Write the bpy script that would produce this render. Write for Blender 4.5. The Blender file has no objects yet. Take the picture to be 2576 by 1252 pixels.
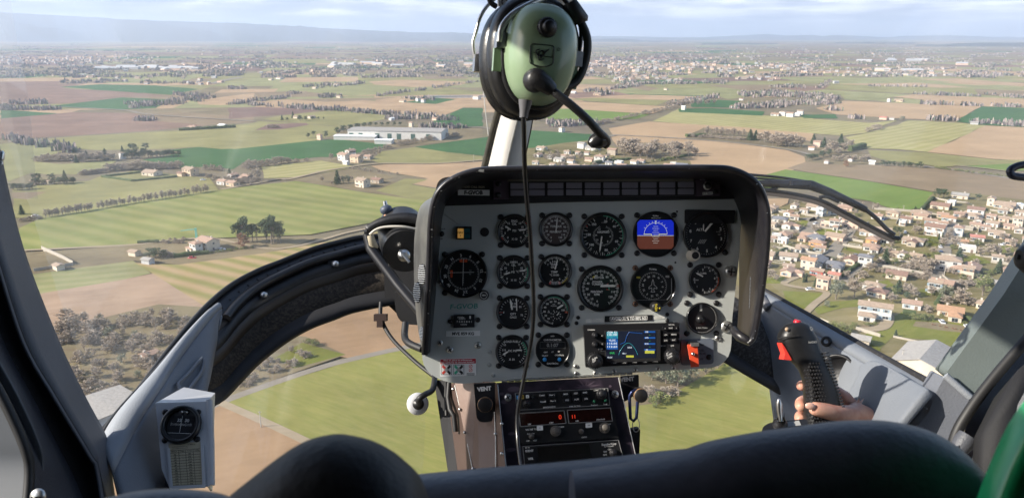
import bpy, bmesh, math, random
from mathutils import Vector, Matrix
R = math.radians
random.seed(11)
sc = bpy.context.scene
col = sc.collection

# ------------------------------------------------------------------ camera
ALT = 110.0                      # metres above the plain
PITCH = 15.55                    # degrees below the horizon
FPX = 1935.0                     # focal length for a 2576 px wide frame
cam_d = bpy.data.cameras.new("camera")
cam = bpy.data.objects.new("camera", cam_d)
col.objects.link(cam)
cam.location = (0, 0, ALT)
cam.rotation_euler = (R(90 - PITCH), 0, 0)
cam_d.sensor_width = 36.0
cam_d.lens = 36.0 * FPX / 2576.0
cam_d.clip_start = 0.02
cam_d.clip_end = 200000.0
cam_d.dof.use_dof = True
cam_d.dof.focus_distance = 1.9
cam_d.dof.aperture_fstop = 15.0
sc.camera = cam

# ------------------------------------------------------------------ sun, sky, exposure
LIGHT = Vector((0.85, 0.20, -0.50)).normalized()       # the way sunlight travels
sun_d = bpy.data.lights.new("sun", 'SUN')
sun_d.energy = 4.2
sun_d.angle = R(0.5)
sun_d.color = (1.0, 0.93, 0.82)
sun = bpy.data.objects.new("sun", sun_d)
sun.rotation_euler = LIGHT.to_track_quat('-Z', 'Y').to_euler()
sun.location = (-50, -20, 200)
col.objects.link(sun)

w = bpy.data.worlds.new("World")
sc.world = w
w.use_nodes = True
wn, wl = w.node_tree.nodes, w.node_tree.links
bg = wn["Background"]
sky = wn.new("ShaderNodeTexSky")
sky.sky_type = 'NISHITA'
sky.sun_disc = False
sky.sun_elevation = math.asin(-LIGHT.z)
sky.sun_rotation = math.atan2(-LIGHT.x, -LIGHT.y) % (2 * math.pi)
sky.altitude = 200
sky.air_density = 1.0
sky.dust_density = 1.5
tc = wn.new("ShaderNodeTexCoord")
mp = wn.new("ShaderNodeMapping")
mp.inputs['Scale'].default_value = (5.5, 5.5, 48.0)
mp.inputs['Location'].default_value = (3.1, 1.7, 0.4)
ns = wn.new("ShaderNodeTexNoise")
ns.inputs['Scale'].default_value = 1.6
ns.inputs['Detail'].default_value = 7.0
ns.inputs['Roughness'].default_value = 0.58
sepx = wn.new("ShaderNodeSeparateXYZ")
mr = wn.new("ShaderNodeMapRange")
mr.inputs['From Min'].default_value = -0.5
mr.inputs['From Max'].default_value = 0.45
mr.inputs['To Min'].default_value = 0.95
mr.inputs['To Max'].default_value = 0.95
mixc = wn.new("ShaderNodeMixRGB")
mixc.inputs['Color2'].default_value = (9.6, 9.9, 11.2, 1)
rc = wn.new("ShaderNodeValToRGB")
rc.color_ramp.elements[0].position = 0.33; rc.color_ramp.elements[0].color = (1.7 / 10, 2.2 / 10, 3.3 / 10, 1)
rc.color_ramp.elements[1].position = 0.66; rc.color_ramp.elements[1].color = (8.6 / 10, 8.6 / 10, 8.8 / 10, 1)
e_ = rc.color_ramp.elements.new(0.47); e_.color = (3.2 / 10, 3.5 / 10, 4.4 / 10, 1)
sc_w = wn.new("ShaderNodeVectorMath"); sc_w.operation = 'SCALE'; sc_w.inputs['Scale'].default_value = 10.0
ad = wn.new('ShaderNodeMath'); ad.operation = 'MULTIPLY_ADD'; ad.inputs[1].default_value = 0.14; wl.new(sepx.outputs['X'], ad.inputs[0]); wl.new(ns.outputs['Fac'], ad.inputs[2]); wl.new(ad.outputs[0], rc.inputs['Fac']); wl.new(rc.outputs['Color'], sc_w.inputs[0]); wl.new(sc_w.outputs['Vector'], mixc.inputs['Color2'])
wl.new(tc.outputs['Generated'], mp.inputs['Vector'])
wl.new(mp.outputs['Vector'], ns.inputs['Vector'])
wl.new(tc.outputs['Generated'], sepx.inputs[0])
wl.new(sepx.outputs['X'], mr.inputs['Value'])
mz = wn.new("ShaderNodeMapRange"); mz.inputs['From Min'].default_value = 0.06; mz.inputs['From Max'].default_value = 0.2; mz.inputs['To Min'].default_value = 1.0; mz.inputs['To Max'].default_value = 0.0
mul = wn.new("ShaderNodeMath"); mul.operation = 'MULTIPLY'
wl.new(sepx.outputs['Z'], mz.inputs['Value']); wl.new(mr.outputs['Result'], mul.inputs[0]); wl.new(mz.outputs['Result'], mul.inputs[1]); wl.new(mul.outputs[0], mixc.inputs['Fac'])
wl.new(sky.outputs['Color'], mixc.inputs['Color1'])
wl.new(mixc.outputs['Color'], bg.inputs['Color'])
bg.inputs['Strength'].default_value = 0.11

sc.view_settings.view_transform = 'Standard'
sc.view_settings.look = 'None'
sc.view_settings.exposure = 1.06
sc.view_settings.gamma = 1.0
sc.render.engine = 'CYCLES'
sc.cycles.max_bounces = 8
sc.cycles.diffuse_bounces = 3
sc.cycles.glossy_bounces = 3
sc.cycles.transparent_max_bounces = 24
sc.cycles.volume_bounces = 1
sc.cycles.use_denoising = True
sc.cycles.denoising_prefilter = 'ACCURATE'
sc.cycles.denoising_input_passes = 'RGB_ALBEDO_NORMAL'
sc.cycles.use_adaptive_sampling = False

# ------------------------------------------------------------------ geometry of the view
_s, _c = math.sin(R(PITCH)), math.cos(R(PITCH))
CAM = Vector((0, 0, ALT))
FWD = Vector((0, _c, -_s)); RIGHT = Vector((1, 0, 0)); UP = Vector((0, _s, _c))
CAMROT = Matrix(((RIGHT.x, UP.x, -FWD.x), (RIGHT.y, UP.y, -FWD.y), (RIGHT.z, UP.z, -FWD.z)))

def ray(u, v):
    return FWD + RIGHT * ((u - 1288) / FPX) + UP * ((626 - v) / FPX)

def P(u, v, d):                   # a point d metres ahead
    return CAM + ray(u, v) * d

def G(u, v, z=0.0):               # where that line of sight meets the ground
    r = ray(u, v)
    t = (z - ALT) / r.z
    return CAM + r * t

def depth_of(p):
    return (p - CAM).dot(FWD)

def mpp(p):                       # metres per 2576-frame pixel there
    return depth_of(p) / FPX

# zoomed views of the photograph used for measuring: origin and scale
ZV = {0: (0, 0, 1), 5: (0, 191.7, 2.8), 6: (575, 191.7, 3.2666), 7: (1341.7, 191.7, 3.2666), 8: (1937, 191.7, 2.8),
      9: (1852.8, 408.9, 3.2666), 4: (1789, 741, 2.449), 1: (0, 357.8, 2.8)}
def Z(k, x, y):
    a, b, s = ZV[k]
    return (a + x / s, b + y / s)

# ------------------------------------------------------------------ materials
def lin(c):
    c = c / 255.0
    return c / 12.92 if c <= 0.04045 else ((c + 0.055) / 1.055) ** 2.4
def A(r, g, b, k=0.62):
    return (lin(r) * k, lin(g) * k, lin(b) * k)

def new_mat(name):
    m = bpy.data.materials.new(name)
    m.use_nodes = True
    nt = m.node_tree
    return m, nt.nodes, nt.links, nt.nodes['Principled BSDF']

def mat(name, color, rough=0.6, metal=0.0, var=0.0, scale=30.0, bump=0.0, bscale=None, coat=0.0, emit=None, es=1.0, spec=0.5, color2=None, lo=0.35, hi=0.65, coords='Object'):
    m, n, l, b = new_mat(name)
    b.inputs['Base Color'].default_value = (*color, 1)
    b.inputs['Roughness'].default_value = rough
    b.inputs['Metallic'].default_value = metal
    b.inputs['Coat Weight'].default_value = coat
    b.inputs['Coat Roughness'].default_value = 0.12
    b.inputs['Specular IOR Level'].default_value = spec
    t = None
    if var or bump or color2:
        t = n.new('ShaderNodeTexCoord')
    if var or color2:
        x = n.new('ShaderNodeTexNoise')
        x.inputs['Scale'].default_value = scale
        x.inputs['Detail'].default_value = 6
        x.inputs['Roughness'].default_value = 0.62
        l.new(t.outputs[coords], x.inputs['Vector'])
        r = n.new('ShaderNodeValToRGB')
        r.color_ramp.elements[0].position = lo
        r.color_ramp.elements[1].position = hi
        c2 = color2 or tuple(min(1, q * (1 + var)) for q in color)
        c1 = color if color2 else tuple(q * (1 - var) for q in color)
        r.color_ramp.elements[0].color = (*c1, 1)
        r.color_ramp.elements[1].color = (*c2, 1)
        l.new(x.outputs['Fac'], r.inputs['Fac'])
        l.new(r.outputs['Color'], b.inputs['Base Color'])
    if bump:
        x = n.new('ShaderNodeTexNoise')
        x.inputs['Scale'].default_value = bscale or scale
        x.inputs['Detail'].default_value = 4
        l.new(t.outputs[coords], x.inputs['Vector'])
        bp = n.new('ShaderNodeBump')
        bp.inputs['Strength'].default_value = bump
        bp.inputs['Distance'].default_value = 0.002
        l.new(x.outputs['Fac'], bp.inputs['Height'])
        l.new(bp.outputs['Normal'], b.inputs['Normal'])
    if emit:
        b.inputs['Emission Color'].default_value = (*emit, 1)
        b.inputs['Emission Strength'].default_value = es
    return m

# ------------------------------------------------------------------ mesh builder
class MB:
    def __init__(s):
        s.v, s.f, s.m, s.sm = [], [], [], []
    def add(s, vs, fs, mi=0, smooth=False):
        o = len(s.v)
        s.v.extend(tuple(x) for x in vs)
        for f in fs:
            s.f.append(tuple(i + o for i in f)); s.m.append(mi); s.sm.append(smooth)
    def box(s, c, size, mi=0, rot=None):
        x, y, z = size[0] / 2, size[1] / 2, size[2] / 2
        vs = [Vector(p) for p in ((-x, -y, -z), (x, -y, -z), (x, y, -z), (-x, y, -z), (-x, -y, z), (x, -y, z), (x, y, z), (-x, y, z))]
        if rot: vs = [rot @ p for p in vs]
        vs = [p + Vector(c) for p in vs]
        s.add(vs, [(0, 3, 2, 1), (4, 5, 6, 7), (0, 1, 5, 4), (1, 2, 6, 5), (2, 3, 7, 6), (3, 0, 4, 7)], mi)
    def prism(s, pts, z0, z1, mi=0, mside=None, cap=True):       # outline in xy, counter-clockwise
        n = len(pts)
        vs = [(x, y, z0) for x, y in pts] + [(x, y, z1) for x, y in pts]
        if cap:
            s.add(vs, [tuple(range(n - 1, -1, -1)), tuple(range(n, 2 * n))], mi)
        s.add(vs, [(i, (i + 1) % n, (i + 1) % n + n, i + n) for i in range(n)], mi if mside is None else mside)
    def loft(s, rings, mi=0, closed=True, caps=False, smooth=True):
        n = len(rings[0]); vs = [p for r in rings for p in r]; fs = []
        for i in range(len(rings) - 1):
            for j in range(n if closed else n - 1):
                k = (j + 1) % n
                fs.append((i * n + j, i * n + k, (i + 1) * n + k, (i + 1) * n + j))
        s.add(vs, fs, mi, smooth)
        if caps:
            s.add(rings[0], [tuple(range(n - 1, -1, -1))], mi)
            s.add(rings[-1], [tuple(range(n))], mi)
    def lathe(s, prof, n=32, mi=0, mtx=None, smooth=True, caps=False):     # prof: (radius, z)
        rings = []
        for r, z in prof:
            ring = [Vector((r * math.cos(2 * math.pi * i / n), r * math.sin(2 * math.pi * i / n), z)) for i in range(n)]
            if mtx: ring = [mtx @ p for p in ring]
            rings.append(ring)
        s.loft(rings, mi, True, caps, smooth)
    def disc(s, c, r, n=32, mi=0):
        s.add([(c[0] + r * math.cos(2 * math.pi * i / n), c[1] + r * math.sin(2 * math.pi * i / n), c[2]) for i in range(n)], [tuple(range(n))], mi)
    def ring(s, c, r0, r1, a0, a1, mi=0, n=None):                 # flat arc, clock angles
        n = n or max(2, int(abs(a1 - a0) / 6))
        vs = []
        for i in range(n + 1):
            a = R(a0 + (a1 - a0) * i / n); q = (math.sin(a), math.cos(a))
            vs += [(c[0] + q[0] * r0, c[1] + q[1] * r0, c[2]), (c[0] + q[0] * r1, c[1] + q[1] * r1, c[2])]
        s.add(vs, [(2 * i, 2 * i + 2, 2 * i + 3, 2 * i + 1) if a1 < a0 else (2 * i, 2 * i + 1, 2 * i + 3, 2 * i + 2) for i in range(n)], mi)
    def tube(s, pts, r, n=10, mi=0, caps=True, flat=None):
        pts = [Vector(p) for p in pts]; rings = []
        rr = r if isinstance(r, (list, tuple)) else [r] * len(pts)
        prev = None
        for i, p in enumerate(pts):
            t = (pts[min(i + 1, len(pts) - 1)] - pts[max(i - 1, 0)]).normalized()
            if prev is None:
                a = Vector((0, 0, 1)) if abs(t.z) < 0.9 else Vector((1, 0, 0))
                prev = (a - t * a.dot(t)).normalized()
            else:
                prev = (prev - t * prev.dot(t)).normalized()
            b = t.cross(prev)
            rings.append([p + (prev * math.cos(2 * math.pi * k / n) + b * math.sin(2 * math.pi * k / n)) * rr[i] for k in range(n)])
        s.loft(rings, mi, True, caps, True)
    def build(s, name, mats, parent=None, loc=None, link=True):
        me = bpy.data.meshes.new(name)
        vs = s.v
        if loc is not None:
            L = Vector(loc); vs = [tuple(Vector(p) - L) for p in vs]
        me.from_pydata(vs, [], s.f)
        mats = mats if isinstance(mats, (list, tuple)) else [mats]
        for x in mats: me.materials.append(x)
        me.polygons.foreach_set('material_index', s.m)
        me.polygons.foreach_set('use_smooth', s.sm)
        me.update()
        o = bpy.data.objects.new(name, me)
        col.objects.link(o)
        if parent is not None: o.parent = parent
        elif loc is not None: o.location = loc
        return o

def spline(pts, n=8):                 # Catmull-Rom through points
    pts = [Vector(p) for p in pts]
    q = [pts[0] * 2 - pts[1]] + pts + [pts[-1] * 2 - pts[-2]]
    out = []
    for i in range(1, len(q) - 2):
        a, b, c, d = q[i - 1], q[i], q[i + 1], q[i + 2]
        for k in range(n):
            t = k / n
            out.append(0.5 * ((2 * b) + (c - a) * t + (2 * a - 5 * b + 4 * c - d) * t * t + (3 * b - a - 3 * c + d) * t ** 3))
    out.append(pts[-1])
    return out

def bevel(o, wd, seg=2, ang=30):
    m = o.modifiers.new('bevel', 'BEVEL'); m.width = wd; m.segments = seg; m.limit_method = 'ANGLE'; m.angle_limit = R(ang)
    for p in o.data.polygons: p.use_smooth = True
    o.modifiers.new('normals', 'WEIGHTED_NORMAL')
    return o

def empty(name, loc=(0, 0, 0), rot=None):
    o = bpy.data.objects.new(name, None)
    o.empty_display_size = 0.1
    o.location = loc
    if rot is not None:
        o.rotation_euler = rot if not isinstance(rot, Matrix) else rot.to_euler()
    col.objects.link(o)
    return o

def tag(o, label, cat=None, group=None, kind=None):
    if label: o['label'] = label
    if cat: o['category'] = cat
    if group: o['group'] = group
    if kind: o['kind'] = kind
    return o

def dup(root, loc, rotz=0.0, scale=1.0):
    r = root.copy(); col.objects.link(r)
    r.location = loc; r.rotation_euler = (0, 0, rotz)
    r.scale = (scale, scale, scale) if not isinstance(scale, (tuple, list)) else scale
    for ch in list(root.children):
        c = ch.copy(); col.objects.link(c); c.parent = r
        for g in list(ch.children):
            d = g.copy(); col.objects.link(d); d.parent = c
    return r

ORD = ['first', 'second', 'third', 'fourth', 'fifth', 'sixth', 'seventh', 'eighth', 'ninth', 'tenth', 'eleventh', 'twelfth', 'thirteenth', 'fourteenth',
       'fifteenth', 'sixteenth', 'seventeenth', 'eighteenth', 'nineteenth', 'twentieth']
def ordinal(i):
    if i < 20: return ORD[i]
    n = i + 1
    return str(n) + {1: 'st', 2: 'nd', 3: 'rd'}.get(n % 10, 'th')
REG = []                                  # (object, description, where, u) waiting for its label
def later(o, desc, cat, where, u, group=None):
    o['category'] = cat
    if group: o['group'] = group
    REG.append((o, desc, where, u))
def give_labels():
    by = {}
    for o, d, wh, u in REG: by.setdefault((d, wh), []).append((u, o))
    for (d, wh), L in by.items():
        L.sort(key=lambda t: t[0])
        for i, (u, o) in enumerate(L):
            if len(L) == 1: o['label'] = f"{d} {wh}"
            else: o['label'] = f"{ordinal(i)} {d} from left {wh}"

# text as mesh, cached
_TXT = {}
def text_geo(s, bold=0.0, shear=0.0):
    k = (s, bold, shear)
    if k not in _TXT:
        cu = bpy.data.curves.new('lettering', 'FONT')
        cu.body = s; cu.size = 1.0; cu.align_x = 'CENTER'; cu.align_y = 'CENTER'; cu.offset = bold; cu.shear = shear
        cu.resolution_u = 3
        ob = bpy.data.objects.new('lettering', cu)
        col.objects.link(ob)
        me = ob.to_mesh()
        vs = [tuple(v.co) for v in me.vertices]; fs = [tuple(p.vertices) for p in me.polygons]
        ob.to_mesh_clear()
        bpy.data.objects.remove(ob); bpy.data.curves.remove(cu)
        if vs:
            y0 = min(v[1] for v in vs); y1 = max(v[1] for v in vs); x0 = min(v[0] for v in vs); x1 = max(v[0] for v in vs)
            cx, cy = (x0 + x1) / 2, (y0 + y1) / 2
            vs = [(v[0] - cx, v[1] - cy, 0) for v in vs]
            _TXT[k] = (vs, fs, x1 - x0, y1 - y0)
        else:
            _TXT[k] = ([], [], 0, 0)
    return _TXT[k]

def put_text(mb, s, x, y, z, h, mi=0, rot=0.0, bold=0.02, width=None, shear=0.0, cap=0.72):
    """letters h metres tall (cap height) centred on x, y; width stretches or squeezes the line"""
    vs, fs, tw, th = text_geo(s, bold, shear)
    if not vs: return
    k = h / cap
    kx = k if width is None else width / tw
    ca, sa = math.cos(R(rot)), math.sin(R(rot))
    mb.add([(x + (p[0] * kx) * ca - (p[1] * k) * sa, y + (p[0] * kx) * sa + (p[1] * k) * ca, z) for p in vs], fs, mi)
# ================================================================== THE PLAIN
def fmat(name, c1, c2, ang=0.0, period=5.0, streak=1.0, big=0.25, wave=0.0, wdist=3.0):
    """field: two real colours in drill-line streaks along ang (degrees from +x), patchy at a larger scale"""
    m, n, l, b = new_mat(name)
    b.inputs['Roughness'].default_value = 0.95
    b.inputs['Specular IOR Level'].default_value = 0.1
    g = n.new('ShaderNodeNewGeometry')
    mp = n.new('ShaderNodeMapping'); mp.vector_type = 'TEXTURE'
    mp.inputs['Rotation'].default_value = (0, 0, R(ang))
    l.new(g.outputs['Position'], mp.inputs['Vector'])
    sc_ = n.new('ShaderNodeMapping')
    sc_.inputs['Scale'].default_value = (0.12 / period, 1.0 / period, 1.0)
    l.new(mp.outputs['Vector'], sc_.inputs['Vector'])
    x = n.new('ShaderNodeTexNoise'); x.inputs['Scale'].default_value = 1.0; x.inputs['Detail'].default_value = 7; x.inputs['Roughness'].default_value = 0.72
    l.new(sc_.outputs['Vector'], x.inputs['Vector'])
    r = n.new('ShaderNodeMapRange'); r.inputs['From Min'].default_value = 0.3; r.inputs['From Max'].default_value = 0.7
    l.new(x.outputs['Fac'], r.inputs['Value'])
    fac = r.outputs['Result']
    if wave:
        wv = n.new('ShaderNodeTexWave'); wv.bands_direction = 'Y'; wv.inputs['Scale'].default_value = 0.314 / wave
        wv.inputs['Distortion'].default_value = wdist; wv.inputs['Detail'].default_value = 2.0; wv.inputs['Detail Scale'].default_value = 0.6
        l.new(mp.outputs['Vector'], wv.inputs['Vector'])
        mm = n.new('ShaderNodeMixRGB'); mm.inputs['Fac'].default_value = 0.62 if name != 'strip_sown_field' else 0.85
        l.new(fac, mm.inputs['Color1']); l.new(wv.outputs['Fac'], mm.inputs['Color2'])
        fac = mm.outputs['Color']
    mx = n.new('ShaderNodeMixRGB')
    mx.inputs['Color1'].default_value = (*c1, 1)
    mx.inputs['Color2'].default_value = (*[a + (q - a) * streak for a, q in zip(c1, c2)], 1)
    l.new(fac, mx.inputs['Fac'])
    y = n.new('ShaderNodeTexNoise'); y.inputs['Scale'].default_value = 0.016; y.inputs['Detail'].default_value = 10; y.inputs['Roughness'].default_value = 0.7
    l.new(g.outputs['Position'], y.inputs['Vector'])
    r2 = n.new('ShaderNodeMapRange'); r2.inputs['From Min'].default_value = 0.3; r2.inputs['From Max'].default_value = 0.7
    r2.inputs['To Min'].default_value = 1 - big; r2.inputs['To Max'].default_value = 1 + big
    l.new(y.outputs['Fac'], r2.inputs['Value'])
    hs = n.new('ShaderNodeVectorMath'); hs.operation = 'SCALE'
    l.new(mx.outputs['Color'], hs.inputs[0]); l.new(r2.outputs['Result'], hs.inputs['Scale'])
    l.new(hs.outputs['Vector'], b.inputs['Base Color'])
    return m

def gang(k, a, b):                     # ground bearing of a line seen in the photograph
    d = G(*Z(k, *b)) - G(*Z(k, *a))
    return math.degrees(math.atan2(d.y, d.x))

TAN = A(208, 178, 142); TAN2 = A(196, 164, 128); GREEN = A(142, 150, 84); GREEN2 = A(172, 168, 106); OLIVE = A(170, 162, 108); OLIVE2 = A(156, 152, 102)
DGREEN = A(70, 112, 66); DGREEN2 = A(88, 124, 74); BROWN = A(150, 122, 106); BROWN2 = A(166, 136, 116); WEED = A(140, 124, 98); WEED2 = A(160, 146, 112); MAUVE = A(138, 112, 106)
a1 = gang(1, (1000, 480), (1789, 620)); a2 = gang(1, (1160, 900), (1500, 985)); a3 = gang(0, (700, 1040), (1040, 1165)); a4 = gang(8, (760, 500), (1480, 360))
FM = {
 'tan': fmat('tan_soil', TAN, TAN2, 12, 6), 'tan_b': fmat('tan_soil_streaked', A(214, 182, 144), A(194, 164, 128), -10, 9, 1, 0.14, 5.5, 1.0),
 'tan_c': fmat('reddish_soil', A(184, 156, 130), A(200, 172, 146), 25, 5), 'tan_low': fmat('warm_tan_soil', A(192, 158, 122), A(178, 146, 112), a3 + 60, 3),
 'green': fmat('young_wheat', GREEN, GREEN2, a1, 7, 1, 0.2, 15.0, 2.0), 'green_low': fmat('young_wheat_rows', A(146, 150, 78), A(172, 164, 98), a3, 1.3, 1, 0.22),
 'stripe': fmat('strip_sown_field', A(156, 152, 88), A(204, 174, 132), a2, 3, 1, 0.12, 10.5, 2.0),
 'lgreen': fmat('pale_wheat', A(154, 156, 104), A(176, 170, 122), 20, 6, 1, .25, 9.0, 1.2), 'mgreen': fmat('bright_wheat', A(120, 148, 70), A(142, 158, 84), 35, 6, 1, 0.12),
 'olive': fmat('stubble_grass', OLIVE, OLIVE2, 15, 9), 'olive_b': fmat('streaky_stubble', A(172, 168, 104), A(200, 188, 138), a4, 9, 1, 0.16, 13.0, 2.0),
 'dgreen': fmat('lush_wheat', DGREEN, DGREEN2, 30, 8, 1, 0.15), 'brown': fmat('brown_soil', BROWN, BROWN2, 10, 9), 'mauve': fmat('dark_soil', MAUVE, BROWN, 5, 9),
 'weed': fmat('dry_weeds', WEED, WEED2, 20, 4, 1, 0.35), 'yard': fmat('village_ground', A(128, 120, 72), A(164, 150, 112), 0, 5, 1, 0.4), 'fallow': fmat('grey_fallow', A(170, 148, 120), A(154, 136, 108), -15, 6, 1, 0.2),
 'grass': fmat('meadow_grass', A(120, 130, 54), A(150, 146, 76), 40, 3, 1, 0.35), 'wood': fmat('woodland_floor', A(140, 122, 98), A(156, 146, 112), 0, 4, 1, 0.35),
 'plain': fmat('winter_plain', A(150, 140, 104), A(138, 124, 110), 8, 60, 1, 0.3),
}
road_m = fmat('worn_asphalt', A(176, 166, 150), A(160, 150, 136), 0, 4, 1, 0.08)
track_m = fmat('gravel_track', A(196, 178, 150), A(178, 160, 132), 0, 3, 1, 0.12)

GZ = [0.05]
FDESC = {'tan': 'pale tan ploughed field', 'tan_b': 'smooth sandy ploughed field', 'tan_c': 'reddish ploughed field', 'tan_low': 'warm tan ploughed field', 'green': 'bright green field with pale drill lines',
         'green_low': 'yellow-green wheat field', 'stripe': 'field of alternating tan and green strips', 'lgreen': 'pale green field', 'mgreen': 'vivid green field', 'olive': 'olive stubble field',
         'olive_b': 'yellow-green streaky field', 'dgreen': 'dark green field', 'brown': 'pinkish brown field', 'mauve': 'dark mauve-brown field', 'weed': 'grey-brown patch of dry weeds', 'yard': 'patchy village ground',
         'fallow': 'grey-tan fallow field', 'grass': 'rough green meadow', 'wood': 'brown woodland floor'}
def field(k, pts, m, name='field'):
    q = [G(*Z(k, *p)) for p in pts]
    out = []
    rr = random.Random(int(abs(pts[0][0] * 7 + pts[0][1])))
    for i, a in enumerate(q):                       # edges wander a little, as real ones do
        b = q[(i + 1) % len(q)]
        n = max(1, min(8, int((b - a).length / 25)))
        nrm = Vector((-(b - a).y, (b - a).x, 0)).normalized() if (b - a).length > 1e-6 else Vector((0, 0, 0))
        for j in range(n):
            out.append(a + (b - a) * (j / n) + (nrm * rr.uniform(-1, 1) * min(1.6, (b - a).length * 0.012) if j else Vector((0, 0, 0))))
    GZ[0] += 0.006
    mb = MB(); mb.add([(p.x, p.y, GZ[0]) for p in out], [tuple(range(len(out)))])
    o = mb.build(name, FM[m])
    for p in o.data.polygons:
        if p.normal.z < 0: p.flip()
    u = sum(Z(k, *p)[0] for p in pts) / len(pts); v = sum(Z(k, *p)[1] for p in pts) / len(pts)
    tag(o, None, None, None, 'structure')
    where = 'in the far plain' if v < 330 else ('in the middle of the plain' if v < 470 else 'on the near ground')
    REG.append((o, FDESC[m], where, u))
    return o

def strip(k, pts, width, m, name='road', label=None, px=False):
    q = [G(*Z(k, *p)) for p in pts]
    q = spline(q, 6) if len(q) > 2 else q
    GZ[0] += 0.006
    vs = []
    for i, p in enumerate(q):
        t = (q[min(i + 1, len(q) - 1)] - q[max(i - 1, 0)]); t.z = 0; t.normalize()
        nn = Vector((-t.y, t.x, 0)) * width / 2
        vs += [(p.x - nn.x, p.y - nn.y, GZ[0]), (p.x + nn.x, p.y + nn.y, GZ[0])]
    mb = MB(); mb.add(vs, [(2 * i, 2 * i + 2, 2 * i + 3, 2 * i + 1) for i in range(len(q) - 1)])
    o = mb.build(name, m)
    for p in o.data.polygons:
        if p.normal.z < 0: p.flip()
    return tag(o, label, None, None, 'structure')

mb = MB(); mb.add([(-48000, -3000, 0), (48000, -3000, 0), (48000, 43000, 0), (-48000, 43000, 0)], [(0, 1, 2, 3)])
tag(mb.build('ground', FM['plain']), 'flat winter farmland reaching to the horizon', None, None, 'structure')

# ---- far patchwork: one mesh of real plots, split by repeated halving
FARK = ['tan', 'lgreen', 'olive', 'dgreen', 'brown', 'mauve', 'fallow', 'weed', 'wood', 'wood', 'wood']
plots = MB()
rr = random.Random(5)
def split(x0, y0, x1, y1):
    w_, h_ = x1 - x0, y1 - y0
    d = (y0 + y1) / 2
    lim = 90 + d * 0.055
    if max(w_, h_ * 1.6) < lim * rr.uniform(0.9, 2.6) and h_ < lim * 2.2:
        mi = rr.choice(range(len(FARK)))
        if d > 3600 and rr.random() < .55: mi = rr.choice((5, 7, 8, 9, 10, 4))  # far plots picked darker: winter woods, and cloud shade put into their colour
        if d < 2400 and rr.random() < 0.6: mi = rr.choice([0, 1, 2, 6, 0, 1])
        ca, sa = math.cos(0.2), math.sin(0.2)
        c = [(x0, y0), (x1, y0), (x1, y1), (x0, y1)]
        plots.add([(x * ca - (y - 1200) * sa, 1200 + x * sa + (y - 1200) * ca, 0.03) for x, y in c], [(0, 1, 2, 3)], mi)
        return
    t = rr.uniform(0.35, 0.65)
    if w_ > h_ * 0.8: xm = x0 + w_ * t; split(x0, y0, xm, y1); split(xm, y0, x1, y1)
    else: ym = y0 + h_ * t; split(x0, y0, x1, ym); split(x0, ym, x1, y1)
split(-9000, 1150, 9000, 14000)
tag(plots.build('field', [FM[k] for k in FARK]), 'distant patchwork of small fields towards the hills', None, None, 'structure')

# ---- hand-measured fields, far to near
field(5, [(0, 40), (430, 35), (380, 80), (900, 112), (1190, 140), (880, 150), (540, 190), (250, 200), (0, 205)], 'brown')
field(5, [(420, 76), (700, 58), (1100, 66), (1400, 92), (1200, 132), (870, 108)], 'dgreen')
field(5, [(330, 215), (860, 150), (1200, 165), (1100, 226), (850, 236), (560, 224)], 'dgreen')
field(5, [(0, 235), (400, 262), (340, 292), (0, 300)], 'dgreen')
field(5, [(1390, 170), (1789, 120), (1789, 190), (1560, 205), (1400, 200)], 'tan')
field(5, [(0, 300), (500, 255), (1000, 262), (1370, 320), (1480, 345), (1000, 388), (300, 432), (0, 442)], 'brown')
field(5, [(940, 262), (1300, 255), (1789, 290), (1789, 325), (1440, 345), (1120, 318)], 'fallow')
field(6, [(0, 262), (230, 255), (560, 264), (775, 285), (560, 310), (250, 332), (0, 352)], 'mauve')
field(6, [(1150, 45), (1430, 30), (1990, 48), (1900, 75), (1500, 90), (1200, 70)], 'tan')
field(6, [(620, 105), (1100, 75), (1500, 92), (1800, 90), (1500, 135), (1000, 165), (650, 130)], 'lgreen')
field(6, [(1220, 160), (1780, 100), (2087, 130), (2087, 150), (1600, 155), (1250, 172)], 'olive')
field(6, [(480, 190), (1170, 178), (1400, 175), (1100, 205), (800, 217)], 'fallow')
field(6, [(160, 212), (480, 190), (800, 214), (1100, 200), (1400, 210), (2087, 190), (2087, 262), (1930, 258), (1740, 332), (1100, 300), (700, 252), (250, 245)], 'tan')
field(6, [(1430, 215), (1700, 180), (1870, 190), (1700, 230)], 'dgreen')
field(6, [(280, 352), (420, 330), (650, 300), (900, 284), (1330, 325), (1300, 352), (1100, 388), (900, 412), (640, 390), (430, 372)], 'olive')
field(5, [(310, 442), (900, 402), (1250, 385), (1789, 330), (1789, 505), (1560, 515), (1380, 500), (1180, 512), (700, 522), (450, 512), (330, 482)], 'olive')
field(6, [(0, 440), (250, 372), (440, 380), (640, 395), (920, 418), (880, 480), (700, 535), (0, 605)], 'olive')
field(6, [(215, 445), (330, 395), (640, 385), (660, 402), (420, 440)], 'mauve')
field(6, [(1780, 325), (1930, 262), (2087, 262), (2087, 412), (1900, 416), (1640, 402), (1700, 358)], 'dgreen')
field(6, [(880, 470), (1100, 410), (1700, 420), (2087, 425), (2087, 505), (1500, 580), (1300, 590), (1000, 560), (900, 520)], 'weed')
field(5, [(0, 480), (310, 442), (530, 522), (250, 572), (230, 602), (430, 622), (830, 592), (760, 640), (580, 692), (330, 692), (220, 682), (60, 742), (0, 600)], 'lgreen')
field(6, [(0, 605), (700, 532), (900, 520), (1300, 562), (1330, 582), (1000, 642), (850, 668), (760, 665), (330, 702), (150, 692), (40, 765), (0, 770)], 'dgreen')
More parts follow.
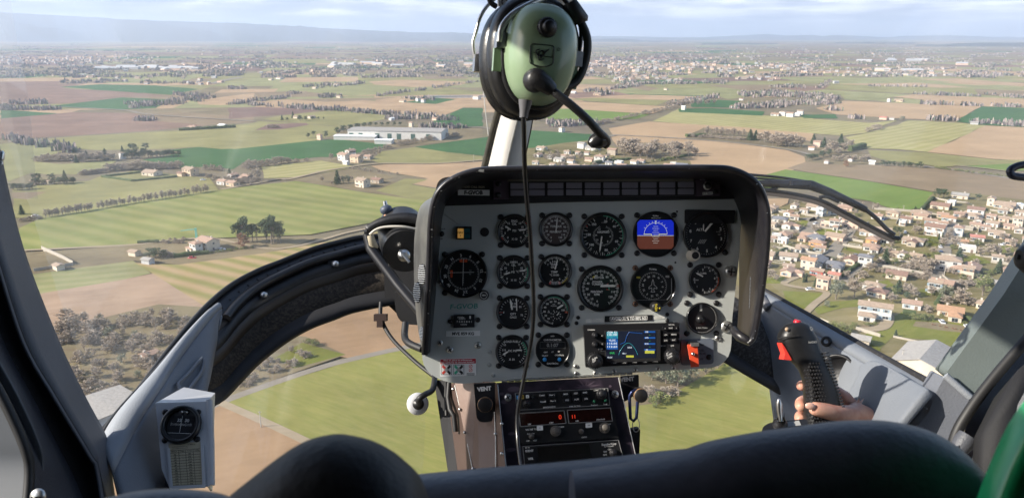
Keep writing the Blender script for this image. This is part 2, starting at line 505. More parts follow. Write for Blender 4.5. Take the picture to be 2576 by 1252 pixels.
field(5, [(1000, 592), (1280, 542), (1200, 520), (1400, 500), (1560, 515), (1640, 512), (1640, 655), (1430, 640), (1240, 640), (1130, 612)], 'dgreen')
field(5, [(90, 780), (620, 740), (720, 702), (1000, 660), (1270, 700), (1480, 720), (1540, 800), (1440, 842), (1100, 920), (600, 962), (300, 1000), (110, 1000)], 'olive')
field(5, [(80, 822), (330, 815), (190, 870), (90, 860)], 'fallow')
field(6, [(270, 745), (760, 696), (1020, 740), (980, 762), (550, 832), (290, 842)], 'olive_b')
field(6, [(500, 855), (1000, 762), (1400, 830), (1280, 852), (1720, 930), (1600, 1040), (1200, 962), (930, 922)], 'weed')
field(6, [(1250, 622), (1530, 585), (1800, 625), (2087, 660), (2087, 692), (1700, 722), (1250, 722), (1180, 690)], 'olive')
field(6, [(1530, 582), (2150, 497), (2150, 662), (1800, 627)], 'dgreen')
field(6, [(1170, 740), (1300, 725), (1700, 725), (2300, 690), (2300, 900), (1720, 922), (1500, 885), (1640, 842), (1370, 800), (1240, 770)], 'tan')
field(6, [(1210, 942), (1450, 842), (1640, 852), (1500, 892), (1720, 930), (1900, 1000), (1590, 1030)], 'olive')
# middle and right
field(7, [(240, 62), (800, 90), (720, 112), (480, 122), (260, 112)], 'tan')
field(7, [(820, 150), (1060, 100), (1700, 108), (2087, 130), (1600, 192), (1510, 165), (1000, 152)], 'lgreen')
field(7, [(1400, 75), (2087, 70), (2087, 128), (1760, 120)], 'fallow')
field(7, [(330, 182), (820, 153), (1500, 170), (1100, 202), (760, 202)], 'tan')
field(7, [(280, 192), (500, 180), (1120, 200), (1010, 242), (800, 232)], 'olive')
field(7, [(60, 208), (300, 206), (600, 222), (1110, 252), (980, 312), (600, 290), (290, 272), (0, 258)], 'tan_b')
field(7, [(-120, 262), (300, 270), (960, 315), (850, 352), (500, 366), (100, 350), (-120, 352)], 'mgreen')
field(7, [(1300, 210), (1480, 195), (1700, 205), (1600, 260), (1300, 255)], 'dgreen')
field(7, [(980, 372), (1190, 270), (1900, 325), (2300, 340), (2300, 470), (1700, 422), (1350, 402)], 'olive_b')
field(7, [(1190, 270), (1460, 265), (1900, 292), (1880, 327), (1200, 297)], 'dgreen')
field(7, [(620, 432), (950, 375), (1350, 400), (1700, 420), (2300, 470), (2300, 560), (1400, 425), (1270, 492), (1250, 512), (900, 502), (650, 482)], 'tan_b')
field(7, [(640, 502), (700, 490), (1250, 520), (1660, 552), (2087, 612), (2320, 700), (2000, 830), (1770, 800), (1650, 790), (1000, 800), (700, 592)], 'tan_b')
field(7, [(-300, 440), (0, 448), (480, 480), (520, 502), (450, 532), (240, 552), (0, 592), (-300, 600)], 'dgreen')
field(7, [(-300, 605), (0, 592), (240, 552), (450, 530), (700, 590), (1290, 700), (1310, 770), (1300, 860), (-300, 860)], 'yard')
field(7, [(700, 560), (1000, 545), (1270, 600), (1330, 660), (1180, 700), (800, 700), (700, 660)], 'wood')
field(7, [(1250, 495), (1400, 425), (1750, 460), (2300, 540), (2300, 600), (1700, 540), (1270, 512)], 'wood')
field(8, [(440, 56), (1430, 90), (1470, 132), (900, 120), (380, 92)], 'olive')
field(8, [(170, 117), (380, 95), (950, 130), (1000, 132), (850, 152), (680, 175), (520, 167), (500, 132)], 'lgreen')
field(8, [(1440, 90), (1900, 110), (1900, 160), (1470, 130)], 'fallow')
field(8, [(870, 147), (1010, 130), (1900, 168), (1900, 228), (1490, 215), (1060, 192), (1090, 170)], 'tan_b')
field(8, [(320, 227), (520, 175), (1490, 215), (1310, 312), (950, 302), (470, 272)], 'tan_b')
field(8, [(1490, 215), (1900, 228), (1900, 365), (1520, 347), (1310, 322)], 'dgreen')
field(8, [(-200, 290), (270, 300), (700, 332), (900, 312), (670, 402), (520, 422), (-100, 372)], 'olive_b')
field(8, [(200, 275), (460, 270), (480, 300), (240, 298)], 'dgreen')
field(8, [(900, 345), (970, 312), (1330, 332), (1520, 350), (1110, 537), (880, 517), (660, 512), (590, 472), (530, 432), (680, 402)], 'olive_b')
field(8, [(1520, 350), (1900, 368), (1900, 600), (1580, 587), (1110, 537)], 'tan_b')
field(8, [(690, 522), (1100, 540), (1600, 592), (1900, 592), (1900, 615), (1400, 632), (1190, 642), (1080, 622), (850, 602), (710, 572)], 'olive')
field(8, [(240, 560), (400, 470), (560, 490), (700, 560), (850, 610), (500, 628), (250, 608)], 'wood')
field(8, [(1370, 636), (1900, 608), (1900, 665), (1660, 672)], 'mgreen')
field(8, [(120, 652), (250, 607), (500, 627), (850, 632), (1100, 652), (1300, 652), (1900, 750), (1900, 900), (1600, 892), (1400, 837), (1250, 822), (1150, 817), (700, 742), (280, 682)], 'fallow')
field(8, [(-150, 730), (110, 660), (700, 745), (1150, 822), (1060, 955), (900, 952), (700, 882), (500, 852), (300, 792), (160, 742), (-150, 900)], 'mgreen')
field(9, [(-100, 300), (430, 300), (420, 340), (250, 420), (-100, 560)], 'tan')
# the village ground to the right and its gardens
field(9, [(250, 410), (500, 320), (700, 330), (1000, 390), (1500, 410), (1620, 250), (1800, 240), (2500, 330), (2800, 700), (2800, 1700), (1300, 1700), (500, 1300), (-100, 950), (-100, 560)], 'yard')
for pts in ([(500, 520), (560, 455), (610, 480), (580, 520)], [(610, 570), (640, 540), (900, 570), (880, 610), (700, 600)], [(260, 760), (400, 720), (320, 790), (270, 800)], [(870, 720), (900, 700), (1020, 740), (1000, 750)],
            [(870, 790), (1000, 780), (980, 820), (880, 810)], [(1360, 650), (1500, 610), (1690, 620), (1680, 690), (1500, 690), (1280, 660)], [(1860, 790), (1960, 760), (2100, 830), (1950, 850)], [(1070, 1010), (1240, 970), (1300, 1020), (1100, 1050)],
            [(190, 960), (400, 940), (380, 1000), (200, 1000)], [(1700, 840), (1860, 780), (1900, 830), (1720, 880)], [(380, 1060), (720, 1080), (600, 1220), (420, 1180)], [(740, 1150), (1000, 1140), (1010, 1190), (760, 1210)],
            [(2140, 690), (2260, 690), (2280, 740), (2150, 750)], [(1500, 1050), (1620, 1040), (1680, 1090), (1520, 1110)], [(2230, 1000), (2330, 950), (2400, 1100), (2250, 1100)]):
    field(9, pts, 'grass')
field(4, [(630, 90), (700, 70), (920, 30), (930, 60), (760, 100), (660, 130)], 'grass')
field(4, [(940, 260), (1010, 200), (1110, 150), (1180, 110), (1400, 170), (1700, 200), (1640, 260), (1540, 350), (1380, 290), (1120, 265), (1050, 330), (1010, 400), (930, 330)], 'grass')
field(4, [(1260, 170), (1440, 180), (1640, 215), (1640, 250), (1440, 230), (1240, 200)], 'weed')
field(4, [(890, 225), (940, 190), (1050, 205), (1090, 215), (1000, 245)], 'fallow')
# nearest ground, left
field(0, [(45, 590), (50, 575), (100, 552), (400, 500), (640, 468), (745, 457), (900, 483), (1075, 507), (1090, 535), (930, 563), (780, 592), (560, 600), (500, 602), (330, 618), (40, 632)], 'green')
field(0, [(40, 640), (340, 618), (530, 602), (800, 600), (650, 650), (450, 668), (335, 658), (40, 700)], 'weed')
field(0, [(30, 700), (335, 658), (380, 690), (310, 706), (60, 750)], 'lgreen')
field(0, [(60, 748), (310, 706), (386, 690), (560, 800), (540, 850), (100, 860)], 'tan_c')
field(0, [(340, 664), (450, 668), (660, 640), (930, 590), (1120, 540), (1130, 640), (700, 800), (560, 800), (470, 745)], 'stripe')
field(0, [(100, 880), (140, 832), (300, 792), (400, 768), (510, 775), (620, 790), (560, 1000), (300, 1200), (150, 1200)], 'wood')
field(0, [(560, 800), (800, 760), (1150, 640), (1150, 860), (880, 905), (760, 880), (600, 900), (560, 870)], 'tan_low')
field(0, [(545, 1000), (560, 870), (640, 835), (770, 850), (870, 895), (700, 955), (560, 1012)], 'wood')
field(0, [(690, 905), (760, 865), (870, 895), (740, 930)], 'grass')
field(0, [(555, 1022), (700, 968), (880, 912), (1060, 872), (1130, 950), (1350, 960), (1350, 1500), (1000, 1400), (770, 1112), (650, 1050)], 'green_low')
field(0, [(490, 1030), (552, 1022), (762, 1114), (900, 1300), (300, 1500), (200, 1300)], 'tan_low')
field(0, [(700, 1180), (770, 1114), (1100, 1500), (500, 1500)], 'tan_low')
field(0, [(1580, 1020), (1650, 1000), (1760, 950), (1830, 905), (1960, 880), (2200, 980), (2300, 1300), (1900, 1500), (1500, 1500), (1480, 1050)], 'green_low')
field(0, [(1500, 900), (1840, 860), (1880, 900), (1830, 915), (1760, 955), (1650, 1018), (1560, 1030)], 'wood')
# roads and tracks
strip(0, [(480, 1050), (560, 1014), (700, 963), (800, 930), (880, 908), (1060, 869), (1180, 850)], 3.6, road_m, 'road', 'pale lane between the green field and the bare strip of trees')
strip(0, [(556, 1016), (660, 1062), (770, 1114), (900, 1180)], 3.0, track_m, 'path', 'pale farm track between the tan and green fields')
strip(0, [(60, 632), (330, 618), (430, 606), (540, 603), (700, 628), (870, 588), (930, 575), (1090, 538)], 3.0, track_m, 'path', 'pale track along the foot of the large green field')
strip(6, [(-60, 935), (250, 880), (420, 850), (500, 850), (760, 790), (1000, 750), (1250, 722), (1700, 722), (2120, 690)], 4.0, track_m, 'road', 'lane running right from the farm behind the green field')
strip(7, [(480, 485), (640, 497), (700, 488), (1250, 518), (1660, 552), (2087, 606), (2320, 660)], 5.0, road_m, 'road', 'straight pale road across the sandy fields')
strip(8, [(1080, 642), (1150, 648), (1400, 680), (1900, 756)], 5.5, road_m, 'road', 'grey road along the fallow field at the right')
strip(8, [(1290, 632), (1500, 652), (1900, 700)], 3.0, track_m, 'path', 'thin pale track beside the hedge at the right')
strip(9, [(985, 480), (900, 610), (830, 690), (760, 790), (700, 780), (380, 710)], 6.5, road_m, 'road', 'village street below the wiper blade')
strip(9, [(560, 480), (660, 470), (640, 520), (590, 560), (520, 590)], 9.0, road_m, 'road', 'grey turning circle among white village houses')
strip(9, [(1770, 500), (1720, 640), (1695, 800), (1640, 930), (1660, 1000)], 6.5, road_m, 'road', 'village street running down at the right')
strip(9, [(1000, 850), (1100, 832), (1350, 885), (1640, 940), (1740, 975), (1980, 1010)], 6.0, road_m, 'road', 'village lane with pale garden walls')
strip(9, [(860, 985), (960, 890), (1020, 850)], 5.5, road_m, 'road', 'short street between gardens and grey roofed houses')
strip(9, [(500, 945), (390, 1005), (600, 1050), (740, 1082), (640, 1170), (570, 1240)], 3.2, track_m, 'path', 'pale drive winding past the lower gardens')
strip(4, [(890, 215), (980, 222), (1060, 205), (1090, 150), (1060, 120), (1000, 130)], 4.5, track_m, 'path', 'curved pale drive of the white villa')
strip(6, [(1960, 420), (2090, 425), (2200, 445), (2400, 470)], 5.0, road_m, 'road', 'grey road behind the dark green field')
strip(5, [(0, 215), (350, 218), (850, 240), (1000, 265), (1300, 290), (1789, 320)], 6.0, road_m, 'road', 'pale road crossing the left of the plain')
strip(5, [(1500, 55), (1580, 30), (1640, 20), (1700, 10)], 22.0, road_m, 'road', 'curving trunk road far away at the left')
# ================================================================== HILLS
hill_m = fmat('wooded_hillside', A(84, 92, 84, 0.28), A(112, 110, 100, 0.28), 0, 300, 1, 0.3)
def hills(name, ridge, d, foot, label, seed=1, rough=14):
    rr = random.Random(seed)
    pts = []
    for i in range(len(ridge) - 1):
        (u0, v0), (u1, v1) = ridge[i], ridge[i + 1]
        n = max(2, int(abs(u1 - u0) / 14))
        for j in range(n): pts.append((u0 + (u1 - u0) * j / n, v0 + (v1 - v0) * j / n))
    pts.append(ridge[-1])
    rings = []
    ph = [rr.uniform(0, 6.28) for _ in range(6)]
    for i, (u, v) in enumerate(pts):
        top = P(u, v, d)
        h = max(4, top.z)
        row = []
        for j in range(9):
            t = j / 8 * 2 - 1                            # -1 near foot .. 1 back
            prof = (1 - abs(t)) ** 1.15
            q = 0.12 * h * (math.sin(i * 0.5 + ph[0] + j * 1.7) + math.sin(i * 0.23 + ph[1] + j)) if 0 < j < 8 and j != 4 else 0
            jit = rr.uniform(-1, 1) * rough if 0 < j < 8 and j != 4 else (rr.uniform(-1, 1) * rough * 0.25 if j == 4 else 0)
            row.append((top.x * (1 + t * foot / d), top.y + t * foot + math.sin(i * 0.31 + ph[2]) * foot * 0.15, max(-1.0, h * prof + q + jit) if 0 < j < 8 else -2))
        rings.append(row)
    mb = MB(); mb.loft(rings, 0, closed=False)
    o = mb.build(name, hill_m)
    return tag(o, label, None, None, 'structure')
hills('mountains', [(-900, 10), (-200, 22), (60, 34), (330, 50), (640, 60), (830, 72), (1034, 81), (1187, 84), (1330, 92), (1500, 97)], 16500, 4200, 'long blue mountain slope on the left horizon', 3, 25)
hills('hills', [(1150, 96), (1300, 91), (1420, 93), (1560, 91), (1700, 95), (1790, 93), (1870, 90), (1937, 86), (1975, 90), (2013, 88), (2050, 91), (2082, 88), (2156, 90), (2210, 92), (2251, 95), (2281, 91), (2358, 89), (2473, 92), (2600, 95), (3200, 88)], 20000, 3500, 'pale bumpy hills along the right horizon', 5, 22)
hills('hills', [(1440, 106), (1500, 99), (1560, 97), (1640, 104), (1720, 110)], 13500, 1400, 'low dark ridge right of the headset', 8, 8)
hills('hills', [(2110, 116), (2150, 109), (2192, 106), (2240, 111), (2290, 118)], 10500, 900, 'small dark wooded hill below the right horizon', 9, 6)
hills('hills', [(2290, 122), (2340, 114), (2400, 110), (2480, 108), (2600, 108), (2900, 106)], 8200, 900, 'dark wooded rise at the far right', 12, 6)
hills('hills', [(1760, 116), (1830, 109), (1890, 112), (1960, 119)], 9500, 700, 'low wooded rise in front of the bumpy hills', 15, 6)

# ================================================================== TREES
bark = mat('bark', (0.22, 0.18, 0.145), 0.95, var=0.3, scale=3)
twig = [mat('winter_twigs', (0.45, 0.38, 0.30), 0.95, spec=0.1), mat('winter_twigs_pale', (0.56, 0.48, 0.39), 0.95, spec=0.1), mat('winter_twigs_dark', (0.28, 0.225, 0.185), 0.95, spec=0.1)]
rtwig = [mat('russet_twigs', (0.36, 0.21, 0.13), 0.95, spec=0.1), mat('russet_twigs_pale', (0.42, 0.28, 0.19), 0.95, spec=0.1), mat('russet_twigs_dark', (0.25, 0.15, 0.11), 0.95, spec=0.1)]
leafd = [mat('dark_needles', (0.058, 0.085, 0.045), 0.9, spec=0.15), mat('dark_needles_mid', (0.085, 0.115, 0.062), 0.9, spec=0.15), mat('dark_needles_light', (0.12, 0.15, 0.085), 0.9, spec=0.15)]
leafg = [mat('green_leaves', (0.12, 0.145, 0.05), 0.85, spec=0.2), mat('green_leaves_mid', (0.18, 0.20, 0.075), 0.85, spec=0.2), mat('green_leaves_light', (0.26, 0.26, 0.11), 0.85, spec=0.2)]
leafo = [mat('olive_leaves', (0.14, 0.155, 0.10), 0.85, spec=0.2), mat('olive_leaves_mid', (0.21, 0.22, 0.15), 0.85, spec=0.2), mat('olive_leaves_light', (0.30, 0.30, 0.22), 0.85, spec=0.2)]
RT = random.Random(21)
def rdir(z0=-1.0, z1=1.0):
    z = RT.uniform(z0, z1); a = RT.uniform(0, 6.2832); r = math.sqrt(max(0, 1 - z * z))
    return Vector((r * math.cos(a), r * math.sin(a), z))
def leafcard(mb, p, s, mi):
    a = rdir(); b = rdir(); b = (b - a * a.dot(b)).normalized()
    a = a * s * RT.uniform(0.6, 1.1); b = b * s * RT.uniform(0.4, 0.8)
    mb.add([p - a, p + b * 0.9, p + a, p - b], [(0, 1, 2, 3)], mi)
def clump(mb, c, r, n, s, flat=1.0):
    mi0 = RT.choice((0, 1, 1, 2))
    for _ in range(n):
        q = rdir() * r * RT.uniform(0.45, 1.0) ** 0.6; q.z *= flat
        mi = mi0 if RT.random() < 0.6 else RT.choice((0, 1, 2))
        leafcard(mb, c + q, s, mi)
# every prototype is about ten metres tall; its origin is the foot of the trunk
def limbs(mb, base, tips, r0):
    for t in tips:
        mid = base.lerp(t, 0.5) + Vector((RT.uniform(-.3, .3), RT.uniform(-.3, .3), RT.uniform(0, .5)))
        mb.tube([base, mid, t], [r0, r0 * 0.6, r0 * 0.22], 5)
def proto(kind):
    root = empty({'bare': 'bare_tree', 'poplar': 'bare_tree', 'russet': 'russet_bush', 'brush': 'bare_shrub', 'conifer': 'conifer', 'pine': 'pine_tree', 'round': 'evergreen_tree', 'green': 'leafy_tree', 'bush': 'shrub', 'cypress': 'cypress', 'olive': 'grey_green_tree'}[kind], (0, 0, -500))
    tr, cr = MB(), MB()
    if kind in ('bare', 'poplar', 'russet', 'brush'):
        tw = rtwig if kind == 'russet' else twig
        wdt, lo = {'bare': (3.6, 2.2), 'poplar': (1.8, 1.6), 'russet': (4.4, 0.3), 'brush': (5.0, 0.2)}[kind]
        hgt = 10.0 if kind != 'brush' else 7.5
        tr.tube([(0, 0, -0.2), (0.1, 0, lo + 1), (0.05, 0.1, hgt * 0.62), (0, 0, hgt * 0.88)], [0.26, 0.2, 0.11, 0.03], 6)
        nb = 15 if kind != 'poplar' else 12
        for i in range(nb):
            z0 = lo + (hgt * 0.72 - lo) * (i + 0.3) / nb
            a = i * 2.4 + RT.uniform(-.4, .4)
            rad = wdt * (0.45 + 0.55 * math.sin(math.pi * min(1, (z0 - lo) / (hgt * 0.7) + 0.25))) * RT.uniform(0.75, 1.1)
            tip = Vector((math.cos(a) * rad, math.sin(a) * rad, z0 + RT.uniform(0.20, 0.34) * hgt * (0.6 if kind != 'poplar' else 1.0)))
            b0 = Vector((0.05, 0.05, z0))
            mid = b0.lerp(tip, 0.5) + Vector((0, 0, 0.35))
            tr.tube([b0, mid, tip], [0.10, 0.06, 0.02], 4)
            for _ in range(64 if kind != 'poplar' else 30):
                t = RT.uniform(0.25, 1.12)
                p = b0.lerp(mid, t * 2) if t < 0.5 else mid.lerp(tip, t * 2 - 1)
                d = ((tip - b0).normalized() * 0.5 + rdir(-0.3, 1.0)).normalized()
                ln = RT.uniform(0.7, 1.7); wv = d.cross(rdir()).normalized() * RT.uniform(0.07, 0.15)
                e = p + d * ln; mi = RT.choice((0, 0, 1, 2))
                cr.add([p - wv, p + wv, e + wv * 0.5, e - wv * 0.5], [(0, 1, 2, 3)], mi)
                q = p.lerp(e, 0.5); d2 = (d + rdir() * 0.9).normalized() * ln * 0.6; w2 = wv * 0.7
                cr.add([q - w2, q + w2, q + d2], [(0, 1, 2)], mi)
        mats = tw
    elif kind in ('conifer', 'cypress'):
        k = 3.0 if kind == 'conifer' else 1.15
        tr.tube([(0, 0, -0.2), (0, 0, 5), (0, 0, 9.6)], [0.28, 0.16, 0.03], 6)
        z = 0.7
        while z < 9.7:
            f = (1 - z / 10.2) ** (0.85 if kind == 'conifer' else 0.5)
            rad = k * f + 0.1
            nb = max(3, int(9 * f) + 2)
            for i in range(nb):
                a = 6.2832 * i / nb + z * 3 + RT.uniform(-.3, .3)
                rl = rad * RT.uniform(0.7, 1.15)
                for t in (0.35, 0.7, 1.0):
                    c = Vector((math.cos(a) * rl * t, math.sin(a) * rl * t, z - 0.35 * rl * t * 0.6 + 0.2))
                    for _ in range(4): leafcard(cr, c + rdir() * 0.28, 0.42, RT.choice((0, 0, 1, 2)))
            z += 0.62
        cr.add([(-.12, 0, 9.2), (.12, 0, 9.2), (0, 0, 10.1)], [(0, 1, 2)], 0)
        mats = leafd
    elif kind == 'pine':
        tr.tube([(0, 0, -0.2), (0.15, 0, 3), (0.0, 0.2, 6), (0.1, 0.1, 8.6)], [0.30, 0.24, 0.17, 0.06], 7)
        tips = []
        for i in range(13):
            a = i * 2.4; rad = RT.uniform(1.0, 2.9); z = RT.uniform(5.4, 9.2) if rad > 1.6 else RT.uniform(7, 9.6)
            tips.append(Vector((math.cos(a) * rad, math.sin(a) * rad, z)))
        for t in tips: limbs(tr, Vector((0.05, 0.1, max(3.6, t.z - RT.uniform(1.2, 2.2)))), [t], 0.09)
        for t in tips: clump(cr, t, RT.uniform(0.8, 1.25), 62, 0.34, 0.6)
        mats = leafd
    else:
        lo, wdt, hh, fl = {'round': (1.6, 3.4, 10, 1), 'green': (1.4, 3.6, 10, 1), 'olive': (1.2, 3.6, 10, 1), 'bush': (0.2, 4.6, 7.5, 0.9)}[kind]
        tr.tube([(0, 0, -0.2), (0.1, 0, lo + 1), (0.0, 0.1, hh * 0.7)], [0.32, 0.24, 0.08], 6)
        cs = []
        for i in range(22):
            d = rdir(-0.75, 1.0); k = RT.uniform(0.45, 1.0)
            cs.append(Vector((d.x * wdt * k, d.y * wdt * k, lo + (hh - lo) * 0.5 + d.z * (hh - lo) * 0.44 * k)))
        for c in cs[:9]: limbs(tr, Vector((0, 0, max(0.5, lo + 0.4))), [c], 0.1)
        for c in cs: clump(cr, c, RT.uniform(0.85, 1.5), 44, 0.36, 0.85)
        mats = {'round': leafd, 'green': leafg, 'olive': leafo, 'bush': leafg}[kind]
    tr.build('trunk', bark, root)
    cr.build('crown', mats, root)
    return root
PROTO = {}
TDESC = {'bare': ('bare brown winter tree', 'tree'), 'poplar': ('slim bare tree', 'tree'), 'russet': ('rounded russet bush', 'bush'), 'brush': ('bare brown shrub', 'shrub'), 'conifer': ('dark pointed conifer', 'conifer'),
         'pine': ('tall clump-crowned pine', 'pine'), 'round': ('dark round evergreen', 'tree'), 'green': ('yellow-green leafy tree', 'tree'), 'bush': ('green garden bush', 'bush'), 'cypress': ('narrow dark cypress', 'cypress'), 'olive': ('grey-green leafy tree', 'tree')}
used = set()
NT = [0]
def tree(kind, k, x, y, hpx, where, wide=1.0):
    """kind of tree, its foot as measured in view k, its height in that view's pixels"""
    u, v = Z(k, x, y)
    p = G(u, v)
    h = hpx / ZV[k][2] * mpp(p) / 0.97
    h = max(1.2, min(h, 26))
    key = (kind, RT.randint(0, 1))
    base = 7.5 if kind in ('brush', 'bush') else 10.0
    if key not in PROTO: PROTO[key] = proto(kind)
    s = h / base
    sc3 = (s * wide, s * wide, s)
    if key not in used:
        used.add(key); o = PROTO[key]; o.location = (p.x, p.y, 0); o.rotation_euler = (0, 0, RT.uniform(0, 6)); o.scale = sc3
    else:
        o = dup(PROTO[key], (p.x, p.y, 0), RT.uniform(0, 6), sc3)
    NT[0] += 1
    later(o, TDESC[kind][0], TDESC[kind][1], where, u, None)
    return o
def trees(kind, k, pts, where, wide=1.0):
    for x, y, h in pts: tree(kind, k, x, y, h, where, wide)
def row(kind, k, a, b, n, h, where, jit=4, wide=1.0):
    for i in range(n):
        t = (i + RT.uniform(0.2, 0.8)) / n
        tree(kind, k, a[0] + (b[0] - a[0]) * t + RT.uniform(-jit, jit), a[1] + (b[1] - a[1]) * t + RT.uniform(-jit, jit) * 0.4, h * RT.uniform(0.75, 1.15), where, wide)
# --- left, near
trees('round', 0, [(600, 613, 58), (620, 612, 68), (636, 610, 52), (672, 612, 60), (690, 615, 74), (706, 612, 56)], 'beside the house with the crane', .78)
trees('pine', 0, [(612, 614, 62), (684, 616, 70)], 'beside the house with the crane')
trees('pine', 0, [(648, 612, 52), (700, 612, 46)], 'in the pine clump right of the crane house', 0.8)
tree('russet', 0, 611, 624, 42, 'before the two tall pines')
trees('round', 0, [(376, 650, 27), (392, 652, 30), (410, 650, 22)], 'in the garden left of the crane house', 1.5)
trees('brush', 0, [(348, 640, 9), (440, 606, 9), (462, 604, 10), (428, 605, 8)], 'in the garden left of the crane house')
row('poplar', 5, (320, 1000), (660, 945), 18, 56, 'in the tree line along the big green field', 5, 1.25)
row('poplar', 5, (690, 938), (1480, 815), 42, 54, 'in the tree line along the big green field', 5, 1.25)
tree('conifer', 5, 155, 975, 70, 'by the junk yard at the left edge'); row('brush', 5, (130, 1025), (290, 1010), 5, 36, 'by the junk yard at the left edge')
trees('round', 5, [(930, 582, 108), (885, 575, 60), (1015, 572, 70), (1060, 570, 52), (1110, 568, 46), (1160, 565, 44), (1210, 562, 36)], 'at the walled farm by the dark green field', 1.15)
trees('pine', 5, [(1030, 540, 70), (370, 755, 70)], 'among the farm gardens at the left', 1.2)
trees('conifer', 5, [(745, 590, 80), (862, 530, 40), (540, 610, 55), (612, 580, 55), (1620, 722, 72), (520, 540, 34), (455, 712, 50)], 'among the farm gardens at the left', 1.1)
trees('bare', 5, [(580, 600, 60), (650, 600, 62), (700, 590, 50), (780, 590, 44), (480, 600, 40), (300, 590, 40), (340, 585, 44), (420, 570, 40)], 'round the old farm at the left')
trees('round', 5, [(260, 745, 66), (430, 765, 56), (470, 760, 44), (520, 752, 36), (100, 805, 56), (150, 800, 46), (210, 800, 40)], 'round the small house at the left edge', 1.4)
trees('brush', 5, [(870, 660, 50), (920, 662, 56), (970, 662, 72), (1030, 660, 60), (1090, 655, 50), (1150, 645, 40), (790, 668, 34), (600, 690, 36)], 'in the thicket above the walled lawn', 1.2)
trees('brush', 5, [(1450, 660, 40), (1500, 665, 46), (1550, 668, 42), (1740, 660, 56), (1780, 655, 60)], 'behind the red-roofed hamlet')
trees('brush', 6, [(165, 750, 66), (215, 748, 62), (270, 742, 58), (330, 738, 62), (385, 728, 68), (435, 718, 62), (490, 712, 46), (560, 712, 38), (640, 706, 36)], 'in the hedge right of the hamlet', 1.1)
trees('bare', 6, [(235, 865, 112), (180, 850, 60)], 'by the lane at the hamlet')
trees('conifer', 6, [(895, 885, 112)], 'beside the long stone house'); trees('olive', 6, [(945, 885, 72), (985, 882, 78)], 'beside the long stone house', 0.8)
trees('bare', 6, [(770, 870, 50), (1010, 860, 44), (930, 860, 40), (850, 895, 36)], 'beside the long stone house'); row('brush', 6, (1010, 760), (1400, 815), 8, 24, 'along the lane right of the stone house')
trees('round', 6, [(900, 482, 62), (950, 470, 66), (1005, 456, 62), (1060, 442, 58), (1115, 428, 50), (1165, 418, 42), (1210, 412, 36), (1260, 412, 36), (1310, 410, 36), (1360, 412, 40), (1410, 412, 38)], 'in the dark belt behind the white warehouse', 1.25)
trees('round', 6, [(652, 510, 44), (700, 492, 44), (800, 512, 62), (660, 505, 36)], 'round the lone house left of the warehouse', 1.1)
row('brush', 6, (1380, 575), (1900, 490), 14, 44, 'behind the warehouse yard'); row('brush', 6, (1100, 640), (1360, 585), 8, 34, 'in the hedge by the red farm')
trees('bare', 6, [(845, 690, 56), (1240, 650, 40), (1200, 655, 36)], 'round the red farm')
trees('conifer', 6, [(440, 362, 44), (530, 345, 52)], 'at the lone farm in the olive field'); trees('round', 6, [(480, 368, 30), (590, 372, 50), (640, 368, 40), (690, 362, 34), (740, 358, 24), (780, 356, 20)], 'at the lone farm in the olive field', 1.4)
trees('brush', 6, [(330, 430, 30), (370, 428, 34), (400, 425, 26)], 'on the dark strip left of the olive field', 1.3)
row('round', 5, (890, 585), (1270, 565), 14, 52, 'at the walled farm by the dark green field', 6, 1.4)
row('bare', 5, (540, 606), (810, 596), 14, 58, 'round the old farm at the left', 8, 1.2); row('brush', 5, (260, 598), (520, 600), 12, 46, 'round the old farm at the left', 8, 1.3)
row('round', 5, (90, 806), (240, 796), 8, 46, 'round the small house at the left edge', 6, 1.5); row('round', 5, (215, 768), (540, 752), 12, 48, 'round the small house at the left edge', 8, 1.4)
row('brush', 5, (750, 668), (1260, 648), 18, 50, 'in the thicket above the walled lawn', 6, 1.3); row('brush', 5, (560, 700), (760, 675), 8, 34, 'in the thicket above the walled lawn', 4, 1.3)
row('bare', 5, (1440, 730), (1789, 765), 12, 44, 'round the red-roofed hamlet', 14); row('brush', 6, (60, 880), (260, 870), 8, 44, 'round the red-roofed hamlet', 10)
row('brush', 1, (1130, 712), (1290, 720), 6, 34, 'in the crane house garden', 6); row('bush', 1, (1480, 790), (1789, 748), 9, 26, 'along the drive of the crane house', 4, 1.2); row('brush', 1, (1140, 800), (1230, 810), 5, 44, 'in the crane house garden', 8)
# --- centre
trees('olive', 7, [(55, 372, 72), (20, 372, 60), (235, 376, 28)], 'behind the dark green field right of the post'); trees('conifer', 7, [(560, 152, 56), (605, 152, 40)], 'at the far white farm')
row('brush', 7, (520, 400), (1170, 262), 20, 34, 'in the hedge across the sandy fields', 6, 1.3)
row('bare', 7, (1080, 250), (1500, 235), 12, 46, 'by the pale road far ahead')
for i in range(30):
    x = RT.uniform(710, 1290); t = (x - 710) / 580
    tree('bare', 7, x, 645 + t * 25 + RT.uniform(-30, 38), RT.uniform(95, 125), 'in the bare grove beyond the housing estate', 0.9)
tree('bare', 7, 1330, 658, 78, 'standing alone on the sandy field')
row('poplar', 7, (1400, 480), (1740, 500), 14, 62, 'in the straight road wood', 6, 1.3)
row('brush', 7, (1270, 500), (1750, 530), 14, 30, 'in the straight road wood', 6, 1.3)
trees('conifer', 7, [(1780, 530, 92), (1825, 530, 84)], 'in the straight road wood', 1.2); row('bare', 7, (1850, 545), (2090, 565), 9, 88, 'in the straight road wood', 8)
trees('round', 7, [(80, 660, 40), (330, 650, 36), (400, 665, 46), (250, 700, 36), (520, 705, 30)], 'in the gardens of the estate behind the panel', 1.2)
row('bare', 7, (20, 690), (420, 700), 8, 60, 'in the gardens of the estate behind the panel', 30); row('bush', 7, (900, 715), (1180, 690), 6, 34, 'below the bare grove')
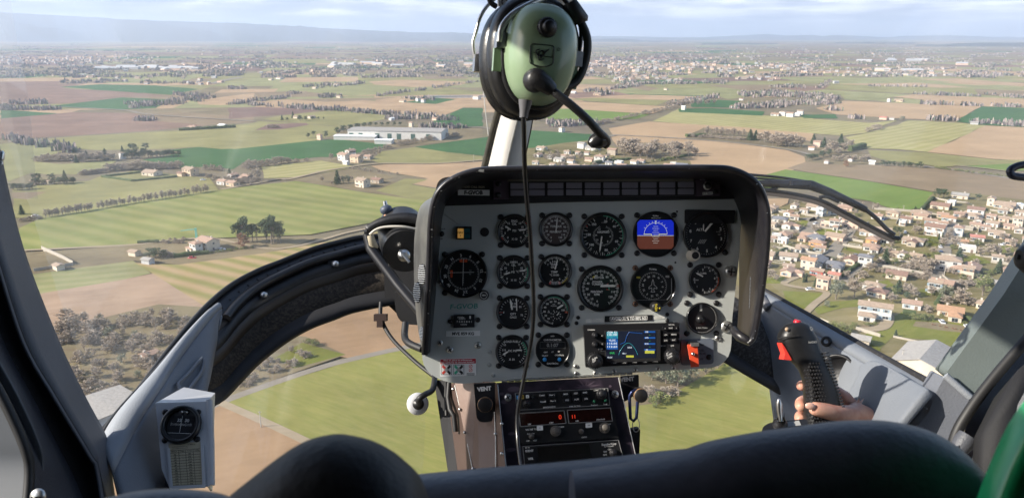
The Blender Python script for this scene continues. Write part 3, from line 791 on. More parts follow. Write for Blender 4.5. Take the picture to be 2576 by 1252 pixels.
# --- right
row('bare', 8, (10, 495), (220, 500), 9, 84, 'in the belt along the straight road', 8); trees('conifer', 8, [(305, 478, 68), (378, 505, 72), (495, 500, 92), (530, 508, 50)], 'in the park by the road', 1.15)
trees('bare', 8, [(430, 545, 92), (455, 540, 80), (520, 540, 76), (570, 505, 60), (400, 560, 70), (480, 560, 60)], 'in the park by the road')
row('round', 8, (250, 600), (420, 560), 7, 46, 'at the edge of the park', 8, 1.3); row('bare', 8, (440, 600), (700, 605), 9, 46, 'at the edge of the park', 8)
tree('russet', 8, 533, 640, 50, 'on the edge of the fallow field')
row('round', 8, (770, 632), (1080, 648), 10, 40, 'in the hedge by the fallow field', 6, 1.3); row('bush', 8, (1150, 650), (1680, 715), 16, 20, 'in the hedge along the grey road', 4, 1.4)
trees('brush', 8, [(690, 392, 34), (735, 380, 42), (770, 372, 34)], 'in the copse between the pale fields', 1.2); tree('olive', 8, 930, 318, 42, 'by the farm at the sandy field', 1.2)
VR = 'in the village at the right'
trees('round', 9, [(1655, 300, 92), (1700, 290, 80), (1335, 595, 70), (1300, 570, 50), (2040, 425, 56), (2010, 400, 44)], VR, 1.2)
trees('pine', 9, [(1985, 320, 62)], VR, 1.3)
trees('conifer', 9, [(1220, 835, 132), (1820, 835, 140), (655, 1025, 100), (1465, 415, 56), (1325, 1080, 122), (1905, 620, 50), (2150, 910, 120)], VR, 1.1)
trees('cypress', 9, [(570, 985, 80), (550, 990, 66), (1660, 640, 60), (1690, 620, 50), (1760, 390, 60)], VR)
trees('green', 9, [(2020, 1100, 190), (1620, 805, 74), (1400, 810, 66), (1300, 850, 70), (440, 695, 46), (330, 730, 30), (230, 910, 46)], VR, 1.05)
trees('olive', 9, [(815, 1130, 180), (1705, 1140, 160), (740, 1195, 74), (1560, 700, 46), (2240, 1010, 80), (860, 1050, 90)], VR, 0.95)
trees('bare', 9, [(965, 1115, 180), (1470, 595, 84), (1500, 590, 70), (1270, 705, 60), (1790, 705, 112), (1560, 905, 130), (1500, 900, 110), (1450, 885, 96), (1610, 890, 110), (1840, 1170, 150), (1400, 1090, 110), (1450, 1110, 90),
                  (2080, 770, 112), (2140, 770, 96), (2000, 780, 90), (280, 965, 96), (325, 980, 70), (1080, 905, 90), (1130, 890, 70), (900, 960, 80), (1270, 1160, 96), (2290, 1060, 92), (2330, 980, 110), (1600, 1100, 96), (1920, 420, 60), (2180, 640, 70), (2260, 700, 80), (1150, 380, 50)], VR)
row('bush', 9, (1380, 800), (1660, 760), 8, 40, VR, 16, 1.3); row('bush', 9, (1560, 640), (1700, 690), 6, 34, VR, 12); row('brush', 9, (1150, 900), (1560, 960), 9, 46, VR, 16, 1.2); row('bush', 9, (1900, 960), (2250, 900), 7, 44, VR, 20, 1.2)
row('brush', 9, (480, 330), (1000, 380), 8, 26, VR, 8, 1.3); row('bush', 9, (1130, 380), (1460, 400), 6, 26, VR, 5); row('brush', 9, (1660, 1050), (2100, 980), 8, 60, VR, 18, 1.2)
trees('green', 4, [(790, 235, 74), (840, 240, 62), (745, 215, 60)], 'beside the white villa', 1.3)
trees('bush', 4, [(880, 205, 36), (960, 195, 30), (1000, 190, 26), (1255, 158, 44), (1300, 160, 50), (1345, 158, 46), (1420, 140, 24), (1480, 165, 22), (1560, 185, 22)], 'on the lawns below the village', 1.3)
tree('conifer', 4, 1135, 264, 52, 'alone on the lawn'); row('russet', 4, (1345, 190), (1620, 245), 11, 16, 'in the small orchard on the lawn', 3); trees('brush', 4, [(1450, 60, 60), (1540, 60, 80), (1600, 70, 60), (1330, 110, 50)], 'beside the orange roofed bungalow')

RV = random.Random(5)
for i in range(170):
    x, y = RV.uniform(220, 2360), RV.uniform(330, 1130)
    if y < 330 + max(0, (1000 - x)) * .1 or (y > 820 and x < 700) or (y > 950 and x < 1000): continue
    kd = RV.choice(('brush', 'brush', 'bush', 'bare', 'round', 'olive', 'bare'))
    sc_y = .55 + (y - 330) / 800
    tree(kd, 9, x, y, RV.uniform(26, 52) * sc_y * (1.5 if kd == 'bare' else 1), 'among the houses of the right village', RV.uniform(1, 1.4))
for i in range(26):
    tree(RV.choice(('brush', 'brush', 'bush', 'round')), 7, RV.uniform(0, 700), RV.uniform(620, 750), RV.uniform(22, 36), 'between houses of the estate', RV.uniform(1, 1.5))
# --- near woods below left and under the panel
for i in range(165):
    x = RT.uniform(150, 560); y = RT.uniform(800, 1010)
    if x > 580 - (y - 790) * 1.1 or x < 120 + (y - 800) * 0.42: continue
    tree(RT.choice(('bare', 'bare', 'bare', 'poplar', 'brush', 'brush', 'brush', 'olive')), 0, x, y, RT.uniform(20, 38), 'in the brown wood below left')
for i in range(20):
    t = RT.random(); tree(RT.choice(('brush', 'brush', 'bare')), 0, 590 + t * 170 + RT.uniform(-25, 25), 985 - t * 70 + RT.uniform(-45, 10), RT.uniform(15, 26), 'in the scrub seen through the left chin window')
trees('bush', 0, [(775, 866, 18), (794, 872, 22)], 'in the scrub seen through the left chin window')
trees('olive', 0, [(1640, 960, 50), (1675, 968, 58), (1705, 975, 66), (1735, 962, 56)], 'below the right end of the panel')
trees('green', 0, [(1775, 945, 52), (1805, 930, 46), (1830, 915, 40)], 'below the right end of the panel'); row('brush', 0, (1625, 1005), (1700, 995), 4, 34, 'below the right end of the panel', 4); tree('bush', 0, 1655, 1020, 34, 'below the right end of the panel', 1.4)

# ---- hedges: clipped, each its own
hedge_m = mat('clipped_hedge', A(72, 88, 50, 0.6), 0.95, color2=A(104, 116, 66, 0.6), scale=2.5, bump=0.6, bscale=8)
def hedge(k, a, b, h, wd, where):
    p, q = G(*Z(k, *a)), G(*Z(k, *b))
    d = q - p; L = d.length; t = d.normalized(); nrm = Vector((-t.y, t.x, 0))
    n = max(3, int(L / 1.6)); rings = []
    rr = random.Random(int(L * 10))
    for i in range(n + 1):
        c = p + d * (i / n); ww = wd * rr.uniform(0.8, 1.2) / 2; hh = h * rr.uniform(0.86, 1.12)
        rings.append([c - nrm * ww, c - nrm * ww * 1.05 + Vector((0, 0, hh * .8)), c - nrm * ww * .5 + Vector((0, 0, hh)), c + nrm * ww * .5 + Vector((0, 0, hh * 1.02)), c + nrm * ww + Vector((0, 0, hh * .8)), c + nrm * ww])
    mb = MB(); mb.loft(rings, 0, closed=True, caps=True, smooth=False)
    o = mb.build('hedge', hedge_m, None, tuple(p))
    later(o, 'clipped dark green hedge', 'hedge', where, Z(k, *a)[0])
for k, a, b, h, wd, wh in [(5, (720, 712), (935, 742), 1.6, 2, 'round the walled lawn at the left'), (5, (935, 742), (1250, 712), 1.6, 2, 'round the walled lawn at the left'), (5, (720, 712), (1000, 680), 1.6, 2, 'round the walled lawn at the left'),
                           (1, (1225, 818), (1475, 790), 2.6, 2.2, 'in front of the crane house'), (1, (970, 718), (1120, 708), 2.0, 1.6, 'behind the crane house'), (5, (1260, 385), (1660, 362), 3.5, 4, 'at the far green-roofed sheds'),
                           (9, (1510, 405), (1615, 300), 2.4, 2.2, 'at the corner of the vivid green field'), (9, (860, 950), (1005, 850), 2.2, 1.8, 'beside the grey hip-roofed house'), (9, (280, 790), (410, 720), 2.0, 1.6, 'left of the tan gabled house'),
                           (7, (1040, 700), (1260, 660), 2.0, 2.5, 'along the bare grove'), (7, (480, 735), (620, 690), 3.0, 3, 'between the estate houses'), (7, (590, 705), (800, 690), 2.4, 3, 'between the estate houses'), (8, (560, 530), (665, 500), 5, 5, 'by the park'),
                           (9, (1640, 1180), (1720, 1050), 2.2, 2, 'beside the lower gardens'), (4, (1180, 118), (1260, 128), 2, 2, 'by the villa lawn'), (4, (1560, 150), (1660, 200), 2, 2, 'by the villa lawn'), (7, (1255, 500), (1420, 495), 3.5, 5, 'at the end of the roadside wood'), (9, (1500, 400), (1440, 405), 2, 2, 'at the corner of the vivid green field')]:
    hedge(k, a, b, h, wd, wh)

# ---- far woods and thickets, too many and too far to count
fw = MB(); rr = random.Random(77)
def lump(x, y, r, h):
    for _ in range(12):
        a = rr.uniform(0, 3.14); k_ = r * rr.uniform(.14, .42); c, s = math.cos(a) * k_, math.sin(a) * k_
        ox, oy = rr.gauss(0, r * .75), rr.gauss(0, r * .75); hh = h * rr.uniform(.3, 1.1)
        fw.add([(x + ox - c, y + oy - s, 0), (x + ox + c, y + oy + s, 0), (x + ox + c * .8, y + oy + s * .8, hh * .75), (x + ox + c * .2, y + oy + s * .2, hh), (x + ox - c * .7, y + oy - s * .7, hh * .8)], [(0, 1, 2, 3, 4)], rr.choice((0, 0, 1, 2, 3)))
def thicket(k, a, b, n, spread, h=9):
    for i in range(int(n * .75)):
        t = rr.random()
        p = G(*Z(k, a[0] + (b[0] - a[0]) * t, a[1] + (b[1] - a[1]) * t + rr.uniform(-spread, spread)))
        sz = rr.uniform(.7, 1.3); lump(p.x, p.y, 3.6 * sz, h * .72 * sz)
for args in [(5, (430, 45), (850, 35), 70, 10), (5, (990, 48), (1360, 55), 36, 5), (5, (80, 195), (320, 190), 30, 8), (5, (900, 215), (1450, 165), 90, 18), (5, (1220, 130), (1500, 150), 36, 10), (5, (0, 235), (420, 235), 50, 6), (5, (950, 315), (1110, 310), 22, 6), (5, (20, 440), (520, 525), 60, 22), (5, (0, 215), (60, 215), 8, 5),
             (6, (630, 95), (1100, 60), 60, 12), (6, (490, 145), (590, 140), 14, 5), (6, (740, 172), (960, 172), 26, 6), (6, (0, 105), (120, 100), 20, 8), (6, (0, 235), (500, 175), 60, 5), (6, (180, 235), (1150, 300), 90, 8), (6, (1100, 300), (1700, 335), 50, 6), (6, (1420, 190), (1680, 195), 24, 8), (6, (1230, 165), (2050, 45), 60, 5), (6, (1600, 425), (1960, 430), 30, 6), (6, (1310, 345), (1900, 360), 40, 8),
             (7, (420, 130), (900, 75), 70, 8), (7, (700, 62), (1600, 55), 140, 10), (7, (1100, 245), (1500, 175), 60, 8), (7, (1700, 165), (2087, 150), 90, 18), (7, (1650, 260), (2087, 245), 70, 12), (7, (130, 400), (560, 395), 60, 16), (7, (500, 148), (640, 150), 16, 5),
             (8, (0, 120), (480, 160), 110, 16), (8, (0, 200), (480, 190), 80, 12), (8, (340, 85), (430, 35), 26, 5), (8, (0, 75), (240, 80), 36, 6), (8, (700, 72), (1100, 76), 30, 2), (8, (1000, 128), (1470, 142), 40, 3), (8, (1480, 130), (1789, 155), 24, 4), (8, (1060, 198), (1780, 222), 40, 3), (8, (1100, 305), (1320, 315), 20, 4), (8, (1420, 325), (1789, 352), 36, 6), (8, (560, 295), (640, 300), 10, 3), (8, (400, 235), (480, 245), 14, 6)]:
    thicket(*args)
for i in range(1000):                               # woods strewn over the far plain
    u = rr.uniform(-250, 2830); v = 104 + rr.random() ** 0.8 * 92
    if 1430 < u < 2250 and v > 150 and rr.random() < 0.4: continue
    p = G(u, v); m_ = rr.randint(3, 9); L = mpp(p) * rr.uniform(6, 40)
    for j in range(m_): lump(p.x + (j / m_ - .5) * L * 2, p.y + rr.uniform(-12, 12) + (j / m_ - .5) * L * .3, 6 + mpp(p) * .8, rr.uniform(5, 9))
tag(fw.build('distant_woods', [mat('far_bare_wood', (0.29, 0.245, 0.23), 1, spec=0), mat('far_bare_wood_pale', (0.37, 0.31, 0.27), 1, spec=0), mat('far_evergreen_wood', (0.13, 0.16, 0.12), 1, spec=0), mat('far_dark_wood', (0.22, 0.19, 0.185), 1, spec=0)]),
    'woods, copses and hedgerows strewn over the far plain', 'woods', None, 'stuff')

# ================================================================== BUILDINGS
WALL = {'w': mat('white_render', (0.57, 0.55, 0.51), 0.8, var=0.08, scale=0.5), 'c': mat('cream_render', (0.58, 0.50, 0.39), 0.8, var=0.08, scale=0.5), 'p': mat('pink_render', (0.60, 0.44, 0.34), 0.85, var=0.1, scale=0.5),
        't': mat('tan_render', (0.55, 0.42, 0.29), 0.85, var=0.1, scale=0.5), 'o': mat('orange_render', (0.62, 0.33, 0.14), 0.85, var=0.1, scale=0.5), 's': mat('old_stone', (0.40, 0.34, 0.27), 0.9, var=0.25, scale=1.2), 'r': mat('red_render', (0.45, 0.10, 0.08), 0.85, var=0.1, scale=0.5), 'g': mat('grey_render', (0.42, 0.42, 0.42), 0.8, var=0.1, scale=0.5)}
def roofmat(n, c):
    return mat(n, c, 0.85, color2=tuple(min(1, x * 1.35) for x in c), scale=1.1, bump=0.5, bscale=3)
ROOF = {'s': roofmat('salmon_tiles', (0.30, 0.20, 0.145)), 't': roofmat('weathered_tan_tiles', (0.29, 0.215, 0.155)), 'b': roofmat('brown_tiles', (0.21, 0.13, 0.095)), 'g': roofmat('slate_grey_tiles', (0.15, 0.15, 0.16)), 'r': roofmat('red_tiles', (0.36, 0.16, 0.12)), 'o': roofmat('orange_tiles', (0.34, 0.20, 0.12)),
        'w': roofmat('white_sheeting', (0.68, 0.68, 0.66)), 'c': roofmat('pale_fibre_cement', (0.27, 0.25, 0.225)), 'f': roofmat('gravel_flat_roof', (0.52, 0.49, 0.45))}
RN = {'s': 'salmon', 't': 'tan', 'b': 'brown', 'g': 'grey', 'r': 'red', 'o': 'orange', 'w': 'white', 'c': 'pale grey', 'f': 'flat'}
WN = {'w': 'white', 'c': 'cream', 'p': 'pink', 't': 'tan', 'o': 'orange', 's': 'stone', 'r': 'red-walled', 'g': 'grey'}
pane_m = mat('dark_window_glass', (0.03, 0.035, 0.04), 0.15); frame_m = mat('window_frame', (0.6, 0.58, 0.55), 0.6); door_m = mat('painted_door', (0.22, 0.16, 0.12), 0.6, var=0.2, scale=2); chim_m = mat('chimney_render', (0.55, 0.48, 0.40), 0.85, var=0.1, scale=2)
shut = [mat('shutter_blue_grey', (0.25, 0.32, 0.36), 0.6), mat('shutter_brown', (0.22, 0.13, 0.08), 0.6)]
RH = random.Random(9)
def gable(mb, w_, d_, z, pitch, over, th=0.22, mi=0, cx=0, cy=0):
    x = w_ / 2 + over; y = d_ / 2 + over; r = (d_ / 2 + over) * pitch; dz = -over * pitch
    A_ = [(-x, -y, z + dz), (x, -y, z + dz), (x, 0, z + dz + r), (-x, 0, z + dz + r), (-x, y, z + dz), (x, y, z + dz)]
    vs = [(p[0] + cx, p[1] + cy, p[2] + th) for p in A_] + [(p[0] + cx, p[1] + cy, p[2]) for p in A_]
    mb.add(vs, [(0, 1, 2, 3), (3, 2, 5, 4), (7, 6, 9, 8), (8, 9, 10, 11), (0, 6, 7, 1), (4, 5, 11, 10), (1, 7, 8, 2), (2, 8, 11, 5), (0, 3, 9, 6), (3, 4, 10, 9)], mi)
def hip(mb, w_, d_, z, pitch, over, th=0.22, mi=0, cx=0, cy=0):
    x = w_ / 2 + over; y = d_ / 2 + over; r = y * pitch; xr = max(0.3, x - y); dz = -over * pitch
    vs = [(-x, -y, z + dz), (x, -y, z + dz), (x, y, z + dz), (-x, y, z + dz), (-x, -y, z + dz + th), (x, -y, z + dz + th), (x, y, z + dz + th), (-x, y, z + dz + th), (-xr, 0, z + dz + r + th), (xr, 0, z + dz + r + th)]
    vs = [(p[0] + cx, p[1] + cy, p[2]) for p in vs]
    mb.add(vs, [(3, 2, 1, 0), (0, 1, 5, 4), (1, 2, 6, 5), (2, 3, 7, 6), (3, 0, 4, 7), (4, 5, 9, 8), (5, 6, 9), (6, 7, 8, 9), (7, 4, 8)], mi)
def window_on(root, face, pos, z, ww, wh, w_, d_, cx=0, cy=0, sh=None, name='window'):
    """face 0: -y, 1: -x, 2: +x"""
    mb = MB()
    def bx(off, zz, sx, sz, out, mi):
        if face == 0: mb.box((cx + off, cy - d_ / 2 - out / 2 + 0.01, zz), (sx, out, sz), mi)
        elif face == 1: mb.box((cx - w_ / 2 - out / 2 + 0.01, cy + off, zz), (out, sx, sz), mi)
        else: mb.box((cx + w_ / 2 + out / 2 - 0.01, cy + off, zz), (out, sx, sz), mi)
    if name == 'window':
        bx(pos, z, ww, wh, 0.07, 0); bx(pos, z, ww - 0.16, wh - 0.16, 0.09, 1); bx(pos, z, 0.07, wh - 0.1, 0.11, 0)
        if sh is not None:
            bx(pos - ww * .75, z, ww * .48, wh, 0.08, 2); bx(pos + ww * .75, z, ww * .48, wh, 0.08, 2)
        mb.build('window', [frame_m, pane_m, shut[sh or 0]], root)
    else:
        bx(pos, z, ww, wh, 0.09, 0); mb.build('door', [door_m], root)
def house(k, x, y, wpx, roof, wall, style='gable', where=VR, rot=None, storeys=1, ratio=0.72, wing=0, name='house', detail=True, group=None, desc=None):
    u, v = Z(k, x, y)
    h = 2.9 if storeys == 1 else 5.6
    p = G(u, v, h)
    w_ = max(5.0, min(wpx / ZV[k][2] * mpp(p) * 0.80, 60)); d_ = min(w_ * ratio, 14) if name == 'house' else w_ * ratio
    if rot is None: rot = RH.choice((-36, -28, -40, 52, -32)) + RH.uniform(-6, 6)
    root = empty(name, (p.x, p.y, 0), (0, 0, R(rot)))
    mb = MB(); pitch = 0.34
    over = 0.45
    mb.box((0, 0, h / 2 - 0.2), (w_, d_, h + 0.4), 0)
    rf = MB()
    if style == 'gable':
        gable(rf, w_, d_, h, pitch, over)
        for sx in (-1, 1): mb.add([(sx * w_ / 2, -d_ / 2, h), (sx * w_ / 2, d_ / 2, h), (sx * w_ / 2, 0, h + d_ / 2 * pitch)], [(0, 1, 2) if sx > 0 else (2, 1, 0)], 0)
    elif style == 'hip': hip(rf, w_, d_, h, pitch, over)
    else:
        rf.box((0, 0, h + 0.08), (w_ - 0.5, d_ - 0.5, 0.12), 0)
        for q in ((0, d_ / 2 - .12, w_, .25), (0, -d_ / 2 + .12, w_, .25)): mb.box((q[0], q[1], h + 0.35), (q[2] - 0.004, q[3], 0.6), 0)
        for q in ((w_ / 2 - .12, 0), (-w_ / 2 + .12, 0)): mb.box((q[0], q[1], h + 0.35), (0.25, d_ - 0.51, 0.6), 0)
    if wing:
        ww, wd = w_ * 0.5, d_ * 0.85; wx = wing * w_ * 0.2; wy = -d_ * 0.5 - wd * 0.5 + 0.05; wh = 2.6
        mb.box((wx, wy, wh / 2 - 0.2), (ww, wd, wh + 0.4), 0)
        if style == 'flat': rf.box((wx, wy, wh + 0.1), (ww + .2, wd + .2, 0.18), 0)
        else: hip(rf, ww, wd, wh, pitch, 0.35, cx=wx, cy=wy)
    mb.build('wall', WALL[wall], root)
    ro = rf.build('roof', ROOF[roof], root)
    if detail and style != 'flat':
        c = MB(); cx = RH.uniform(-.3, .3) * w_; cy = RH.uniform(.05, .2) * d_; zt = h + d_ / 2 * pitch
        c.box((cx, cy, zt - 0.1), (0.7, 0.5, 1.6), 0); c.box((cx, cy, zt + 0.75), (0.82, 0.62, 0.14), 0)
        c.build('chimney', chim_m, ro)
    if detail:
        sh = RH.choice((None, 0, 1, None))
        n = 3 if w_ > 11 else 2
        for st in range(storeys):
            zz = 1.55 + st * 2.75
            for i in range(n):
                px_ = (i + 0.5) / n * w_ - w_ / 2
                if wing and abs(px_ - wing * w_ * .2) < w_ * 0.27 and st == 0: continue
                if i == 1 and st == 0: window_on(root, 0, px_, 1.05, 1.1, 2.1, w_, d_, name='door')
                else: window_on(root, 0, px_, zz, RH.choice((1.2, 1.8, 2.2)), 1.2, w_, d_, sh=sh)
            window_on(root, 1, RH.uniform(-.15, .15) * d_, zz, 1.4, 1.2, w_, d_, sh=sh)
            window_on(root, 2, RH.uniform(-.15, .15) * d_, zz, 1.2, 1.2, w_, d_)
        if wing: window_on(root, 0, 0, 1.3, min(2.4, ww * .5), 1.7, ww, wd, wx, wy)
    st = {'gable': 'gabled', 'hip': 'hip-roofed', 'flat': 'flat-roofed'}[style]
    d = desc or (f"{WN[wall]} {RN[roof]}-roofed house" if style != 'flat' else f"{WN[wall]} flat-roofed house")
    if storeys == 2 and not desc: d = 'two-storey ' + d
    later(o := root, d, 'house' if name == 'house' else name.replace('_', ' '), where, u, group)
    return root
# right-hand village, row by row
def rowname(y):
    if y < 400: return 'in the village edge by the fallow field'
    if y < 480: return 'in the village row below the green field'
    if y < 560: return 'in the village row beneath the wiper tip'
    if y < 660: return 'in the row by the turning circle'
    if y < 760: return 'in the row among the walled gardens'
    if y < 880: return 'in the row above the long garden wall'
    if y < 1000: return 'in the lower village row'
    return 'in the front row of the village'
for x, y, wpx, rf, wl_, st, s2, wing in [
    (480, 345, 90, 't', 'w', 'gable', 1, 0), (560, 380, 70, 't', 'w', 'hip', 1, 0), (430, 405, 100, 'o', 'w', 'gable', 1, 0), (360, 455, 140, 'g', 'w', 'hip', 1, 0), (425, 505, 120, 's', 'w', 'gable', 1, 1), (700, 370, 100, 'f', 'w', 'flat', 2, 0), (480, 435, 80, 's', 'w', 'gable', 1, 0),
    (810, 470, 95, 's', 'w', 'hip', 2, 1), (885, 440, 90, 's', 'w', 'hip', 2, 0), (735, 490, 60, 'f', 'p', 'flat', 1, 0), (290, 495, 60, 't', 'c', 'gable', 1, 0), (400, 580, 150, 's', 'w', 'hip', 1, 0), (385, 625, 70, 'f', 'w', 'flat', 1, 0), (655, 605, 170, 'g', 'w', 'hip', 1, 1), (668, 650, 140, 's', 'o', 'hip', 1, 0), (545, 685, 120, 't', 'w', 'hip', 1, -1), (280, 610, 70, 's', 'w', 'gable', 1, 0), (330, 590, 60, 'f', 'w', 'flat', 1, 0), (690, 690, 90, 's', 'w', 'gable', 1, 0),
    (1060, 560, 100, 't', 'w', 'gable', 1, 0), (1140, 560, 90, 's', 'w', 'gable', 1, 0), (1130, 620, 150, 's', 'o', 'hip', 1, 0), (1110, 680, 150, 's', 'w', 'hip', 1, 1), (1065, 765, 130, 'g', 'w', 'hip', 2, 0), (430, 755, 170, 't', 'w', 'gable', 1, 0), (600, 790, 140, 'o', 'c', 'gable', 2, 0), (815, 825, 165, 'g', 'w', 'hip', 1, 1), (425, 880, 150, 's', 'p', 'gable', 1, 1), (245, 815, 90, 'b', 'p', 'gable', 1, 0), (670, 880, 120, 't', 'r', 'gable', 1, 0), (720, 940, 120, 's', 'p', 'gable', 2, 0), (810, 910, 100, 'r', 's', 'gable', 1, 0), (430, 840, 90, 't', 'c', 'gable', 1, 0),
    (1290, 405, 120, 't', 'c', 'hip', 1, 0), (1160, 430, 100, 's', 'w', 'gable', 1, 0), (1400, 455, 100, 'b', 'w', 'gable', 1, 0), (1520, 430, 120, 's', 'c', 'gable', 1, 0), (1640, 520, 180, 'b', 'w', 'gable', 2, 0), (1750, 445, 130, 'o', 'w', 'hip', 1, 0), (1835, 525, 110, 's', 'w', 'hip', 2, 0), (1830, 412, 90, 's', 'p', 'gable', 1, 0), (1680, 345, 170, 'b', 'c', 'gable', 1, 0), (1990, 465, 90, 't', 'w', 'gable', 1, 0), (2110, 490, 110, 't', 'w', 'gable', 1, 0), (2200, 450, 90, 't', 'p', 'gable', 1, 0), (2320, 450, 90, 't', 'c', 'gable', 2, 0), (2135, 565, 130, 't', 'w', 'gable', 1, 1), (2240, 510, 80, 's', 'p', 'gable', 1, 0), (1980, 605, 120, 'r', 'w', 'gable', 1, 0), (1860, 640, 90, 'o', 't', 'gable', 1, 0), (1900, 690, 150, 'f', 'w', 'flat', 1, 0), (1450, 645, 120, 'b', 's', 'gable', 1, 0),
    (1285, 730, 90, 't', 'c', 'gable', 1, 0), (1365, 740, 90, 't', 'w', 'gable', 1, 0), (1480, 755, 110, 't', 't', 'gable', 1, 0), (1840, 860, 150, 's', 'p', 'hip', 1, 0), (1910, 855, 80, 't', 'c', 'gable', 2, 0), (1320, 905, 190, 'b', 'c', 'gable', 1, 0), (1640, 975, 120, 't', 'w', 'gable', 2, 0), (1165, 1050, 180, 'b', 'c', 'hip', 1, 0), (1445, 1145, 170, 's', 'w', 'gable', 1, 0), (2050, 1150, 150, 't', 'c', 'hip', 1, 1), (2100, 290, 90, 't', 'c', 'gable', 2, 0), (1840, 262, 150, 'c', 'c', 'gable', 1, 0), (2330, 345, 90, 'w', 'w', 'gable', 1, 0), (2260, 870, 140, 's', 'p', 'gable', 1, 0), (2200, 590, 90, 't', 't', 'gable', 1, 0), (2320, 540, 100, 't', 'w', 'gable', 1, 0), (2150, 765, 100, 't', 'w', 'gable', 1, 0), (2190, 385, 80, 't', 'w', 'gable', 1, 0), (1965, 500, 90, 's', 'c', 'gable', 1, 0), (1920, 410, 80, 's', 'w', 'gable', 1, 0), (1770, 318, 100, 'w', 'w', 'flat', 1, 0), (2330, 400, 80, 't', 'w', 'gable', 1, 0), (2050, 520, 90, 's', 'w', 'gable', 1, 0), (1600, 470, 110, 's', 'w', 'gable', 1, 0), (1700, 420, 100, 's', 'c', 'gable', 1, 0), (2400, 620, 90, 's', 'w', 'gable', 1, 0), (1370, 480, 60, 'f', 'w', 'flat', 1, 0), (2410, 480, 90, 't', 'w', 'gable', 1, 0), (1700, 490, 60, 's', 'w', 'gable', 1, 0), (2100, 430, 70, 's', 'w', 'gable', 1, 0), (2260, 640, 80, 's', 'p', 'gable', 1, 0), (2420, 800, 100, 's', 'w', 'gable', 1, 0), (2180, 985, 80, 'c', 'g', 'gable', 1, 0), (1230, 600, 60, 's', 'w', 'gable', 1, 0)]:
    house(9, x, y, wpx, rf, wl_, st, rowname(y), None, s2, wing=wing, group='houses of the village at the right')

placed = [Z(9, 0, 0)]
taken = [(x_, y_) for x_, y_ in [(o.location.x, o.location.y) for o, d, wh, u in REG if o.get('group') == 'houses of the village at the right']]
RF = random.Random(17)
nf = 0
for i in range(2600):
    x, y = RF.uniform(240, 2460), RF.uniform(335, 1000)
    if nf >= 95: break
    if y < 400 and 900 < x < 1560: continue
    if x < 900 and (y > 800 or (520 < x < 700 and 430 < y < 560)): continue
    if abs(x - (985 - (y - 480) * .72)) < 50 and 470 < y < 800: continue
    if abs(x - (1770 - (y - 500) * .28)) < 46 and y > 490: continue
    if 1180 < x < 1640 and y > 760: continue
    p = G(*Z(9, x, y))
    if min((p.x - a) ** 2 + (p.y - b) ** 2 for a, b in taken) < 14.5 ** 2: continue
    taken.append((p.x, p.y)); nf += 1
    wpx = RF.uniform(10, 15) / mpp(p) * 3.2666
    house(9, x, y, wpx, RF.choice('sstttobg'), RF.choice('wwwccp'), RF.choice(('gable', 'gable', 'hip')), rowname(y), None, RF.choice((1, 1, 1, 2)), wing=RF.choice((0, 0, 1, -1)), group='houses of the village at the right')
house(9, 1760, 1200, 230, 'o', 'c', 'gable', 'beside the villa lawn', -30, 1, wing=1, desc='long cream bungalow with orange roof')
villa = house(9, 1145, 1165, 310, 't', 'w', 'gable', 'above the curved drive', -28, 2, ratio=.45, wing=-1, desc='large white villa with tan roof')
big = house(4, 1330, 385, 480, 'c', 'c', 'gable', 'beside the right door post', 49, 1, ratio=.8, name='barn', detail=False, desc='large cream barn with pale grey ridged roof')
house(4, 925, 262, 130, 'c', 's', 'gable', 'below the white villa', -33, 1, ratio=.8, name='barn', detail=False, desc='small open barn with weathered roof')
# housing estate behind the panel
for i, (x, y, wpx, rf, wl_, st, s2) in enumerate([(70, 585, 95, 't', 'w', 'gable', 1), (400, 550, 80, 'c', 'w', 'gable', 2), (490, 585, 130, 'c', 'w', 'gable', 1), (650, 600, 90, 's', 's', 'gable', 2), (40, 640, 80, 's', 'w', 'gable', 1), (140, 655, 60, 'f', 'w', 'flat', 1), (280, 615, 60, 't', 'w', 'gable', 1), (372, 622, 56, 's', 'w', 'gable', 1), (215, 678, 100, 'c', 'w', 'gable', 1), (310, 690, 70, 't', 'w', 'gable', 1), (20, 700, 60, 't', 'w', 'gable', 1), (160, 720, 60, 't', 'w', 'gable', 1),
    (545, 655, 100, 's', 'w', 'hip', 2), (460, 675, 80, 's', 'p', 'gable', 1), (625, 705, 70, 'g', 'w', 'gable', 1), (705, 700, 80, 'w', 'w', 'flat', 1), (730, 728, 90, 's', 'w', 'gable', 1), (830, 695, 70, 't', 'w', 'gable', 1), (885, 690, 76, 's', 'w', 'gable', 1), (1000, 740, 100, 's', 'p', 'gable', 1), (1120, 730, 110, 's', 'w', 'gable', 1), (1225, 725, 110, 'g', 'w', 'gable', 2), (340, 735, 120, 't', 't', 'gable', 1), (80, 735, 60, 't', 'w', 'gable', 1), (430, 735, 50, 's', 'w', 'gable', 1), (570, 735, 70, 'g', 'w', 'gable', 1), (255, 650, 60, 's', 'w', 'gable', 1), (600, 650, 50, 't', 'c', 'gable', 1), (320, 655, 60, 't', 'w', 'gable', 1), (1150, 712, 50, 'f', 'w', 'flat', 1), (230, 735, 50, 's', 'w', 'gable', 1), (440, 625, 50, 's', 'w', 'gable', 1), (930, 745, 60, 'b', 'p', 'gable', 1)]):
    house(7, x, y, wpx, rf, wl_, st, 'in the estate just above the panel hood', None, s2, detail=(i % 2 == 0), group='houses of the estate above the panel')
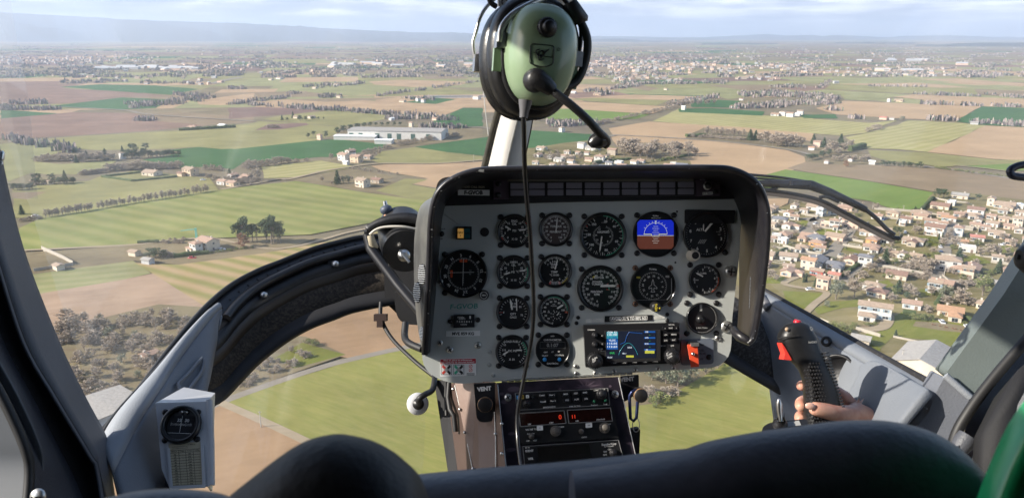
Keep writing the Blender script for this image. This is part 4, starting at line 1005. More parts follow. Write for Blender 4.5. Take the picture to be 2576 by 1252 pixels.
# farms and single houses
for k, x, y, wpx, rf, wl_, st, s2, wing, wh in [
    (0, 522, 602, 62, 's', 'c', 'gable', 2, -1, 'under the turquoise crane'), (0, 492, 610, 34, 's', 'w', 'hip', 2, 0, 'under the turquoise crane'), (5, 1070, 672, 140, 't', 'c', 'gable', 1, 0, 'on the walled lawn'), (5, 1340, 650, 120, 't', 't', 'gable', 2, 0, 'left of the hamlet'), (5, 1275, 680, 60, 'b', 't', 'gable', 1, 0, 'left of the hamlet'), (5, 1640, 690, 80, 's', 'w', 'gable', 2, 0, 'in the red-roofed hamlet'), (5, 1690, 715, 110, 's', 't', 'gable', 1, 0, 'in the red-roofed hamlet'), (5, 1570, 735, 90, 's', 'w', 'gable', 1, 0, 'in the red-roofed hamlet'), (5, 1740, 700, 90, 's', 's', 'gable', 1, 0, 'in the red-roofed hamlet'), (5, 1640, 745, 100, 's', 't', 'gable', 1, 0, 'in the red-roofed hamlet'),
    (5, 505, 572, 80, 't', 'w', 'gable', 1, 0, 'at the old farm far left'), (5, 860, 540, 40, 't', 'w', 'gable', 2, 0, 'by the tall dark evergreens'), (5, 345, 735, 70, 't', 'c', 'gable', 1, 0, 'among evergreens at the left edge'), (5, 240, 735, 50, 's', 'p', 'gable', 1, 0, 'among evergreens at the left edge'), (6, 1000, 608, 90, 's', 'w', 'gable', 2, 0, 'at the red farm'), (6, 950, 640, 120, 's', 'w', 'gable', 2, 0, 'at the red farm'), (6, 1050, 655, 110, 's', 't', 'gable', 2, 0, 'at the red farm'), (6, 1150, 655, 80, 's', 's', 'gable', 1, 0, 'at the red farm'), (6, 965, 700, 40, 'w', 'w', 'gable', 1, 0, 'at the red farm'),
    (6, 1100, 848, 130, 't', 'c', 'gable', 2, 0, 'among conifers by the green field'), (6, 1220, 845, 110, 'b', 's', 'gable', 1, 0, 'among conifers by the green field'), (6, 748, 480, 50, 's', 'p', 'hip', 2, 0, 'between dark evergreens by the warehouse'), (5, 1360, 358, 90, 's', 'c', 'gable', 1, 0, 'behind the far dark hedge'), (5, 1570, 345, 80, 'w', 'g', 'gable', 1, 0, 'behind the far dark hedge'), (6, 560, 330, 60, 't', 'c', 'gable', 1, 0, 'at the lone farm in the olive field'), (6, 680, 330, 70, 't', 'c', 'gable', 1, 0, 'at the lone farm in the olive field'), (6, 1400, 330, 80, 't', 'c', 'gable', 1, 0, 'at the farm left of the green field'), (6, 1340, 345, 50, 'w', 'w', 'gable', 1, 0, 'at the farm left of the green field'), (6, 1700, 345, 60, 's', 'p', 'gable', 1, 0, 'at the farm left of the green field'), (6, 1500, 380, 40, 's', 'c', 'gable', 2, 0, 'at the farm left of the green field'),
    (6, 1560, 180, 50, 's', 'w', 'gable', 2, 0, 'at a far farm by a green strip'), (6, 1600, 190, 40, 's', 'w', 'gable', 2, 0, 'at a far farm by a green strip'), (6, 1430, 200, 60, 't', 'c', 'gable', 1, 0, 'at a far farm by a green strip'), (6, 2040, 165, 70, 't', 'w', 'gable', 2, 0, 'at a far farm left of the headset'), (6, 820, 160, 40, 's', 'w', 'gable', 1, 0, 'at a far farm in sandy fields'), (6, 910, 165, 50, 't', 'c', 'gable', 1, 0, 'at a far farm in sandy fields'), (6, 530, 132, 60, 't', 'c', 'gable', 1, 0, 'at a small far farm'), (6, 710, 92, 50, 't', 'c', 'gable', 1, 0, 'at a tree-ringed far farm'), (6, 890, 68, 60, 't', 'w', 'gable', 1, 0, 'at a tree-ringed far farm'), (6, 1040, 52, 50, 't', 'w', 'gable', 1, 0, 'at a tree-ringed far farm'), (6, 420, 15, 70, 't', 'w', 'gable', 1, 0, 'on the far pale green field'), (6, 350, 24, 50, 't', 'c', 'gable', 1, 0, 'on the far pale green field'),
    (7, 235, 420, 56, 't', 'w', 'hip', 2, 0, 'behind the microphone boom'), (7, 330, 130, 50, 'w', 'w', 'gable', 1, 0, 'at the far white farm'), (7, 530, 145, 80, 't', 't', 'gable', 1, 0, 'at the far white farm'), (7, 1235, 248, 40, 'w', 'w', 'gable', 2, 0, 'by the far road'), (7, 1090, 103, 36, 't', 'c', 'gable', 1, 0, 'alone on a far green field'), (7, 1990, 310, 80, 's', 'w', 'gable', 1, 0, 'in the far white hamlet'), (7, 2060, 295, 60, 't', 'w', 'gable', 2, 0, 'in the far white hamlet'), (7, 1710, 185, 40, 's', 'w', 'gable', 1, 0, 'at the edge of the far wood'), (7, 1640, 245, 50, 's', 'w', 'gable', 1, 0, 'at the edge of the far wood'),
    (8, 90, 250, 60, 's', 'w', 'gable', 2, 0, 'in the white hamlet at the right'), (8, 145, 260, 60, 's', 'w', 'gable', 2, 0, 'in the white hamlet at the right'), (8, 190, 265, 60, 'w', 'w', 'gable', 1, 0, 'in the white hamlet at the right'), (8, 215, 243, 50, 't', 'w', 'gable', 2, 0, 'in the white hamlet at the right'), (8, 840, 158, 34, 't', 'w', 'gable', 2, 0, 'at the farm between sandy fields'), (8, 910, 168, 70, 't', 't', 'gable', 1, 0, 'at the farm between sandy fields'), (8, 800, 290, 60, 'r', 'p', 'gable', 1, 0, 'by the road under the sandy field'), (8, 858, 292, 40, 't', 'w', 'gable', 1, 0, 'by the road under the sandy field'), (8, 335, 460, 60, 's', 'p', 'gable', 2, 0, 'in the park'), (8, 295, 500, 50, 'o', 'w', 'gable', 1, 0, 'in the park'), (8, 400, 595, 44, 't', 'w', 'gable', 1, 0, 'at the edge of the park'), (8, 570, 580, 40, 'b', 'w', 'gable', 1, 0, 'at the edge of the park'), (8, 720, 598, 34, 'w', 'w', 'gable', 1, 0, 'by the hedge of the fallow field'), (8, 1490, 315, 40, 't', 't', 'gable', 1, 0, 'in the dark green field'), (8, 1440, 325, 60, 'c', 'g', 'gable', 1, 0, 'in the dark green field'),
    (1, 1040, 820, 40, 'c', 'g', 'gable', 1, 0, 'below the round evergreen'), (1, 945, 765, 34, 't', 'c', 'gable', 1, 0, 'left of the round evergreen'), (0, 375, 888, 40, 's', 'w', 'gable', 1, 0, 'in the wood below left'), (1, 410, 862, 44, 't', 'c', 'gable', 1, 0, 'inside the left walled yard')]:
    house(k, x, y, wpx, rf, wl_, st, wh, None, s2, wing=wing, detail=(wpx / ZV[k][2] > 24))
# white warehouse
def shed(k, x, y, L, D, H, rot, roof, wall, where, doors, desc, name='warehouse', pitch=0.08):
    u, v = Z(k, x, y); p = G(u, v, H)
    root = empty(name, (p.x, p.y, 0), (0, 0, R(rot)))
    m = MB(); m.box((0, 0, H / 2 - .2), (L, D, H + .4)); 
    for sx in (-1, 1): m.add([(sx * L / 2, -D / 2, H), (sx * L / 2, D / 2, H), (sx * L / 2, 0, H + D / 2 * pitch)], [(0, 1, 2) if sx > 0 else (2, 1, 0)])
    m.build('wall', WALL[wall], root)
    r_ = MB(); gable(r_, L, D, H, pitch, .6, .3); r_.build('roof', ROOF[roof], root)
    for q in doors:
        d_ = MB(); d_.box((q * L, -D / 2 - .05, H * .36), (L * .045, .16, H * .72)); d_.build('door', mat('dark_green_door', (0.05, 0.10, 0.08), 0.6), root)
    later(root, desc, 'warehouse', where, u)
shed(6, 1395, 438, 105, 34, 9, -8, 'c', 'w', 'in the middle distance', (-.46, -.36, -.18, -.05, .05, .2, .36), 'long white warehouse with dark doors')
shed(6, 1050, 488, 46, 16, 4, -6, 'w', 'w', 'left of the long warehouse', (), 'low white-roofed shed')
shed(6, 1280, 522, 18, 12, 4, -6, 'w', 'w', 'in front of the long warehouse', (), 'small white-roofed shed')
shed(6, 1880, 160, 120, 10, 4, 6, 'c', 'w', 'far left of the headset', (), 'very long low farm shed')
shed(0, 262, 1016, 17, 17, 4, -38, 'c', 'g', 'below the wood at lower left', (), 'pale flat-roofed building', 'warehouse', 0.03)
# far town and scattered far houses
ft = MB(); rr = random.Random(31)
def fhouse(p, L, D, H, c, r):
    a = rr.uniform(-.9, .3); rot = Matrix.Rotation(a, 3, 'Z')
    ft.box((p.x, p.y, H / 2), (L, D, H), c, rot)
    vs = [rot @ Vector(q) + Vector((p.x, p.y, 0)) for q in ((-L / 2 - .4, -D / 2 - .4, H), (L / 2 + .4, -D / 2 - .4, H), (L / 2 + .4, D / 2 + .4, H), (-L / 2 - .4, D / 2 + .4, H), (-L / 2, 0, H + D * .2), (L / 2, 0, H + D * .2))]
    ft.add(vs, [(0, 1, 5, 4), (2, 3, 4, 5), (1, 2, 5), (3, 0, 4)], r)
def town(u0, v0, u1, v1, n, big=False, hh=(5, 9)):
    n = int(n * (.36 if v1 > 150 else .2))
    for i in range(n):
        p = G(rr.uniform(u0, u1), rr.gauss((v0 + v1) / 2, (v1 - v0) / 3.4))
        if p.y < 500 or p.y > 16000: continue
        if big: fhouse(p, rr.uniform(20, 70), rr.uniform(14, 26), rr.uniform(4, 7), rr.choice((0, 1, 2)), 5)
        else: fhouse(p, rr.uniform(8, 14), rr.uniform(7, 10), rr.uniform(*hh) * .62, rr.choice((0, 0, 1, 2)), rr.choice((3, 4, 3, 4, 5)))
town(1450, 152, 1700, 180, 420, hh=(6, 12)); town(1660, 160, 1900, 184, 260, hh=(6, 11)); town(1540, 188, 1720, 206, 110); town(1900, 160, 2060, 180, 150); town(1480, 136, 1900, 160, 160); town(1840, 194, 1960, 203, 40); town(2050, 172, 2420, 196, 170); town(2150, 150, 2480, 162, 20, True); town(2200, 176, 2330, 184, 8, True)
town(0, 142, 260, 162, 330, hh=(6, 12)); town(240, 140, 400, 156, 120); town(220, 170, 520, 180, 48, True); town(450, 158, 600, 186, 60); town(300, 118, 700, 140, 90); town(820, 145, 1180, 165, 130); town(830, 158, 1200, 172, 24, True); town(560, 150, 760, 176, 80); town(0, 104, 1200, 126, 320); town(1400, 112, 2576, 150, 300); town(200, 186, 560, 215, 60); town(620, 180, 900, 190, 30)
tag(ft.build('distant_town', [mat('far_white_wall', (.38, .37, .36), .9), mat('far_cream_wall', (.38, .33, .27), .9), WALL['p'], ROOF['s'], ROOF['t'], mat('far_pale_sheeting', (.40, .40, .40), .9)]), 'pale towns and hamlets scattered far over the plain', 'town', None, 'stuff')

# ================================================================== SMALL THINGS ON THE GROUND
gw_m = mat('garden_wall_render', (0.38, 0.34, 0.28), 0.9, var=0.12, scale=0.6)
def gwall(k, pts, h, where):
    q = [G(*Z(k, *p)) for p in pts]
    m = MB()
    for a, b in zip(q, q[1:]):
        d = b - a; L = d.length
        m.box(((a.x + b.x) / 2, (a.y + b.y) / 2, h / 2 - .1), (L, 0.22, h + .2), 0, Matrix.Rotation(math.atan2(d.y, d.x), 3, 'Z'))
    o = m.build('garden_wall', gw_m, None, tuple(q[0]))
    o['kind'] = 'thing'; later(o, 'pale rendered garden wall', 'wall', where, Z(k, *pts[0])[0])
for k, pts, h, wh in [(9, [(825, 785), (1000, 835), (1120, 850), (1360, 895), (1560, 930)], 1.8, 'along the village lane'), (9, [(380, 695), (560, 745), (700, 770), (750, 745)], 1.7, 'along the village street'), (9, [(270, 550), (400, 570), (510, 575), (550, 540)], 1.6, 'round the turning circle'), (9, [(640, 540), (780, 555), (900, 560), (965, 480)], 1.6, 'round the turning circle'),
    (9, [(530, 430), (640, 450), (770, 445)], 1.6, 'behind the turning circle'), (9, [(870, 690), (1030, 715)], 1.8, 'between the back gardens'), (9, [(910, 640), (1040, 665)], 1.8, 'between the back gardens'), (9, [(1690, 940), (1740, 985), (1870, 1005)], 1.5, 'at the corner of the village street'), (9, [(1130, 385), (1490, 415)], 1.8, 'along the vivid green field'), (9, [(280, 400), (380, 420), (500, 425)], 1.6, 'at the back of the village'),
    (4, [(890, 222), (1040, 268)], 1.8, 'below the white villa'), (4, [(1120, 268), (1290, 305)], 1.2, 'above the large barn'), (4, [(670, 165), (740, 195)], 1.6, 'left of the white villa'), (1, [(295, 760), (440, 825), (518, 868)], 2.4, 'round the yard at the left post'), (1, [(240, 915), (518, 872)], 2.0, 'round the yard at the left post'), (9, [(2080, 400), (2250, 420)], 1.5, 'at the far right of the village'), (9, [(1620, 300), (1740, 325), (1900, 340)], 1.5, 'at the back of the village'), (9, [(1960, 770), (2160, 800)], 1.4, 'in the middle of the village')]:
    gwall(k, pts, h, wh)

RW = random.Random(8)
for i in range(34):
    x, y = RW.uniform(260, 2300), RW.uniform(370, 1000)
    if 900 < x < 1560 and y < 420 or (x < 900 and y > 820): continue
    u, v = Z(9, x, y); p = G(u, v); a = R(RW.choice((-33, 57)) + RW.uniform(-5, 5)); L = RW.uniform(7, 15); h = RW.uniform(1.3, 1.8)
    m = MB(); m.box((p.x, p.y, h / 2 - .1), (L, .2, h + .2), 0, Matrix.Rotation(a, 3, 'Z')); m.box((p.x + math.cos(a) * L / 2 - math.sin(a) * 4, p.y + math.sin(a) * L / 2 + math.cos(a) * 4, h / 2 - .1), (.2, 8.3, h + .2), 0, Matrix.Rotation(a, 3, 'Z'))
    o = m.build('garden_wall', gw_m, None, (p.x, p.y, 0)); o['kind'] = 'thing'; later(o, 'L-shaped garden wall', 'wall', rowname(y), u)
pole_m = mat('weathered_pole', (0.42, 0.38, 0.32), 0.9, var=0.15, scale=2)
def pole(k, x, y0, y1, where):
    u, v = Z(k, x, y1); p = G(u, v); h = min(11, (y1 - y0) / ZV[k][2] * mpp(p) / .93)
    m = MB(); m.tube([(p.x, p.y, -.1), (p.x, p.y, h * .5), (p.x, p.y, h)], [.17, .14, .1], 8)
    m.box((p.x, p.y, h * .95), (1.1, .1, .1), 0)
    later(m.build('utility_pole', pole_m, None, tuple(p)), 'thin grey utility pole', 'pole', where, u)
for a in [(0, 657, 1032, 1078, 'beside the farm track'), (0, 562, 958, 990, 'beside the pale lane'), (9, 1118, 330, 378, 'at the edge of the vivid green field'), (9, 1370, 355, 405, 'at the edge of the vivid green field'), (9, 725, 555, 610, 'in the village lawn'), (9, 352, 620, 690, 'left of the village street'), (6, 2015, 645, 705, 'on the lane behind the panel hood'), (4, 1170, 335, 430, 'in front of the large barn'), (6, 28, 300, 345, 'at the far dark field'), (8, 1130, 110, 135, 'at the far sandy field'), (7, 1615, 130, 165, 'on the far green field'), (9, 1705, 840, 940, 'at the street corner')]:
    pole(*a)
# crane
cr_m = mat('turquoise_paint', (0.10, 0.42, 0.38), 0.5)
u, v = Z(1, 1392, 735); p = G(u, v); hh = 135 / 2.8 * mpp(p)
root = empty('tower_crane', tuple(p))
m = MB()
for sx, sy in ((-.35, -.35), (.35, -.35), (.35, .35), (-.35, .35)): m.tube([(sx, sy, 0), (sx, sy, hh)], .10, 5)
for i in range(14):
    z = hh * i / 14; m.tube([(-.35, -.35, z), (.35, -.35, z + hh / 14)], .07, 4); m.tube([(-.35, .35, z + hh / 14), (-.35, -.35, z)], .03, 4)
m.build('mast', cr_m, root)
m = MB(); jl = 105 / 2.8 * mpp(p)
m.tube([(.6, 0, hh * .93), (-jl, -.4, hh * .86)], .11, 5); m.tube([(.6, 0, hh), (-jl * .5, -.2, hh * .93), (-jl, -.4, hh * .865)], .08, 5)
for i in range(9): m.tube([(-jl * i / 9, -.4 * i / 9, hh * (.93 - .07 * i / 9)), (-jl * (i + .5) / 9, -.4 * i / 9, hh * (.985 - .11 * i / 9))], .03, 4)
m.build('jib', cr_m, root)
m = MB(); m.box((.9, 0, hh * .3), (1.1, 1.0, 1.4)); m.build('ballast', WALL['g'], root)
tag(root, 'slim turquoise tower crane over the tan-roofed house', 'crane')
# cars
tyre_m = mat('tyre_rubber', (0.02, 0.02, 0.02), .9)
def make_car(color, nm):
    root = empty('parked_car', (0, 0, -500)); paint = mat(nm, color, .3, coat=.6)
    def ring(x, zs): return [(x, y, z) for y, z in zs]
    m = MB(); sec = [(-2.1, .45, .75, .7), (-2.0, .35, .95, .82), (-.9, .3, 1.0, .86), (.6, .3, 1.0, .86), (1.8, .32, .9, .82), (2.1, .45, .7, .68)]
    m.loft([[(x, -w_, a), (x, w_, a), (x, w_, b * .9), (x, w_ * .92, b), (x, -w_ * .92, b), (x, -w_, b * .9)] for x, a, b, w_ in sec], 0, True, True)
    m.build('body', paint, root)
    m = MB(); m.loft([[(x, -w_, .95), (x, w_, .95), (x, w_ * .8, b), (x, -w_ * .8, b)] for x, b, w_ in ((-1.7, 1.0, .8), (-1.2, 1.42, .8), (.3, 1.46, .8), (1.1, 1.0, .8))], 0, True, True)
    m.build('window', pane_m, root)
    m = MB(); m.loft([[(x, -w_, 1.44), (x, w_, 1.44), (x, w_ * .9, 1.5), (x, -w_ * .9, 1.5)] for x, w_ in ((-1.25, .6), (-.9, .66), (0, .66), (.35, .6))], 0, True, True); m.build('roof', paint, root)
    for sx in (-1.3, 1.3):
        for sy in (-.78, .78):
            m = MB(); m.lathe([(.01, -.1), (.32, -.1), (.32, .1), (.01, .1)], 14, 0, Matrix.Translation((sx, sy, .32)) @ Matrix.Rotation(R(90), 4, 'X')); m.build('wheel', tyre_m, root)
    return root
CARS = {'white': make_car((.75, .75, .75), 'white_car_paint'), 'red': make_car((.5, .02, .03), 'red_car_paint'), 'grey': make_car((.2, .21, .23), 'grey_car_paint'), 'blue': make_car((.05, .12, .3), 'blue_car_paint')}
cu = set()
def car(c, k, x, y, rot, where):
    p = G(*Z(k, x, y))
    if c not in cu: cu.add(c); o = CARS[c]; o.location = (p.x, p.y, .02); o.rotation_euler = (0, 0, R(rot))
    else: o = dup(CARS[c], (p.x, p.y, .02), R(rot))
    later(o, f'small {c} parked car', 'car', where, Z(k, x, y)[0], 'parked cars')
for a in [('red', 1, 1355, 822, 6, 'below the crane house hedge'), ('white', 1, 1560, 762, 10, 'right of the crane house'), ('grey', 1, 1530, 770, 10, 'right of the crane house'), ('white', 9, 650, 508, 40, 'on the turning circle'), ('white', 9, 1385, 580, 60, 'under the wiper tip'), ('grey', 9, 870, 768, -20, 'in the back gardens'), ('grey', 9, 985, 772, -20, 'in the back gardens'), ('blue', 9, 1680, 745, 70, 'on the village street'), ('white', 9, 1675, 700, 70, 'on the village street'), ('grey', 9, 1700, 650, 70, 'on the village street'),
          ('white', 4, 1420, 175, 80, 'by the small orchard'), ('white', 4, 1575, 205, 80, 'by the small orchard'), ('white', 9, 1910, 945, 20, 'at the pink house'), ('white', 9, 605, 1050, 10, 'on the lower drive'), ('blue', 9, 1215, 475, 30, 'below the green field'), ('grey', 9, 570, 395, 20, 'at the back of the village'), ('white', 9, 2200, 680, 10, 'at the far right lawns'), ('white', 5, 1430, 735, 10, 'beside the hamlet'), ('white', 5, 250, 990, 10, 'in the junk yard at the left')]:
    car(*a)
# swimming pools
pool_m = mat('pool_water', (.05, .30, .36), .1); rim_m = mat('pool_kerb', (.6, .56, .5), .8)
for k, x, y, wd, wh in [(9, 335, 820, 6, 'left of the orange gabled house'), (9, 735, 805, 6, 'behind the grey hip-roofed house'), (9, 2210, 683, 6, 'on the far right lawns'), (9, 965, 680, 5, 'in the back gardens')]:
    p = G(*Z(k, x, y)); root = empty('swimming_pool', (p.x, p.y, 0), (0, 0, R(-30)))
    m = MB(); 
    for c, s in (((0, wd * .3, .15), (wd + .8, .4, .3)), ((0, -wd * .3, .15), (wd + .8, .4, .3)), ((wd / 2 + .2, 0, .15), (.4, wd * .6 - .41, .3)), ((-wd / 2 - .2, 0, .15), (.4, wd * .6 - .41, .3))): m.box((c[0], c[1], c[2] + .2), s)
    m.build('kerb', rim_m, root); m = MB(); m.box((0, 0, .2), (wd, wd * .6 - .4, .3)); m.build('water', pool_m, root)
    later(root, 'small turquoise garden pool', 'pool', wh, x)
give_labels()

# ================================================================== HAZE
hz = MB(); hz.box((0, 20000, 334.5), (100000, 48400, 671))
ho = hz.build('haze', [], None)
ho.data.materials.clear()
hm = bpy.data.materials.new('haze'); hm.use_nodes = True
hn, hl = hm.node_tree.nodes, hm.node_tree.links
hn.remove(hn['Principled BSDF'])
pv = hn.new('ShaderNodeVolumePrincipled')
pv.inputs['Color'].default_value = (0.68, 0.80, 1.0, 1)
pv.inputs['Density'].default_value = 8.2e-5
pv.inputs['Anisotropy'].default_value = 0.2
hl.new(pv.outputs['Volume'], hn['Material Output'].inputs['Volume'])
ho.data.materials.append(hm)
tag(ho, 'pale blue haze over the far plain', 'haze', None, 'stuff')
# ================================================================== COCKPIT
class Frame:
    """a plane in the cockpit: x to the right, y up, z towards the seats; px() gives the plane point behind a measured pixel"""
    def __init__(s, u, v, d, roll=0, tx=0, ty=0):
        s.o = P(u, v, d); s.d = d; s.k = d / FPX
        s.R = CAMROT @ Matrix.Rotation(R(roll), 3, 'Z') @ Matrix.Rotation(R(tx), 3, 'X') @ Matrix.Rotation(R(ty), 3, 'Y')
        s.Ri = s.R.transposed()
    def px(s, u, v, z=0.0):
        ol = s.Ri @ (CAM - s.o); dl = s.Ri @ ray(u, v)
        p = ol + dl * ((z - ol.z) / dl.z)
        return (p.x, p.y)
    def px3(s, u, v, z=0.0):
        return Vector((*s.px(u, v, z), z))
    def loc(s, w):                       # world point into the frame
        return s.Ri @ (Vector(w) - s.o)
    def root(s, name):
        return empty(name, tuple(s.o), s.R)

blk = mat('black_paint', (0.012, 0.012, 0.014), 0.42, var=0.3, scale=60, bump=0.15, bscale=300)
blk_s = mat('satin_black', (0.016, 0.016, 0.018), 0.3)
blk_m = mat('matt_black', (0.010, 0.010, 0.012), 0.75, bump=0.3, bscale=500)
hood_m = mat('worn_black_hood', (0.012, 0.012, 0.016), 0.36, color2=(0.022, 0.021, 0.024), scale=40, bump=0.25, bscale=220)
pgrey = mat('panel_grey_paint', (0.445, 0.465, 0.445), 0.48, color2=(0.475, 0.495, 0.475), scale=14, bump=0.12, bscale=600)
pgrey2 = mat('cover_plate_grey', (0.34, 0.36, 0.35), 0.5, var=0.06, scale=20)
trim = mat('grey_trim_plastic', (0.165, 0.18, 0.205), 0.5, color2=(0.185, 0.20, 0.225), scale=9, bump=0.35, bscale=420)
trim_l = mat('light_grey_trim', (0.28, 0.30, 0.33), 0.5, var=0.05, scale=10, bump=0.3, bscale=420)
trim_d = mat('dark_grey_trim', (0.075, 0.08, 0.095), 0.5, var=0.08, scale=10, bump=0.35, bscale=420)
beamg = mat('green_grey_paint', (0.135, 0.16, 0.155), 0.5, var=0.05, scale=8, bump=0.2, bscale=300)
steel = mat('bare_steel', (0.55, 0.54, 0.52), 0.28, 1.0, var=0.15, scale=80)
alu = mat('worn_aluminium', (0.62, 0.62, 0.60), 0.38, 0.9, var=0.2, scale=50)
rubber = mat('black_rubber', (0.015, 0.015, 0.016), 0.55)
whi = mat('marking_white', (0.74, 0.73, 0.70), 0.6); whi_d = mat('dim_marking', (0.34, 0.34, 0.33), 0.6)
grn = mat('marking_green', (0.06, 0.42, 0.26), 0.6); redm = mat('marking_red', (0.62, 0.06, 0.04), 0.6); yel = mat('marking_yellow', (0.72, 0.58, 0.06), 0.6)
orng = mat('flag_orange', (0.75, 0.11, 0.03), 0.55); blu = mat('button_blue', (0.03, 0.30, 0.72), 0.4)
dialf = mat('dial_black', (0.010, 0.010, 0.011), 0.34, coat=0.35); dialb = mat('dial_brown_reflection', (0.075, 0.055, 0.052), 0.3, coat=0.5)
lab_w = mat('label_white', (0.74, 0.74, 0.72), 0.5); purple = mat('scuffed_purple_black', (0.016, 0.013, 0.02), 0.34, color2=(0.032, 0.024, 0.036), scale=18, lo=0.46, hi=0.52, coat=0.2)
pur_l = mat('worn_purple_patch', (0.075, 0.055, 0.075), 0.45)
MK = [dialf, whi, grn, redm, yel, orng, blu, dialb, whi_d]      # marking slots used on dials

# ------------------------------------------------------------------ instrument panel
PF = Frame(1288, 626, 1.36)
K = PF.k
panel = PF.root('instrument_panel')
tag(panel, 'grey helicopter instrument panel with round dials under a black hood', 'instrument panel')
def pp(u, v, z=0.0): return PF.px(u, v, z)
def rounded(pts, rad, n=6):
    """polygon with rounded corners; rad one number or one per corner"""
    out = []
    N = len(pts)
    for i in range(N):
        p = Vector(pts[i]).to_2d(); a = Vector(pts[i - 1]).to_2d(); b = Vector(pts[(i + 1) % N]).to_2d()
        r = rad[i] if isinstance(rad, (list, tuple)) else rad
        if r <= 0: out.append(tuple(p)); continue
        da, db = (a - p), (b - p)
        r = min(r, da.length * .49, db.length * .49)
        p0 = p + da.normalized() * r; p1 = p + db.normalized() * r
        for k in range(n + 1):
            t = k / n
            q = p0 * (1 - t) ** 2 + p * 2 * t * (1 - t) + p1 * t ** 2
            out.append((q.x, q.y))
    return out
def ccw(pts):
    a = sum(p[0] * q[1] - q[0] * p[1] for p, q in zip(pts, pts[1:] + pts[:1]))
    return pts if a > 0 else pts[::-1]
# face plate
fp = ccw(rounded([pp(1096, 505), pp(1868, 490), pp(1860, 640), pp(1842, 800), pp(1838, 922), pp(1600, 936), pp(1380, 951), pp(1130, 966), pp(1062, 930), pp(1062, 800)], [.02, .02, 0, 0, .07, 0, 0, .05, .05, 0]))
m = MB(); m.prism(fp, -0.004, 0.0); bevel(m.build('face_plate', pgrey, panel), 0.0012)
# hood: a deep black lip whose depth tapers down the sides
hp = [(1070, 892, .040), (1072, 860, .048), (1078, 760, .075), (1083, 640, .105), (1086, 560, .126), (1094, 510, .136), (1108, 480, .142), (1135, 456, .146), (1175, 438, .148), (1230, 429, .148), (1350, 427, .148), (1500, 426, .148), (1650, 425, .148), (1800, 425, .148), (1845, 430, .147), (1882, 446, .145), (1908, 470, .142), (1923, 505, .136), (1930, 550, .128), (1926, 640, .105), (1914, 740, .080), (1901, 820, .060), (1893, 850, .052), (1880, 862, .048)]
hp = [tuple(q) for q in spline(hp, 4)]
rings = []
hc = Vector(pp(1500, 650))
for i, (u, v, H) in enumerate(hp):
    c = Vector(pp(u, v, H))
    a_ = Vector(pp(*hp[max(i - 1, 0)][:2], H)); b_ = Vector(pp(*hp[min(i + 1, len(hp) - 1)][:2], H))
    t = (b_ - a_).normalized(); nrm = Vector((-t.y, t.x))                # outward: the path runs clockwise
    q = lambda off, z: (c.x + nrm.x * off, c.y + nrm.y * off, z)
    rings.append([q(-.004, -.03), q(-.004, H - .006), q(-.0035, H - .001), q(-.001, H + .003), q(.003, H + .004), q(.006, H + .001), q(.0075, H - .006), q(.0065, -.03)])
m = MB(); m.loft(rings, 0, closed=True, caps=True)
m.build('hood', hood_m, panel)
m = MB()                                                                # chipped paint along the lip
rr = random.Random(4)
for i in range(30):
    j = rr.randrange(4, len(hp) - 4); u, v, H = hp[j]
    if rr.random() < .5 and 1250 < u < 1700: continue
    c = Vector(pp(u, v, H + .0045)); s_ = rr.uniform(.0003, .0009); a = rr.uniform(0, 3)
    m.add([(c.x + math.cos(a + k * 1.57) * s_ * rr.uniform(.6, 2.2) + rr.uniform(0, .002), c.y + math.sin(a + k * 1.57) * s_ * rr.uniform(.6, 1.6), H + .0046) for k in range(4)], [(0, 1, 2, 3)])
c = Vector(pp(1210, 431, .153)); m.add([(c.x - .005, c.y, .1535), (c.x + .004, c.y - .0015, .1535), (c.x + .005, c.y + .0025, .1535), (c.x - .002, c.y + .003, .1535)], [(0, 1, 2, 3)])
for q in range(9):
    c = Vector(pp(1883 + q * 0.6, 700 + q * 9, .09)); H = .1 - q * .002
    m.add([(c.x - .0006, c.y - .002, H), (c.x + .0006, c.y - .002, H), (c.x + .0005, c.y + .003, H), (c.x - .0003, c.y + .003, H)], [(0, 1, 2, 3)])
m.build('paint_chip', alu, panel)
# black header band behind the caution lights
m = MB(); m.prism(ccw(rounded([pp(1098, 519), pp(1400, 509), pp(1866, 500), pp(1866, 446), pp(1098, 446)], [0, 0, 0, .035, .05])), 0.0, 0.010); m.build('header', blk_m, panel)
# left housing behind the hood
Aq = [(1100, 494, .13), (1088, 530, .125), (1084, 590, .115), (1083, 660, .10), (1080, 740, .082), (1076, 810, .064), (1072, 870, .048), (1072, 896, .04)]
Bq = [(1098, 490), (1058, 518), (1044, 580), (1041, 660), (1043, 740), (1049, 810), (1060, 870), (1068, 893)]
rings = [[PF.px3(a[0], a[1], a[2] - .012), PF.px3(a[0] + (b[0] - a[0]) * .45, a[1] + (b[1] - a[1]) * .45 , a[2] * .5 + .0), PF.px3(b[0], b[1], -.05), PF.px3(b[0] + 12, b[1], -.16)] for a, b in zip(Aq, Bq)]
m = MB(); m.loft([spline([r[i] for r in rings], 3) for i in range(4)], 0, closed=False)
hs_m = mat('scuffed_grey_metal', (0.20, 0.20, 0.19), 0.35, 0.55, color2=(0.12, 0.12, 0.12), scale=22, bump=0.1)
m.build('housing', hs_m, panel)
